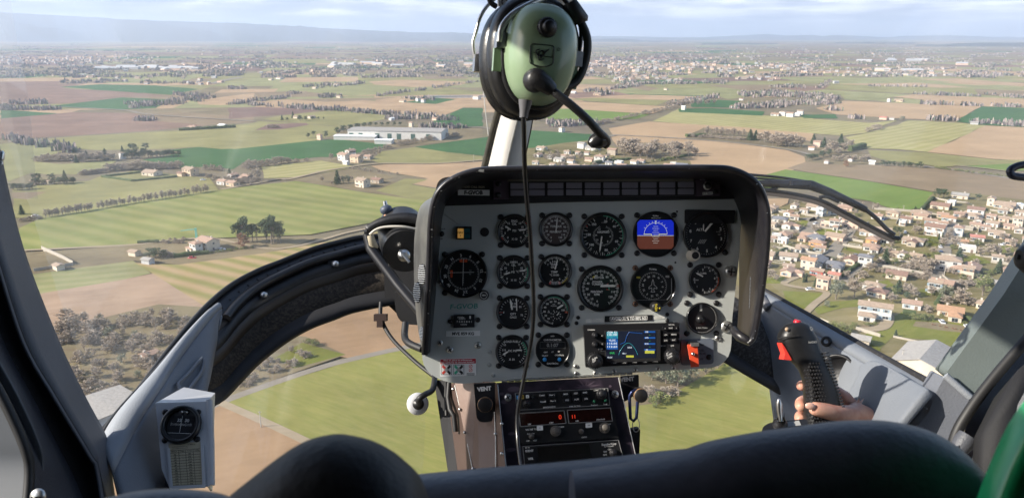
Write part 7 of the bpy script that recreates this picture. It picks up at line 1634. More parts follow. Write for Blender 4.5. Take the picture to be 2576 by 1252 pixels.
l4 = curve([(-420, 180, .95), (-360, 388, .95), (-270, 620, .95), (-160, 858, .95), (-82, 1001, .95), (-28, 1120, .95), (-16, 1190, .95), (-30, 1340, .93)], 5)
def lrow(a, b, t, lift=0.0): return [rel(p.lerp(q, t) - FWD * lift, Lp) for p, q in zip(a, b)]
lofted('pillar_face', [lrow(l0, l1, 0), lrow(l0, l1, .03, .006), lrow(l0, l1, .5, .012), lrow(l0, l1, .97, .006), lrow(l0, l1, 1.0)], trim_d, pil, .004)
lofted('door_gap', [lrow(l1, l2, 0), lrow(l1, l2, .5, -.03), lrow(l1, l2, 1)], blk_m, pil, .004)
l23 = [lrow(l2, l3, t, .022 * math.sin(3.14 * t)) for t in (0, .12, .3, .5, .7, .88, 1)]
lofted('door_frame', l23, mat('charcoal_door_frame', (.038, .040, .050), .5, bump=.3, bscale=400), pil, .004)
lofted('door_panel', [lrow(l3, l4, t, -.02) for t in (0, .5, 1, 3)], mat('door_lining', (.06, .068, .08), .6), pil, .004)
m = MB(); m.tube(lrow(l3, l4, .02, .006), .006, 8); m.build('door_seal', rubber, pil)
m = MB(); c = Vector(rel(P(97, 1246, .90), Lp)); T = Matrix.Translation(c) @ CAMROT.to_4x4(); m.lathe([(.009, 0), (.0085, .003), (.005, .005), (.0001, .0055)], 16, 0, T); m.box(c - FWD * .006, (.010, .002, .002), 1, CAMROT); m.box(c - FWD * .006, (.002, .002, .010), 1, CAMROT); m.build('screw', [alu, blk], pil)
m = MB(); c = Vector(rel(P(3, 392, 1.09), Lp)); m.tube([c - UP * .006, c + UP * .004, c + UP * .006 + RIGHT * .003], [.004, .005, .002], 8); m.tube([c - UP * .012, c - UP * .008], .003, 8); m.build('latch_pin', steel, pil)

# ------------------------------------------------------------------ compass box
KF = Frame(457, 1100, 1.13, -1.0, -24, 6)
cb = KF.root('compass_box'); tag(cb, 'white metal box holding a round black compass and a yellowed card', 'compass')
whm = mat('white_box_paint', (.52, .53, .55), .4, var=.04, scale=20)
q = [KF.px(391, 1013), KF.px(523, 1009), KF.px(527, 1222), KF.px(427, 1228), KF.px(407, 1180)]
m = MB(); m.prism(ccw(q), -.004, 0); bevel(m.build('front', whm, cb), .0015)
m = MB(); a_ = [KF.px3(391, 1013, 0), KF.px3(523, 1009, 0)]; m.add([a_[0], a_[1], a_[1] + Vector((-.012, .030, -.075)), a_[0] + Vector((.010, .045, -.085))], [(0, 1, 2, 3)]); m.add([KF.px3(523, 1009, 0), KF.px3(527, 1222, 0), KF.px3(527, 1222, 0) + Vector((-.01, .0, -.06)), KF.px3(523, 1009, 0) + Vector((-.012, .03, -.075))], [(0, 1, 2, 3)])
o = m.build('shell', whm, cb); s_ = o.modifiers.new('thick', 'SOLIDIFY'); s_.thickness = .003
m = MB(); m.tube([KF.px3(526, 1006, -.004), KF.px3(530, 1120, -.004), KF.px3(531, 1220, -.004)], .0055, 10); m.build('rolled_edge', whm, cb)
x, y = KF.px(457, 1068); r = 49 * KF.k; T = Matrix.Translation((x, y, 0)); m = MB(); m.lathe([(r, 0), (r, .006), (r * .95, .009), (r * .8, .010), (r * .76, .006), (r * .76, .001)], 40, 0, T); cmp_ = m.build('compass', bez_m, cb)
m = MB(); m.disc((x, y, .002), r * .78, 36, 0)
m.add([(x - r * .62, y + r * .45, .0026), (x + r * .62, y + r * .45, .0026), (x + r * .62, y - r * .42, .0026), (x - r * .62, y - r * .42, .0026)], [(3, 2, 1, 0)], 2)
put_text(m, '33', x - r * .12, y + r * .22, .0032, r * .16, 1); put_text(m, '30', x + r * .26, y + r * .22, .0032, r * .16, 1)
for i in range(22): m.box((x - r * .5 + i * r * .048, y + r * .0, .0030), (r * .012, r * (.10 if i % 5 else .16), .0002), 1)
m.box((x, y + r * .0, .0036), (r * .015, r * .9, .0003), 1); m.box((x, y - r * .44, .0036), (r * 1.2, r * .02, .0003), 1); m.build('dial', [dialf, whi, blk_m], cmp_)
m = MB()
for i in (-1, 1): m.lathe([(.004, 0), (.003, .002), (.0001, .003)], 10, 0, Matrix.Translation((x + i * r * .12, y + r * .66, .0035)))
m.build('compensator', steel, cmp_)
for u, v in ((416, 1036), (498, 1036), (415, 1106), (496, 1104)): screw(scr_b, *KF.px(u, v), 0, cb, .9)
cq = [KF.px(424, 1116), KF.px(504, 1110), KF.px(511, 1220), KF.px(433, 1224)]
m = MB(); m.prism(ccw(cq), 0, .0008, 0)
ct = [Vector(p) for p in cq]
def cpt(s_, t): a = ct[0].lerp(ct[1], s_); b = ct[3].lerp(ct[2], s_); return a.lerp(b, t)
for i in range(14):
    a_, b_ = cpt(.03, .16 + i * .062), cpt(.97, .16 + i * .062); m.tube([(*a_, .0009), (*b_, .0009)], .00025, 4, 1)
for s_ in (.3, .52, .76): a_, b_ = cpt(s_, .16), cpt(s_, .97); m.tube([(*a_, .0009), (*b_, .0009)], .00025, 4, 1)
for i in range(12):
    p = cpt(.18, .26 + i * .062); put_text(m, str((i * 15) % 360 or 'N'), p.x, p.y, .0010, .0022, 1); p = cpt(.64, .26 + i * .062); put_text(m, str(180 + i * 15), p.x, p.y, .0010, .0022, 1)
for s_, a_, t in (('TO FLY', .16, .19), ('STEER', .41, .19), ('TO FLY', .64, .19), ('STEER', .88, .19), ('COMPASS', .72, .05)): p = cpt(a_, t); put_text(m, s_, p.x, p.y, .0010, .0018, 1)
for t in (.08, .12): a_, b_ = cpt(.1, t), cpt(.6, t); m.tube([(*a_, .0009), (*b_, .0009)], .00025, 4, 1)
m.build('deviation_card', [mat('yellowed_card', (.48, .42, .28), .7, color2=(.54, .47, .33), scale=30), mat('card_ink', (.10, .085, .06), .7)], cb)
m = MB(); m.prism(ccw([KF.px(*p) for p in ((422, 1127), (428, 1127), (436, 1228), (429, 1230))]), 0, .003); m.prism(ccw([KF.px(*p) for p in ((506, 1120), (513, 1119), (518, 1224), (511, 1226))]), 0, .003); m.prism(ccw([KF.px(*p) for p in ((429, 1222), (516, 1218), (516, 1226), (430, 1230))]), 0, .0032); m.build('card_holder', whm, cb)

# ------------------------------------------------------------------ air temperature gauge under its hood, left of the panel
TF = Frame(985, 600, 1.62)
tg = TF.root('thermometer_housing'); tag(tg, 'black drum instrument under an arched bracket left of the panel', 'instrument')
m = MB(); outl = [(919, 572), (945, 556), (972, 545), (1010, 538), (1048, 541), (1090, 556)]
o2 = [(926, 590), (950, 573), (980, 564), (1012, 560), (1048, 564), (1090, 580)]
a_ = spline([TF.px3(u, v, .06) for u, v in outl], 4); b_ = spline([TF.px3(u, v, .06) for u, v in o2], 4)
m.loft([[tuple(p - Vector((0, 0, .14))) for p in a_], [tuple(p) for p in a_], [tuple(p) for p in b_]], 0, False); o = m.build('visor', blk, tg); s_ = o.modifiers.new('thick', 'SOLIDIFY'); s_.thickness = .003
m = MB(); a0, a1 = TF.px3(996, 574, -.05), TF.px3(1006, 632, .05); ax = (a1 - a0)
m.tube([a0 + Vector((.012, .0, 0)), a0 + ax * .5 + Vector((.012, 0, 0)), a1 + Vector((.012, 0, 0))], [.052, .052, .047], 28); m.build('drum', mat('drum_black', (.035, .035, .037), .38, var=.2, scale=30), tg)
T = Matrix.Translation(a1 + Vector((.010, -.008, .012))); m = MB(); m.lathe([(.013, 0), (.012, .004), (.0001, .005)], 16, 0, T); m.tube([T.translation + Vector((-.008, .010, .006)), T.translation + Vector((.012, -.014, .010))], [.003, .0035], 8, 0); m.build('wing_nut', steel, tg)
m = MB(); m.tube(spline([TF.px3(930, 590, .07), TF.px3(945, 578, .07), TF.px3(968, 571, .07), TF.px3(1010, 570, .07), TF.px3(1046, 576, .06)], 5), .0026, 8); m.build('white_cable', mat('cream_cable', (.62, .58, .50), .5), tg)
m = MB(); m.tube([TF.px3(932, 592, .07), TF.px3(937, 612, .07), TF.px3(946, 622, .06)], [.007, .008, .006], 10); m.build('connector', mat('ivory_plastic', (.50, .44, .32), .5), tg)
T = Matrix.Translation(TF.px3(972, 535, -.02)) @ Matrix.Rotation(R(-80), 4, 'X'); m = MB(); m.tube([TF.px3(974, 548, -.02), TF.px3(973, 538, -.02)], [.008, .007], 10, 1); m.tube([TF.px3(973, 538, -.02), TF.px3(972, 534, -.02), TF.px3(972, 527, -.02), TF.px3(971, 520, -.02), TF.px3(970, 516, -.02)], [.008, .012, .014, .011, .005], 14, 0); m.tube([TF.px3(970, 517, -.02), TF.px3(968, 506, -.02)], [.005, .0045], 8, 2); m.build('probe', [mat('blue_grey_rubber', (.06, .075, .11), .5), mat('copper_collar', (.30, .16, .10), .4, .4), steel], tg)
m = MB(); m.tube([TF.px3(924, 588, .055), TF.px3(933, 625, .06), TF.px3(1000, 715, .10), TF.px3(1082, 812, .14)], [.010, .011, .011, .011], 10); m.build('strut', blk_s, tg)
m = MB(); m.tube([TF.px3(917, 585, .06), TF.px3(925, 583, .06)], [.006, .006], 8); m.build('bolt', rubber, tg)
m = MB(); m.prism(ccw([TF.px(965, 625, -.08), TF.px(1090, 600, -.08), TF.px(1090, 812, -.08), TF.px(1010, 800, -.08), TF.px(990, 780, -.08), TF.px(968, 760, -.08)]), -.16, -.08); m.build('rear_bracket', blk_m, tg)
m = MB(); m.prism(ccw(rounded([TF.px(990, 735, 0), TF.px(1085, 735, 0), TF.px(1085, 818, 0), TF.px(1000, 815, 0)], [.002, .002, .002, .03])), -.05, .0); m.build('junction_box', blk_m, tg)
# cables and the white suction mount below
m = MB(); m.tube(spline([P(958, 760, 1.62), P(959, 800, 1.6), P(985, 850, 1.56), P(1040, 905, 1.5), P(1090, 945, 1.46)], 6), .0042, 8); q = Vector(P(958, 798, 1.59)); m.box(q, (.026, .014, .02), 1, CAMROT); m.box(q - UP * .012, (.012, .014, .03), 1, CAMROT)
tag(m.build('control_cable', [rubber, mat('rusty_clamp', (.05, .03, .025), .6)], None, tuple(P(958, 760, 1.62))), 'black cable running from the arch down behind the panel corner', 'cable')
m = MB(); m.tube(spline([P(1020, 812, 1.55), P(1018, 845, 1.53), P(1028, 862, 1.5), P(1062, 878, 1.47)], 5), .007, 8); tag(m.build('hose', rubber, None, tuple(P(1020, 812, 1.55))), 'short black hose bending under the left side of the panel', 'hose')
SF = Frame(1051, 1015, 1.42, 0, -10, 18); su = SF.root('suction_mount'); tag(su, 'round white disc with black hub on a bent black arm left of the pedestal', 'mount')
k = SF.k; m = MB(); m.lathe([(27 * k, -.004), (28 * k, 0), (26 * k, .003), (14 * k, .005)], 36, 0); m.build('disc', mat('white_plastic', (.72, .72, .73), .3), su)
m = MB(); m.lathe([(15 * k, .004), (13.5 * k, .008), (8 * k, .010), (6 * k, .014), (.0001, .014)], 28, 0); m.build('hub', blk, su)
m = MB(); m.tube(spline([Vector((0, 0, .012)), SF.px3(1054, 1003, .03), SF.px3(1068, 992, .03), SF.px3(1086, 982, .01), SF.px3(1092, 965, 0), SF.px3(1094, 945, -.02)], 5), [.0055] * 26, 10); m.build('arm', rubber, su)

# ------------------------------------------------------------------ centre windshield post
Lc = tuple(P(1300, 250, 1.72)); post = empty('centre_post', Lc); tag(post, 'slanted windshield centre post, bright left face and grey right face', 'window post')
def prow(L): return [rel(p, Lc) for p in curve(L, 6)]
A1 = [(1358, -120, 1.46), (1336, 0, 1.52), (1300, 130, 1.62), (1266, 256, 1.70), (1246, 330, 1.74), (1224, 424, 1.78), (1206, 500, 1.80)]
A2 = [(1418, -120, 1.40), (1392, 0, 1.46), (1352, 130, 1.56), (1314, 256, 1.64), (1294, 330, 1.68), (1272, 424, 1.72), (1254, 500, 1.74)]
A3 = [(1474, -120, 1.46), (1446, 0, 1.52), (1400, 130, 1.62), (1348, 256, 1.70), (1332, 330, 1.74), (1313, 424, 1.78), (1298, 500, 1.80)]
r1, r2, r3 = prow(A1), prow(A2), prow(A3)
lofted('left_face', [r1, [tuple(Vector(a).lerp(Vector(b), .5)) for a, b in zip(r1, r2)], r2], mat('sunlit_post_paint', (.58, .56, .52), .4, var=.05, scale=12, bump=.1, bscale=300), post, .003)  # sunlight on the left face put into its paler colour
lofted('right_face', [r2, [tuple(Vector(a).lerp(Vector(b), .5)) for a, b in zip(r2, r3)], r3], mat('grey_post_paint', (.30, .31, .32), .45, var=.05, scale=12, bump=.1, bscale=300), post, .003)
m = MB(); m.tube([tuple(Vector(p) - FWD * .001) for p in r2], .0016, 6); m.build('edge_bead', alu, post)
m = MB(); m.tube([tuple(Vector(p) - RIGHT * .006) for p in r1], .0075, 8); m.build('window_seal', mat('perished_rubber', (.018, .016, .012), .7, color2=(.05, .045, .03), scale=60), post)
m = MB(); m.tube([tuple(Vector(p) + FWD * .02) for p in r1], .004, 6); m.tube([tuple(Vector(p) + FWD * .02) for p in r3], .004, 6); m.build('glazing_strip', rubber, post)
m = MB(); m.tube([P(1212, 150, 2.0), P(1219, 260, 2.02), P(1232, 372, 2.05)], .0012, 5); tag(m.build('yaw_string', mat('pale_string', (.6, .58, .52), .8), None, tuple(P(1219, 260, 2.02))), 'thin pale string hanging on the windshield left of the post', 'string')

# ------------------------------------------------------------------ right arch, sill, pillar
La = tuple(P(1880, 860, 1.5)); ra = empty('windshield_arch', La); tag(ra, 'black rough-lined nose frame right of the panel', 'window frame')
def arow(L, n=6): return [rel(p, La) for p in curve(L, n)]
t_ = arow([(1780, 720, 1.62), (1850, 748, 1.6), (1905, 790, 1.56), (1935, 860, 1.50)]); b1_ = arow([(1780, 850, 1.60), (1818, 872, 1.57), (1880, 912, 1.52), (1945, 950, 1.45)]); b2_ = arow([(1780, 885, 1.57), (1812, 905, 1.55), (1880, 946, 1.49), (1962, 992, 1.42)])
lofted('rough_band', [t_, [tuple(Vector(a).lerp(Vector(b), .5)) for a, b in zip(t_, b1_)], b1_], mat('rough_black_lining', (.010, .010, .011), .95, color2=(.05, .05, .055), scale=190, lo=.45, hi=.68, bump=.8, bscale=260), ra, .004)
lofted('lower_lip', [b1_, [tuple(Vector(a).lerp(Vector(b), .5) - FWD * .012) for a, b in zip(b1_, b2_)], b2_], blk_m, ra, .004)
Ls = tuple(P(2150, 950, 1.3)); rs = empty('window_sill_trim', Ls); tag(rs, 'grey moulded side trim with round vent below the right window', 'sill trim')
def srow(L, n=6, near=0.0): return [rel(p, Ls) for p in curve([(a, b, c - near) for a, b, c in L], n)]
e1 = srow([(1880, 708, 1.66), (1908, 726, 1.64), (2000, 778, 1.54), (2100, 834, 1.42), (2200, 891, 1.30), (2300, 946, 1.18), (2380, 988, 1.10)])
e2 = srow([(1880, 730, 1.63), (1908, 748, 1.61), (1992, 800, 1.51), (2085, 860, 1.39), (2185, 920, 1.27), (2280, 985, 1.15), (2340, 1045, 1.08)])
e3 = srow([(1905, 800, 1.585), (1935, 850, 1.56), (2010, 900, 1.485), (2080, 940, 1.38), (2160, 990, 1.26), (2240, 1060, 1.14), (2290, 1120, 1.07)])
e4 = srow([(1945, 1010, 1.50), (1960, 1120, 1.42), (2020, 1180, 1.34), (2080, 1200, 1.27), (2150, 1230, 1.18), (2230, 1260, 1.08), (2270, 1280, 1.02)])
mid = lambda a, b, t, off=Vector((0, 0, 0)): [tuple(Vector(p).lerp(Vector(q), t) + off) for p, q in zip(a, b)]
lofted('ledge', [e1, mid(e1, e2, .3, UP * .006), mid(e1, e2, .7, UP * .006), e2], trim, rs, .004)
lofted('side_panel', [e2, mid(e2, e3, .1), mid(e2, e3, .5), e3, mid(e3, e4, .5), e4], trim, rs, .004)
m = MB(); m.tube([tuple(Vector(p) - FWD * .003 + UP * .002) for p in e1], .007, 8); m.build('window_seal', mat('torn_rubber', (.014, .013, .014), .7, color2=(.06, .055, .05), scale=120, lo=.55, hi=.7), rs)
# raised pad beside the vent pocket
pr = [srow(L_, 5, .026) for L_ in ([(2168, 923, 1.262), (2208, 910, 1.232), (2280, 948, 1.165), (2344, 985, 1.085)], [(2163, 950, 1.247), (2215, 948, 1.205), (2275, 988, 1.14), (2318, 1012, 1.075)], [(2142, 986, 1.24), (2200, 1012, 1.18), (2250, 1047, 1.115), (2276, 1062, 1.075)], [(2120, 1060, 1.215), (2180, 1090, 1.145), (2230, 1112, 1.085), (2262, 1122, 1.045)])]
m = MB(); m.loft([[r_[i] for r_ in pr] for i in range(len(pr[0]))], 0, False)
o = m.build('armrest_pad', trim, rs); s_ = o.modifiers.new('thick', 'SOLIDIFY'); s_.thickness = .014; s_.offset = 0; bv = o.modifiers.new('bevel', 'BEVEL'); bv.width = .005; bv.segments = 3
def place(o, F, L):
    o.matrix_local = Matrix.Translation(F.o - Vector(L)) @ F.R.to_4x4(); return o
m = MB(); gq = [rel(P(*q) - FWD * .034, Ls) for q in ((2196, 985, 1.20), (2198, 965, 1.212), (2212, 954, 1.207), (2260, 988, 1.155), (2300, 1016, 1.10))]; m.tube(gq, .0012, 6); m.build('pressed_groove', trim, rs)
VN = Frame(2108, 938, 1.33, 0, -10, -40)
m = MB(); r = .030; m.lathe([(r * 1.12, -.004), (r * 1.1, .005), (r * .96, .006), (r * .9, -.003), (r * .2, -.006), (.0001, -.006)], 36, 0)
for i in range(0): m.box((0, (i - 2) * r * .34, .001), (2 * r * math.sqrt(max(.02, .75 - ((i - 2) * .34) ** 2)), .003, .003), 0)
o = m.build('air_vent', blk, rs); place(o, VN, Ls)
m = MB(); m.tube([rel(P(1975, 1010, 1.46), Ls), rel(P(1968, 1100, 1.40), Ls), rel(P(1985, 1130, 1.38), Ls)], .0008, 5); m.tube([rel(P(1912, 745, 1.60), Ls), rel(P(1935, 775, 1.575), Ls)], [.010, .010], 8); m.build('trim_joint', mat('joint_grey', (.12, .12, .13), .5), rs)
m = MB(); c = Vector(rel(P(2079, 858, 1.385), Ls)); m.lathe([(.010, 0), (.009, .004), (.005, .005), (.004, .002)], 16, 0, Matrix.Translation(c) @ VN.R.to_4x4()); m.build('jack_socket', blk, rs)
# right pillar
Lr = tuple(P(2470, 900, 1.05)); rpil = empty('door_pillar', Lr); tag(rpil, 'green-grey slanted door pillar at the right edge of the photo', 'pillar')
BF = Frame(2470, 900, 1.06, 0, 0, -14)
bq = [BF.px(2640, 560), BF.px(2524, 741), BF.px(2378, 941), BF.px(2446, 1000), BF.px(2576, 838), BF.px(2720, 640)]
m = MB(); m.prism(ccw(bq), -.05, 0); o = m.build('beam', beamg, rpil); place(bevel(o, .008, 3), BF, Lr)
bq = [BF.px(2373, 944), BF.px(2440, 1004), BF.px(2376, 1112), BF.px(2300, 1200), BF.px(2240, 1130), BF.px(2330, 1040), BF.px(2350, 985)]
m = MB(); m.prism(ccw(rounded(bq, .006)), -.06, .008); o = m.build('pillar_foot', mat('foot_grey', (.15, .16, .185), .5, var=.05, scale=10, bump=.3, bscale=400), rpil); place(bevel(o, .006, 3), BF, Lr)
m = MB(); m.tube([BF.px3(2378, 944, .011), BF.px3(2410, 972, .012), BF.px3(2440, 998, .011)], .005, 8); o = m.build('joint_bead', trim_l, rpil); place(o, BF, Lr)
m = MB(); m.tube(spline([rel(P(*q), Lr) for q in ((2680, 740, 1.0), (2590, 845, 1.0), (2500, 950, 1.0), (2440, 1030, 1.0), (2402, 1100, 1.0), (2386, 1190, .98))], 6), .007, 10); m.build('door_seal', rubber, rpil)
m = MB(); dp = [(2400, 1200, 1.1), (2440, 1050, 1.1), (2560, 880, 1.1), (2800, 700, 1.1)]; dq = [(2560, 1300, 1.02), (2620, 1150, 1.02), (2720, 1000, 1.02), (2900, 850, 1.02)]
m.loft([[rel(P(*q), Lr) for q in dp], [rel(P(*q), Lr) for q in dq]], 0, False); o = m.build('door_panel', trim_d, rpil); s_ = o.modifiers.new('thick', 'SOLIDIFY'); s_.thickness = .005
m = MB(); m.loft([[rel(P(*q), Lr) for q in L_] for L_ in ([(2500, 1000, 1.0), (2450, 1100, .98), (2440, 1260, .95)], [(2560, 930, .97), (2480, 1090, .95), (2470, 1260, .92)], [(2640, 860, .97), (2560, 1010, .95), (2520, 1260, .92)])], 0, False); o = m.build('door_pocket', blk_m, rpil); s_ = o.modifiers.new('thick', 'SOLIDIFY'); s_.thickness = .008
m = MB(); m.tube([rel(P(2412, 1128, .99), Lr), rel(P(2424, 1112, .99), Lr), rel(P(2436, 1096, .99), Lr)], [.011, .013, .012], 14); m.tube([rel(P(2405, 1120, .985), Lr), rel(P(2418, 1134, .985), Lr)], .005, 8); m.build('door_latch', trim_d, rpil)
# loop handle and black knob on the right edge
m = MB(); m.tube(spline([P(2620, 412, .95), P(2570, 415, .95), P(2545, 425, .95), P(2542, 436, .95), P(2556, 444, .95), P(2620, 450, .95)], 6), .0046, 10); tag(m.build('loop_handle', mat('blue_black_coating', (.02, .025, .045), .35), None, tuple(P(2560, 430, .95))), 'blue-black loop handle at the right edge above the village', 'handle')
m = MB(); m.tube([P(2556, 645, .9), P(2566, 646, .9)], [.003, .004], 10); m.tube([P(2563, 645, .9), P(2570, 645, .9), P(2590, 650, .9), P(2620, 660, .9)], [.008, .014, .018, .019], 18); tag(m.build('lever_knob', rubber, None, tuple(P(2580, 650, .9))), 'ribbed black knob at the right edge beside the pillar', 'knob')

# ------------------------------------------------------------------ windscreen glass
gm = bpy.data.materials.new('perspex'); gm.use_nodes = True; gn, gl = gm.node_tree.nodes, gm.node_tree.links; gn.remove(gn['Principled BSDF'])
tr = gn.new('ShaderNodeBsdfTransparent'); tr.inputs['Color'].default_value = (.975, .98, .985, 1)
gs = gn.new('ShaderNodeBsdfGlossy'); gs.inputs['Roughness'].default_value = .06; gs.inputs['Color'].default_value = (1, 1, 1, 1)
df = gn.new('ShaderNodeBsdfTranslucent'); df.inputs['Color'].default_value = (.9, .9, .9, 1); dfd = gn.new('ShaderNodeBsdfDiffuse'); dfd.inputs['Color'].default_value = (.9, .9, .9, 1)
tcg = gn.new('ShaderNodeTexCoord'); nz = gn.new('ShaderNodeTexNoise'); nz.inputs['Scale'].default_value = 6; nz.inputs['Detail'].default_value = 8; mpg = gn.new('ShaderNodeMapping'); mpg.inputs['Scale'].default_value = (3, 3, .8)
gl.new(tcg.outputs['Object'], mpg.inputs['Vector']); gl.new(mpg.outputs['Vector'], nz.inputs['Vector'])
rg = gn.new('ShaderNodeMapRange'); rg.inputs['From Min'].default_value = .35; rg.inputs['From Max'].default_value = .75; rg.inputs['To Min'].default_value = .022; rg.inputs['To Max'].default_value = .060; gl.new(nz.outputs['Fac'], rg.inputs['Value'])
dd = gn.new('ShaderNodeMixShader'); dd.inputs[0].default_value = .5; gl.new(df.outputs[0], dd.inputs[1]); gl.new(dfd.outputs[0], dd.inputs[2])
m1 = gn.new('ShaderNodeMixShader'); gl.new(rg.outputs['Result'], m1.inputs[0]); gl.new(tr.outputs[0], m1.inputs[1]); gl.new(dd.outputs[0], m1.inputs[2])
m2 = gn.new('ShaderNodeMixShader'); m2.inputs[0].default_value = .025; gl.new(m1.outputs[0], m2.inputs[1]); gl.new(gs.outputs[0], m2.inputs[2]); gl.new(m2.outputs[0], gn['Material Output'].inputs['Surface'])
def pane(name, bot, top, label, bulge=.06, n=14):
    B, T_ = curve(bot, 5), curve(top, 5); L = tuple(B[len(B) // 2])
    if len(B) != len(T_): raise ValueError
    rows = [[rel(p.lerp(q, t) + FWD * bulge * math.sin(3.1416 * t) * max(0.0, math.sin(math.pi * i / (len(B) - 1))) ** .5, L) for i, (p, q) in enumerate(zip(B, T_))] for t in [j / n for j in range(n + 1)]]
    mm = MB(); mm.loft(rows, 0, False); return tag(mm.build(name, gm, None, None), label, 'window') if False else _pl(mm, name, L, label)
gm2 = gm.copy(); gm2.name = 'clean_perspex'
for n_ in gm2.node_tree.nodes:
    if n_.bl_idname == 'ShaderNodeMapRange': n_.inputs['To Min'].default_value = .004; n_.inputs['To Max'].default_value = .016
def _pl(mm, name, L, label):
    o = mm.build(name, gm if 'left' in label else gm2, None); o.location = L
    return tag(o, label, 'window', None, 'thing')
pane('windshield', [(262, 1090, 1.19), (511, 790, 1.50), (649, 690, 1.64), (856, 615, 1.79), (1060, 596, 1.88), (1250, 596, 1.90)], [(-150, -160, 1.16), (200, -220, 1.25), (500, -240, 1.33), (850, -240, 1.4), (1130, -220, 1.46), (1380, -180, 1.5)], 'clear left windshield pane between door pillar and centre post')
ws = bpy.data.objects['windshield']
gm3 = gm.copy(); gm3.name = 'veiled_perspex'
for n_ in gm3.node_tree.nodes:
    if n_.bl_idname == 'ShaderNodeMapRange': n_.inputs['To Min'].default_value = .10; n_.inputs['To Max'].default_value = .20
mm = MB(); mm.loft([[rel(P(u, v, 1.13), ws.location) for u, v in L_] for L_ in ([(20, -40), (36, 64), (48, 122), (59, 184), (69, 230), (80, 330), (95, 500)], [(-60, -40), (-60, 64), (-60, 122), (-60, 184), (-60, 230), (-40, 330), (0, 500)])], 0, False); mm.build('veil_strip', gm3, ws)  # pale reflection veil put into the glass along its left edge
pane('windshield', [(1290, 596, 1.90), (1500, 600, 1.90), (1750, 660, 1.82), (1908, 722, 1.66), (2150, 862, 1.38), (2390, 992, 1.11)], [(1440, -180, 1.5), (1700, -220, 1.46), (2000, -240, 1.4), (2300, -240, 1.3), (2600, -200, 1.2), (2760, 500, 1.1)], 'clear right windshield pane between centre post and right pillar')
pane('chin_window', [(440, 1260, 1.25), (600, 1480, 1.3), (800, 1500, 1.35), (1050, 1480, 1.45)], [(540, 1020, 1.38), (700, 866, 1.56), (850, 795, 1.66), (1085, 745, 1.75)], 'clear lower nose window under the left arch', .03)
pane('chin_window', [(1590, 1480, 1.45), (1700, 1480, 1.42), (1850, 1480, 1.38), (2000, 1460, 1.3)], [(1600, 830, 1.62), (1780, 870, 1.6), (1880, 940, 1.52), (1965, 990, 1.45)], 'clear lower nose window right of the radios', .03)

# ------------------------------------------------------------------ wiper outside the right pane
Lw = tuple(P(2060, 500, 2.0)); wp = empty('windshield_wiper', Lw); tag(wp, 'black wiper arm and blade across the right windshield', 'wiper')
def wrow(L, n=6): return [rel(p, Lw) for p in curve(L, n)]
m = MB(); m.tube(wrow([(1860, 437, 2.02), (1960, 446, 2.02), (2025, 456, 2.01)]), .0035, 8); m.tube(wrow([(1860, 445, 2.02), (1960, 453, 2.02), (2025, 462, 2.01)]), .003, 8); m.build('arm_rod', blk_s, wp)
m = MB()
for L_, w_ in (([(1870, 461, 2.0), (1940, 462, 2.0), (1995, 463, 2.0), (2040, 466, 2.0), (2090, 485, 2.0), (2150, 513, 1.99), (2178, 527, 1.99)], [.008, .010, .0125, .013, .011, .009, .008]),):
    pts_ = [Vector(rel(P(*q), Lw)) for q in L_]; m.tube(pts_, w_, 10)
m.box(rel(P(2012, 461, 1.985), Lw), (.05, .012, .02), 0, CAMROT); m.lathe([(.007, 0), (.006, .005), (.0001, .006)], 16, 0, Matrix.Translation(rel(P(2034, 464, 1.985), Lw)) @ CAMROT.to_4x4()); m.build('arm', blk, wp)
m = MB(); m.tube(wrow([(2172, 524, 1.99), (2200, 545, 1.99), (2232, 577, 1.99), (2250, 590, 1.99)]), .0055, 8); m.tube(wrow([(1880, 466, 2.0), (1930, 476, 2.0), (1955, 472, 2.0)]), .004, 8); m.tube(wrow([(2060, 497, 1.995), (2080, 495, 1.99), (2110, 508, 1.99)]), .0045, 8); m.build('yoke', blk_s, wp)
bl = [(1880, 476, 2.0), (1960, 483, 2.0), (2020, 493, 2.0), (2070, 507, 2.0), (2130, 538, 2.0), (2190, 570, 2.0), (2240, 595, 2.0), (2262, 600, 2.0)]
m = MB(); m.tube(wrow(bl), .0055, 8); m.build('blade', rubber, wp)
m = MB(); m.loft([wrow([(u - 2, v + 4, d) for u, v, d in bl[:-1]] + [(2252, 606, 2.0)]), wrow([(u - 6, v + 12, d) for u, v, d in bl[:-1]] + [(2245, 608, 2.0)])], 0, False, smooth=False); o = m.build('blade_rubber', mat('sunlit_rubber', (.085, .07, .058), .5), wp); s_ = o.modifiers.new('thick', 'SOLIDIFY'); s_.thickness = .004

# ------------------------------------------------------------------ headset hanging from the roof
HF = Frame(1347, 143, .92, -4, 6, 16)
hs = HF.root('headset'); tag(hs, 'pale green aviation headset with microphone boom hanging in the windshield', 'headset')
k = HF.k
gsh = mat('pale_green_shell', (.235, .325, .205), .28, color2=(.255, .345, .22), scale=20, coat=.4, bump=.06, bscale=500)
def cup(z0, rx, ry, depth, mt, parent, name, ox=0, oy=0, sgn=1):
    m = MB(); rings = []
    for i in range(13):
        t = i / 12 * math.pi / 2
        f = math.cos(t) ** .62 if i < 12 else 0.001; z = z0 + sgn * depth * math.sin(t) ** .9
        ring = []
        for j in range(48):
            a = j / 48 * 2 * math.pi; c_, s__ = math.cos(a), math.sin(a); e = 2 / 2.35
            xx = rx * abs(c_) ** e * (1 if c_ > 0 else -1); yy = ry * abs(s__) ** e * (1 if s__ > 0 else -1)
            xx *= 1 + .06 * (yy / ry)
            ring.append((ox + xx * f, oy + yy * f, z))
        rings.append(ring)
    m.loft(rings, 0, True, False); return m.build(name, mt, parent)
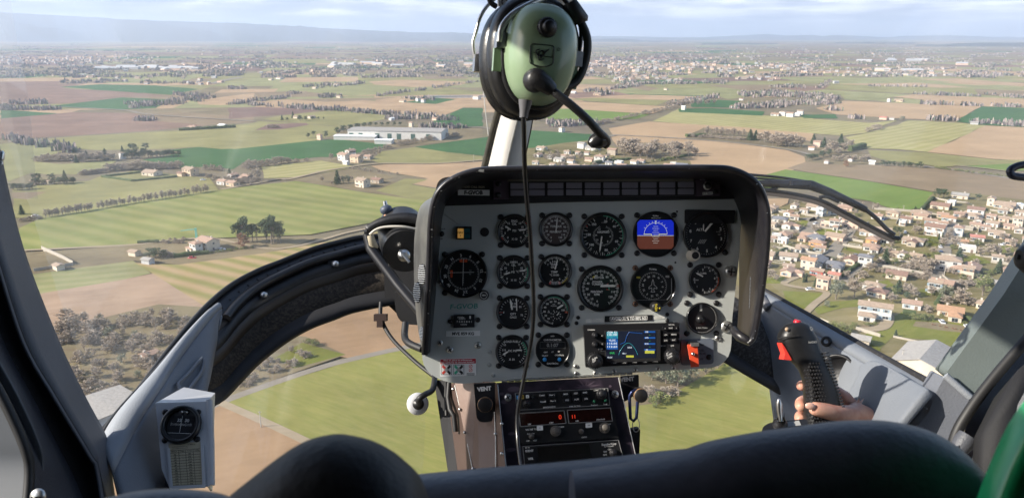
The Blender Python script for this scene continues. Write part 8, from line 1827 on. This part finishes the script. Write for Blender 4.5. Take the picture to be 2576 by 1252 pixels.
def oring(z, rx, ry, tube_r, flat=1.0, n=48, ox=0, oy=0):
    rings = []
    for j in range(n + 1):
        a = j / n * 2 * math.pi; c_, s__ = math.cos(a), math.sin(a); e = 2 / 2.35
        xx = rx * abs(c_) ** e * (1 if c_ > 0 else -1); yy = ry * abs(s__) ** e * (1 if s__ > 0 else -1); xx *= 1 + .06 * (yy / ry)
        d = Vector((xx / rx / rx, yy / ry / ry, 0)).normalized()
        rings.append([(ox + xx + d.x * tube_r * math.cos(b), oy + yy + d.y * tube_r * math.cos(b), z + tube_r * flat * math.sin(b)) for b in [q / 10 * 2 * math.pi for q in range(10)]])
    return rings
RX, RY = 90 * k, 124 * k
ec = cup(.012, RX, RY, .046, gsh, hs, 'ear_cup')
m = MB(); m.loft(oring(.010, RX * 1.0, RY * 1.0, .0045)); m.build('rim', blk_s, ec)
m = MB(); m.loft(oring(-.010, RX * .96, RY * .98, .017, 1.1)); m.loft([[tuple(Vector(p)) for p in oring(-.012, RX * .5, RY * .6, .0001)[j][:1]] + [oring(-.012, RX * .98, RY * .98, .0001)[j][0]] for j in range(0, 49, 4)], 0, False); m.build('ear_cushion', mat('black_vinyl', (.012, .012, .013), .28, bump=.2, bscale=90), hs)
ec2 = cup(-.075, RX * .96, RY * .97, .040, gsh, hs, 'ear_cup', sgn=-1)
m = MB(); m.loft(oring(-.052, RX * .95, RY * .97, .017, 1.1)); m.build('ear_cushion', mat('black_vinyl_worn', (.012, .012, .013), .26, bump=.3, bscale=60), hs)
m = MB(); m.loft(oring(-.074, RX * .97, RY * .98, .004)); m.build('rim', blk_s, ec2)
def hx(u, v, z): return HF.px3(u, v, z)
def dome_z(x, y):
    q = (abs(x) / RX) ** 2.35 + (abs(y) / RY) ** 2.35
    f = min(1, q ** (1 / 2.35)); c_ = f ** (1 / .62); t = math.acos(min(1, c_))
    return .012 + .046 * math.sin(t) ** .9
def on(u, v):
    x, y = HF.px(u, v, .05); return Vector((x, y, dome_z(x, y)))
c = on(1371, 72); m = MB(); T = Matrix.Translation(c - Vector((0, 0, .002))); m.lathe([(23 * k, 0), (23 * k, .006), (20 * k, .008), (15 * k, .008), (14 * k, .013), (12 * k, .0145), (.0001, .0145)], 30, 0, T)
for i in range(26): a = i * .24166; m.tube([(c.x + 23 * k * math.cos(a), c.y + 23 * k * math.sin(a), c.z - .002), (c.x + 23 * k * math.cos(a), c.y + 23 * k * math.sin(a), c.z + .004)], .0007, 4, 0)
m.build('volume_knob', blk, ec)
# emblem: a rounded square holding a script sign struck through by a thin stroke
m = MB(); sq = rounded([(1331, 112), (1388, 118), (1386, 164), (1362, 172), (1329, 162)], 8); pl = [on(u, v) + Vector((0, 0, .0008)) for u, v in sq]; m.tube(pl + pl[:1], .0006, 5)
scp = spline([(1352, 127, 0), (1344, 130, 0), (1346, 140, 0), (1356, 143, 0), (1364, 137, 0), (1358, 130, 0), (1350, 137, 0), (1348, 148, 0), (1352, 154, 0), (1362, 151, 0)], 4); m.tube([on(p.x, p.y) + Vector((0, 0, .001)) for p in scp], .0007, 5)
m.tube([on(u, v) + Vector((0, 0, .001)) for u, v in ((1375, 127), (1366, 134), (1360, 142), (1353, 150))], .0008, 5); m.tube([on(u, v) + Vector((0, 0, .001)) for u, v in ((1337, 134), (1352, 140), (1368, 145), (1382, 147))], .0004, 4)
pl = [on(1399 + 3.6 * math.cos(a * .5236), 127 + 3.6 * math.sin(a * .5236)) + Vector((0, 0, .0008)) for a in range(13)]; m.tube(pl, .0003, 4)
m.build('emblem', blk, ec)
# microphone base, boom and capsule
c = on(1345, 203); m = MB(); T = Matrix.Translation(c - Vector((0, 0, .004))); m.lathe([(29 * k, 0), (29 * k, .006), (27 * k, .012), (22 * k, .017), (.0001, .019)], 30, 0, T); m.tube([c + Vector((0, 0, .010)), c + Vector((18 * k, -10 * k, .012)), c + Vector((36 * k, -22 * k, .012))], [.011, .010, .0075], 14, 0); m.build('boom_base', blk, ec)
bp_ = spline([c + Vector((30 * k, -18 * k, .012)), hx(1402, 238, .07), hx(1440, 267, .075), hx(1480, 303, .075), hx(1506, 332, .07), hx(1521, 346, .065), hx(1527, 358, .06), hx(1521, 366, .055)], 5)
m = MB(); m.tube(bp_, [.0049] * len(bp_), 12); m.build('boom', mat('ribbed_boom', (.014, .014, .015), .4, bump=.4, bscale=700), hs)
m = MB(); mc = [hx(1526, 356, .060), hx(1516, 353, .060), hx(1504, 352, .060), hx(1492, 358, .060), hx(1484, 364, .060)]; m.tube(mc, [.0055, .0095, .0105, .0080, .0045], 14); m.build('microphone', blk_s, hs)
# yokes, clips, headband
m = MB(); m.tube(spline([hx(1256, 105, .02), hx(1262, 70, .022), hx(1285, 40, .022), hx(1320, 18, .02), hx(1370, -5, .016), hx(1420, -20, .01)], 5), [.0036] * 26, 8); m.build('yoke', alu, hs)
for u, v in ((1259, 103), (1449, 150)):
    m = MB(); c = hx(u, v, .012); m.box(c, (.012, .018, .014), 0); m.box(c + Vector((-.002, -.022, -.002)), (.010, .026, .006), 1); m.build('clip', [steel, gsh], hs)
m = MB(); m.tube(spline([hx(1415, -5, .0), hx(1440, 25, .0), hx(1455, 50, .0), hx(1462, 85, .0), hx(1458, 125, .0), hx(1450, 150, .0)], 5), .0028, 8); m.build('yoke', blk_s, hs)
m = MB(); m.tube(spline([hx(1440, 20, .01), hx(1455, 45, .012), hx(1474, 85, .012), hx(1478, 120, .012), hx(1470, 165, .012), hx(1454, 200, .014), hx(1435, 216, .016), hx(1416, 219, .018)], 5), .0050, 10); m.build('audio_cable', rubber, hs)
m = MB(); d_ = (hx(1462, 52, .012) - hx(1436, 12, .012)); m.tube([hx(1432, 6, .012), hx(1438, 18, .012), hx(1462, 52, .012), hx(1464, 58, .012)], [.009, .0105, .0105, .008], 8); m.build('cable_clamp', blk, hs)
m = MB(); m.tube(spline([hx(1196, 85, -.09), hx(1190, 110, -.09), hx(1196, 150, -.09), hx(1205, 165, -.088)], 5), .0022, 8); m.tube(spline([hx(1196, 85, -.09), hx(1210, 40, -.09), hx(1236, 5, -.09), hx(1280, -25, -.08), hx(1350, -40, -.05)], 5), .0024, 8); m.build('yoke', alu, hs)
m = MB(); m.box(hx(1203, 160, -.088), (.012, .022, .012)); m.build('clip', steel, hs)
m = MB(); m.tube(spline([hx(1250, 18, -.05), hx(1236, 8, -.05), hx(1230, -10, -.05), hx(1234, -40, -.05)], 4), .0035, 8); m.build('audio_cable', rubber, hs)
m = MB(); q = [hx(1252, -10, -.03), hx(1290, -10, -.03), hx(1292, 14, -.03), hx(1254, 16, -.03)]; m.prism(ccw([tuple(p.to_2d()) for p in q]), -.034, -.030, 0); put_text(m, 'CE', q[0].x + .009, (q[0].y + q[2].y) / 2, -.0296, .008, 1, 90); m.build('approval_label', [lab_w, blk], hs)
m = MB(); rows = []
for t in range(9):
    a = t / 8; y0 = -20 - 130 * math.sin(a * 3.1416) ; u0 = 1436 - a * 130; z0 = .006 - a * .085
    rows.append([hx(u0 - 12, y0, z0 - .014), hx(u0 + 8, y0, z0 + .014)])
m.loft(rows, 0, False); o = m.build('headband', blk, hs); s_ = o.modifiers.new('thick', 'SOLIDIFY'); s_.thickness = .006
m = MB(); m.tube([hx(1322, 252, .045), hx(1321, 262, .045), hx(1319, 280, .045), hx(1317, 297, .045)], [.0082, .0075, .0055, .0048], 12); m.build('strain_relief', mat('grey_rubber', (.12, .12, .13), .4), hs)
cbl = spline([P(1317, 294, .875), P(1318, 330, .88), P(1320, 420, .90), P(1325, 500, .93), P(1332, 570, .96), P(1338, 660, 1.0), P(1342, 740, 1.04), P(1342, 800, 1.06), P(1336, 860, 1.08), P(1322, 930, 1.09), P(1308, 1000, 1.09), P(1301, 1050, 1.09), P(1302, 1100, 1.08), P(1308, 1150, 1.06), P(1316, 1200, 1.03), P(1330, 1330, .95)], 6)
m = MB(); m.tube([HF.loc(p) for p in cbl], [.0028] * len(cbl), 10); m.build('cord', mat('glossy_black_cord', (.010, .010, .011), .22), hs)

# ------------------------------------------------------------------ cyclic stick
GF = Frame(2050, 930, 1.12, 0, -6, 0)
cy = GF.root('control_stick'); tag(cy, 'black control stick grip with red button and red trigger held in a hand', 'control stick')
gk = GF.k
secs = [(811, 1988, 2020, .010), (817, 1976, 2034, .015), (828, 1966, 2041, .018), (840, 1959, 2048, .0195), (850, 1958, 2053, .020), (862, 1963, 2057, .020), (880, 1970, 2063, .020), (903, 1985, 2072, .020), (918, 2002, 2078, .0205), (932, 2013, 2083, .021), (952, 2021, 2092, .0215), (975, 2024, 2101, .022), (1000, 2025, 2107, .022), (1030, 2025, 2112, .022), (1065, 2024, 2117, .021), (1110, 2024, 2116, .020), (1160, 2030, 2105, .016), (1260, 2045, 2085, .012)]
rings = []
for v, l_, r_, hz_ in secs:
    a_, b_ = GF.px(l_, v), GF.px(r_, v); cx = (a_[0] + b_[0]) / 2; hw = (b_[0] - a_[0]) / 2; e = 2 / 2.6
    rings.append([(cx + hw * abs(math.cos(t)) ** e * (1 if math.cos(t) > 0 else -1), a_[1], hz_ * abs(math.sin(t)) ** e * (1 if math.sin(t) > 0 else -1)) for t in [-j / 36 * 2 * math.pi for j in range(36)]])
m = MB(); m.loft(rings, 0, True, True); m.build('grip', mat('black_grip', (.008, .008, .009), .42, color2=(.013, .013, .014), scale=50, bump=.15, bscale=300), cy)
# moulded pyramid knurling
m = MB()
for i in range(17):
    v = 914 + i * 9.2
    for j in range(9):
        u0 = 2024 + (v - 914) * .06 + j * 7.2 + (3.6 if i % 2 else 0)
        if u0 > 2062 + (v - 914) * .17 or (v < 930 and u0 < 2030 + (930 - v) * .4): continue
        z = .0205; c_ = GF.px3(u0, v, z); s_ = 3.4 * gk
        m.add([c_ + Vector((-s_, 0, 0)), c_ + Vector((0, -s_ * 1.3, 0)), c_ + Vector((s_, 0, 0)), c_ + Vector((0, s_ * 1.3, 0)), c_ + Vector((0, 0, .0028))], [(0, 1, 4), (1, 2, 4), (2, 3, 4), (3, 0, 4)])
m.build('knurling', blk_s, cy)
m = MB()
for i in range(19):
    v = 888 + i * 8.0; u0 = 2063 + (v - 888) * .29 + 6
    c_ = GF.px3(u0 + 4, v, .012); m.box(c_, (12 * gk, 4.2 * gk, .012), 0, Matrix.Rotation(R(12), 3, 'Z') @ Matrix.Rotation(R(35), 3, 'Y'))
m.build('rib', blk, cy)
m = MB(); T = Matrix.Translation(GF.px3(2004, 822, .002)) @ Matrix.Rotation(R(-78), 4, 'X') @ Matrix.Rotation(R(6), 4, 'Y'); m.lathe([(9.5 * gk, -.006), (9.5 * gk, .008), (8.2 * gk, .0105), (.0001, .0105)], 22, 0, T); m.build('button', mat('red_plastic', (.58, .02, .035), .35), cy)
m = MB(); tq = [GF.px(*p) for p in ((1959, 861), (1967, 872), (1979, 893), (1984, 903), (1983, 905), (1964, 903), (1968, 888), (1962, 872))]; m.prism(ccw(tq), -.008, .012); bevel(m.build('trigger', mat('red_trigger', (.70, .05, .035), .35), cy), .001)
m = MB(); sp = [GF.px3(1957, 851, .0135), GF.px3(1985, 846, .021), GF.px3(2010, 844, .022)]; m.tube(sp, .0008, 6); m.build('seam', blk_m, cy)
m = MB(); put_text(m, 'CS', *GF.px(2037, 826, .014), .0205, 6 * gk, 0, -68); put_text(m, 'RADIO', *GF.px(2044, 860, .02), .0208, 5 * gk, 0, 4); m.build('lettering', whi_d, cy)
m = MB(); c_ = GF.px3(1980, 828, .0165); m.lathe([(5.5 * gk, 0), (3 * gk, .0015), (.0001, .002)], 12, 0, Matrix.Translation(c_)); m.build('hat_switch', mat('worn_brass_hat', (.4, .28, .18), .5), cy)
# switch box beside the stick
XF = Frame(1975, 1062, 1.05, 6, -52, 0); xb = XF.root('switch_box'); tag(xb, 'black switch box with a chrome toggle beside the control stick', 'switch box')
m = MB(); m.prism(ccw(rounded([XF.px(1917, 1074), XF.px(1935, 1062), XF.px(2030, 1052), XF.px(2040, 1120), XF.px(1917, 1130)], .006)), -.05, 0); bevel(m.build('housing', blk, xb), .003)
m = MB(); c_ = XF.px3(1962, 1069, 0); m.lathe([(.010, 0), (.010, .004), (.007, .006), (.006, .012)], 18, 1, Matrix.Translation(c_)); up = XF.Ri @ (UP * 1.0 + RIGHT * -.08 - FWD * .1); m.tube([c_ + Vector((0, 0, .008)), c_ + up * .020, c_ + up * .030, c_ + up * .036], [.0028, .0038, .0044, .002], 12, 0); m.build('toggle', [steel, blk_s], xb)
m = MB(); m.box(XF.px3(1985, 1066, .0005), (.03, .008, .001)); m.build('label_plate', whi_d, xb)

# ------------------------------------------------------------------ the hand on the stick
skin_m, sn, sl, sb_ = new_mat('skin')
sb_.inputs['Base Color'].default_value = (.56, .29, .21, 1); sb_.inputs['Roughness'].default_value = .48
sb_.inputs['Subsurface Weight'].default_value = .15; sb_.inputs['Subsurface Radius'].default_value = (.01, .004, .002); sb_.inputs['Subsurface Scale'].default_value = .4
t_ = sn.new('ShaderNodeTexCoord'); x_ = sn.new('ShaderNodeTexNoise'); x_.inputs['Scale'].default_value = 60; x_.inputs['Detail'].default_value = 5; sl.new(t_.outputs['Object'], x_.inputs['Vector'])
r_ = sn.new('ShaderNodeValToRGB'); r_.color_ramp.elements[0].color = (.50, .23, .165, 1); r_.color_ramp.elements[1].color = (.60, .34, .25, 1); r_.color_ramp.elements[0].position = .35; r_.color_ramp.elements[1].position = .65; sl.new(x_.outputs['Fac'], r_.inputs['Fac']); sl.new(r_.outputs['Color'], sb_.inputs['Base Color'])
b_ = sn.new('ShaderNodeBump'); b_.inputs['Strength'].default_value = .15; b_.inputs['Distance'].default_value = .001; sl.new(x_.outputs['Fac'], b_.inputs['Height']); sl.new(b_.outputs['Normal'], sb_.inputs['Normal'])
Lh = P(2120, 1030, 1.14)
hv, he, hr = [], [], []
def joint(p, r, par=None):
    p = CAM + (Vector(p) - CAM) * .896; r *= .92
    hv.append(tuple(Vector(p) - Lh)); hr.append(r if isinstance(r, tuple) else (r, r)); i = len(hv) - 1
    if par is not None: he.append((par, i))
    return i
elbow = joint(P(2420, 1230, 1.20), .036); fore = joint(P(2300, 1130, 1.24), .031, elbow); wrist = joint(P(2205, 1068, 1.268), .025, fore)
palm = joint(P(2160, 1042, 1.285), .024, wrist)
palm2 = joint(P(2132, 1022, 1.292), .023, palm)
for pts_, rr_ in (([(2112, 988, 1.292), (2085, 974, 1.298), (2045, 968, 1.296), (2016, 969, 1.272), (2012, 971, 1.262)], (.0125, .0105, .0095, .0088, .0078)),
                  ([(2112, 1010, 1.300), (2085, 1000, 1.306), (2040, 1002, 1.302), (2014, 1010, 1.276), (2013, 1020, 1.258), (2019, 1028, 1.248)], (.0130, .0110, .0100, .0095, .0092, .0080)),
                  ([(2114, 1034, 1.300), (2086, 1036, 1.306), (2040, 1040, 1.302), (2012, 1045, 1.276), (2011, 1052, 1.258), (2018, 1058, 1.248)], (.0125, .0105, .0095, .0090, .0088, .0075)),
                  ([(2120, 1056, 1.296), (2090, 1064, 1.300), (2045, 1072, 1.296), (2020, 1078, 1.274), (2018, 1082, 1.258)], (.0110, .0090, .0082, .0078, .0068))):
    q_ = palm2
    for p_, r0 in zip(pts_, rr_): q_ = joint(P(*p_), r0, q_)
q_ = palm
for p_, r0 in (((2140, 1046, 1.250), .0205), ((2112, 1041, 1.232), .0160), ((2082, 1034, 1.220), .0132), ((2054, 1028, 1.214), .0122), ((2036, 1024, 1.214), .0095)): q_ = joint(P(*p_), r0, q_)
me = bpy.data.meshes.new('hand'); me.from_pydata(hv, he, []); me.update()
hand = bpy.data.objects.new('person', me); col.objects.link(hand); hand.location = Lh; me.materials.append(skin_m)
sk = hand.modifiers.new('skin', 'SKIN'); sk.use_smooth_shade = True; sk.branch_smoothing = .6
for i, r0 in enumerate(hr): me.skin_vertices[0].data[i].radius = r0
me.skin_vertices[0].data[0].use_root = True
ss = hand.modifiers.new('smooth', 'SUBSURF'); ss.levels = 2; ss.render_levels = 2
tag(hand, 'bare forearm and hand of a person gripping the black control stick', 'person')
m = MB(); c_ = P(2039, 1021, 1.0782); rings = []
T = Matrix.Translation(c_ - Lh) @ CAMROT.to_4x4() @ Matrix.Rotation(R(-8), 4, 'Z')
m.lathe([(.0001, .0016), (.003, .0013), (.0048, .0006), (.0058, -.0008)], 16, 0, T @ Matrix.Diagonal((1.25, .85, 1, 1))); m.build('thumbnail', mat('nail', (.62, .37, .30), .3, coat=.3), hand)

# ------------------------------------------------------------------ seat backs in the foreground
leather = mat('blue_black_vinyl', (.060, .066, .090), .5, var=.2, scale=30, bump=.25, bscale=260)
leather2 = mat('slate_blue_vinyl', (.070, .084, .115), .45, var=.15, scale=30, bump=.25, bscale=260)
def seatback(name, outline, d, r, mt, label, drop=.5, piping=False):
    pts_ = spline([Vector((u, v, 0)) for u, v in outline], 5); L = tuple(P(pts_[len(pts_) // 2].x, pts_[len(pts_) // 2].y, d))
    rings = []
    for p in pts_:
        c = P(p.x, p.y, d) - UP * r
        ring = [c - UP * drop - FWD * r] + [c - FWD * r * math.cos(t) + UP * r * math.sin(t) for t in [i / 14 * math.pi for i in range(15)]] + [c - UP * drop + FWD * r]
        rings.append([rel(q, L) for q in ring])
    m = MB(); m.loft(rings, 0, False); m.add(rings[0], [tuple(range(len(rings[0])))]); m.add(rings[-1], [tuple(range(len(rings[-1]) - 1, -1, -1))])
    root = empty(name, L); tag(root, label, 'seat'); m.build('backrest', mt, root)
    if piping:
        m = MB(); m.tube([rel(P(p.x, p.y + 4, d) - FWD * r * .78 - UP * r * .28, L) for p in pts_], .0022, 8); m.build('piping', mt, root)
    return root
seatback('seat', [(1440, 1186), (1540, 1172), (1640, 1156), (1720, 1136), (1789, 1113), (1911, 1089), (2034, 1072), (2100, 1063), (2156, 1059), (2238, 1060), (2320, 1076), (2381, 1104), (2422, 1137), (2459, 1182), (2486, 1230), (2520, 1340)], .42, .028, leather, 'dark blue-black seat back, right and largest in the foreground')
seatback('seat', [(960, 1204), (1040, 1197), (1200, 1182), (1400, 1166), (1560, 1150), (1700, 1134), (1800, 1128), (1900, 1130)], .47, .03, leather2, 'slate blue bench back across the bottom centre')
seatback('headrest', [(480, 1330), (560, 1260), (640, 1196), (700, 1150), (760, 1113), (830, 1096), (880, 1100), (930, 1113), (975, 1136), (1010, 1164), (1045, 1200), (1070, 1260), (1085, 1340)], .36, .034, mat('black_headrest_vinyl', (.006, .006, .008), .6, var=.2, scale=30, bump=.25, bscale=260), 'rounded black headrest at the bottom left of centre')
seatback('armrest', [(230, 1262), (330, 1240), (420, 1233), (500, 1238), (560, 1252), (640, 1290)], .33, .02, leather2, 'blurred grey-blue edge low at the bottom left')
# green jacket of the passenger at the right
JF = [[(2640, 930, .36), (2545, 1052, .36), (2482, 1185, .36), (2440, 1300, .36)], [(2660, 960, .345), (2580, 1075, .345), (2522, 1200, .345), (2486, 1310, .345)], [(2720, 990, .34), (2640, 1110, .34), (2590, 1230, .34), (2560, 1330, .34)], [(2800, 1020, .36), (2720, 1150, .36), (2680, 1270, .36), (2660, 1360, .36)], [(2900, 1060, .42), (2860, 1180, .42), (2830, 1290, .42), (2800, 1380, .42)], [(2760, 1040, .46), (2700, 1160, .46), (2640, 1260, .46), (2600, 1360, .46)]]
Lj = tuple(P(2620, 1150, .38))
rows = [[rel(p, Lj) for p in curve(L_, 6)] for L_ in JF]
m = MB(); m.loft(rows + rows[:1], 0, False); o = m.build('jacket_sleeve', mat('glossy_green_cloth', (.016, .40, .13), .32, color2=(.024, .46, .17), scale=14, coat=.3, bump=.5, bscale=25), None); o.location = Lj
ss = o.modifiers.new('smooth', 'SUBSURF'); ss.levels = 1; ss.render_levels = 2
tag(o, 'glossy bright green jacket sleeve at the lower right corner', 'jacket')
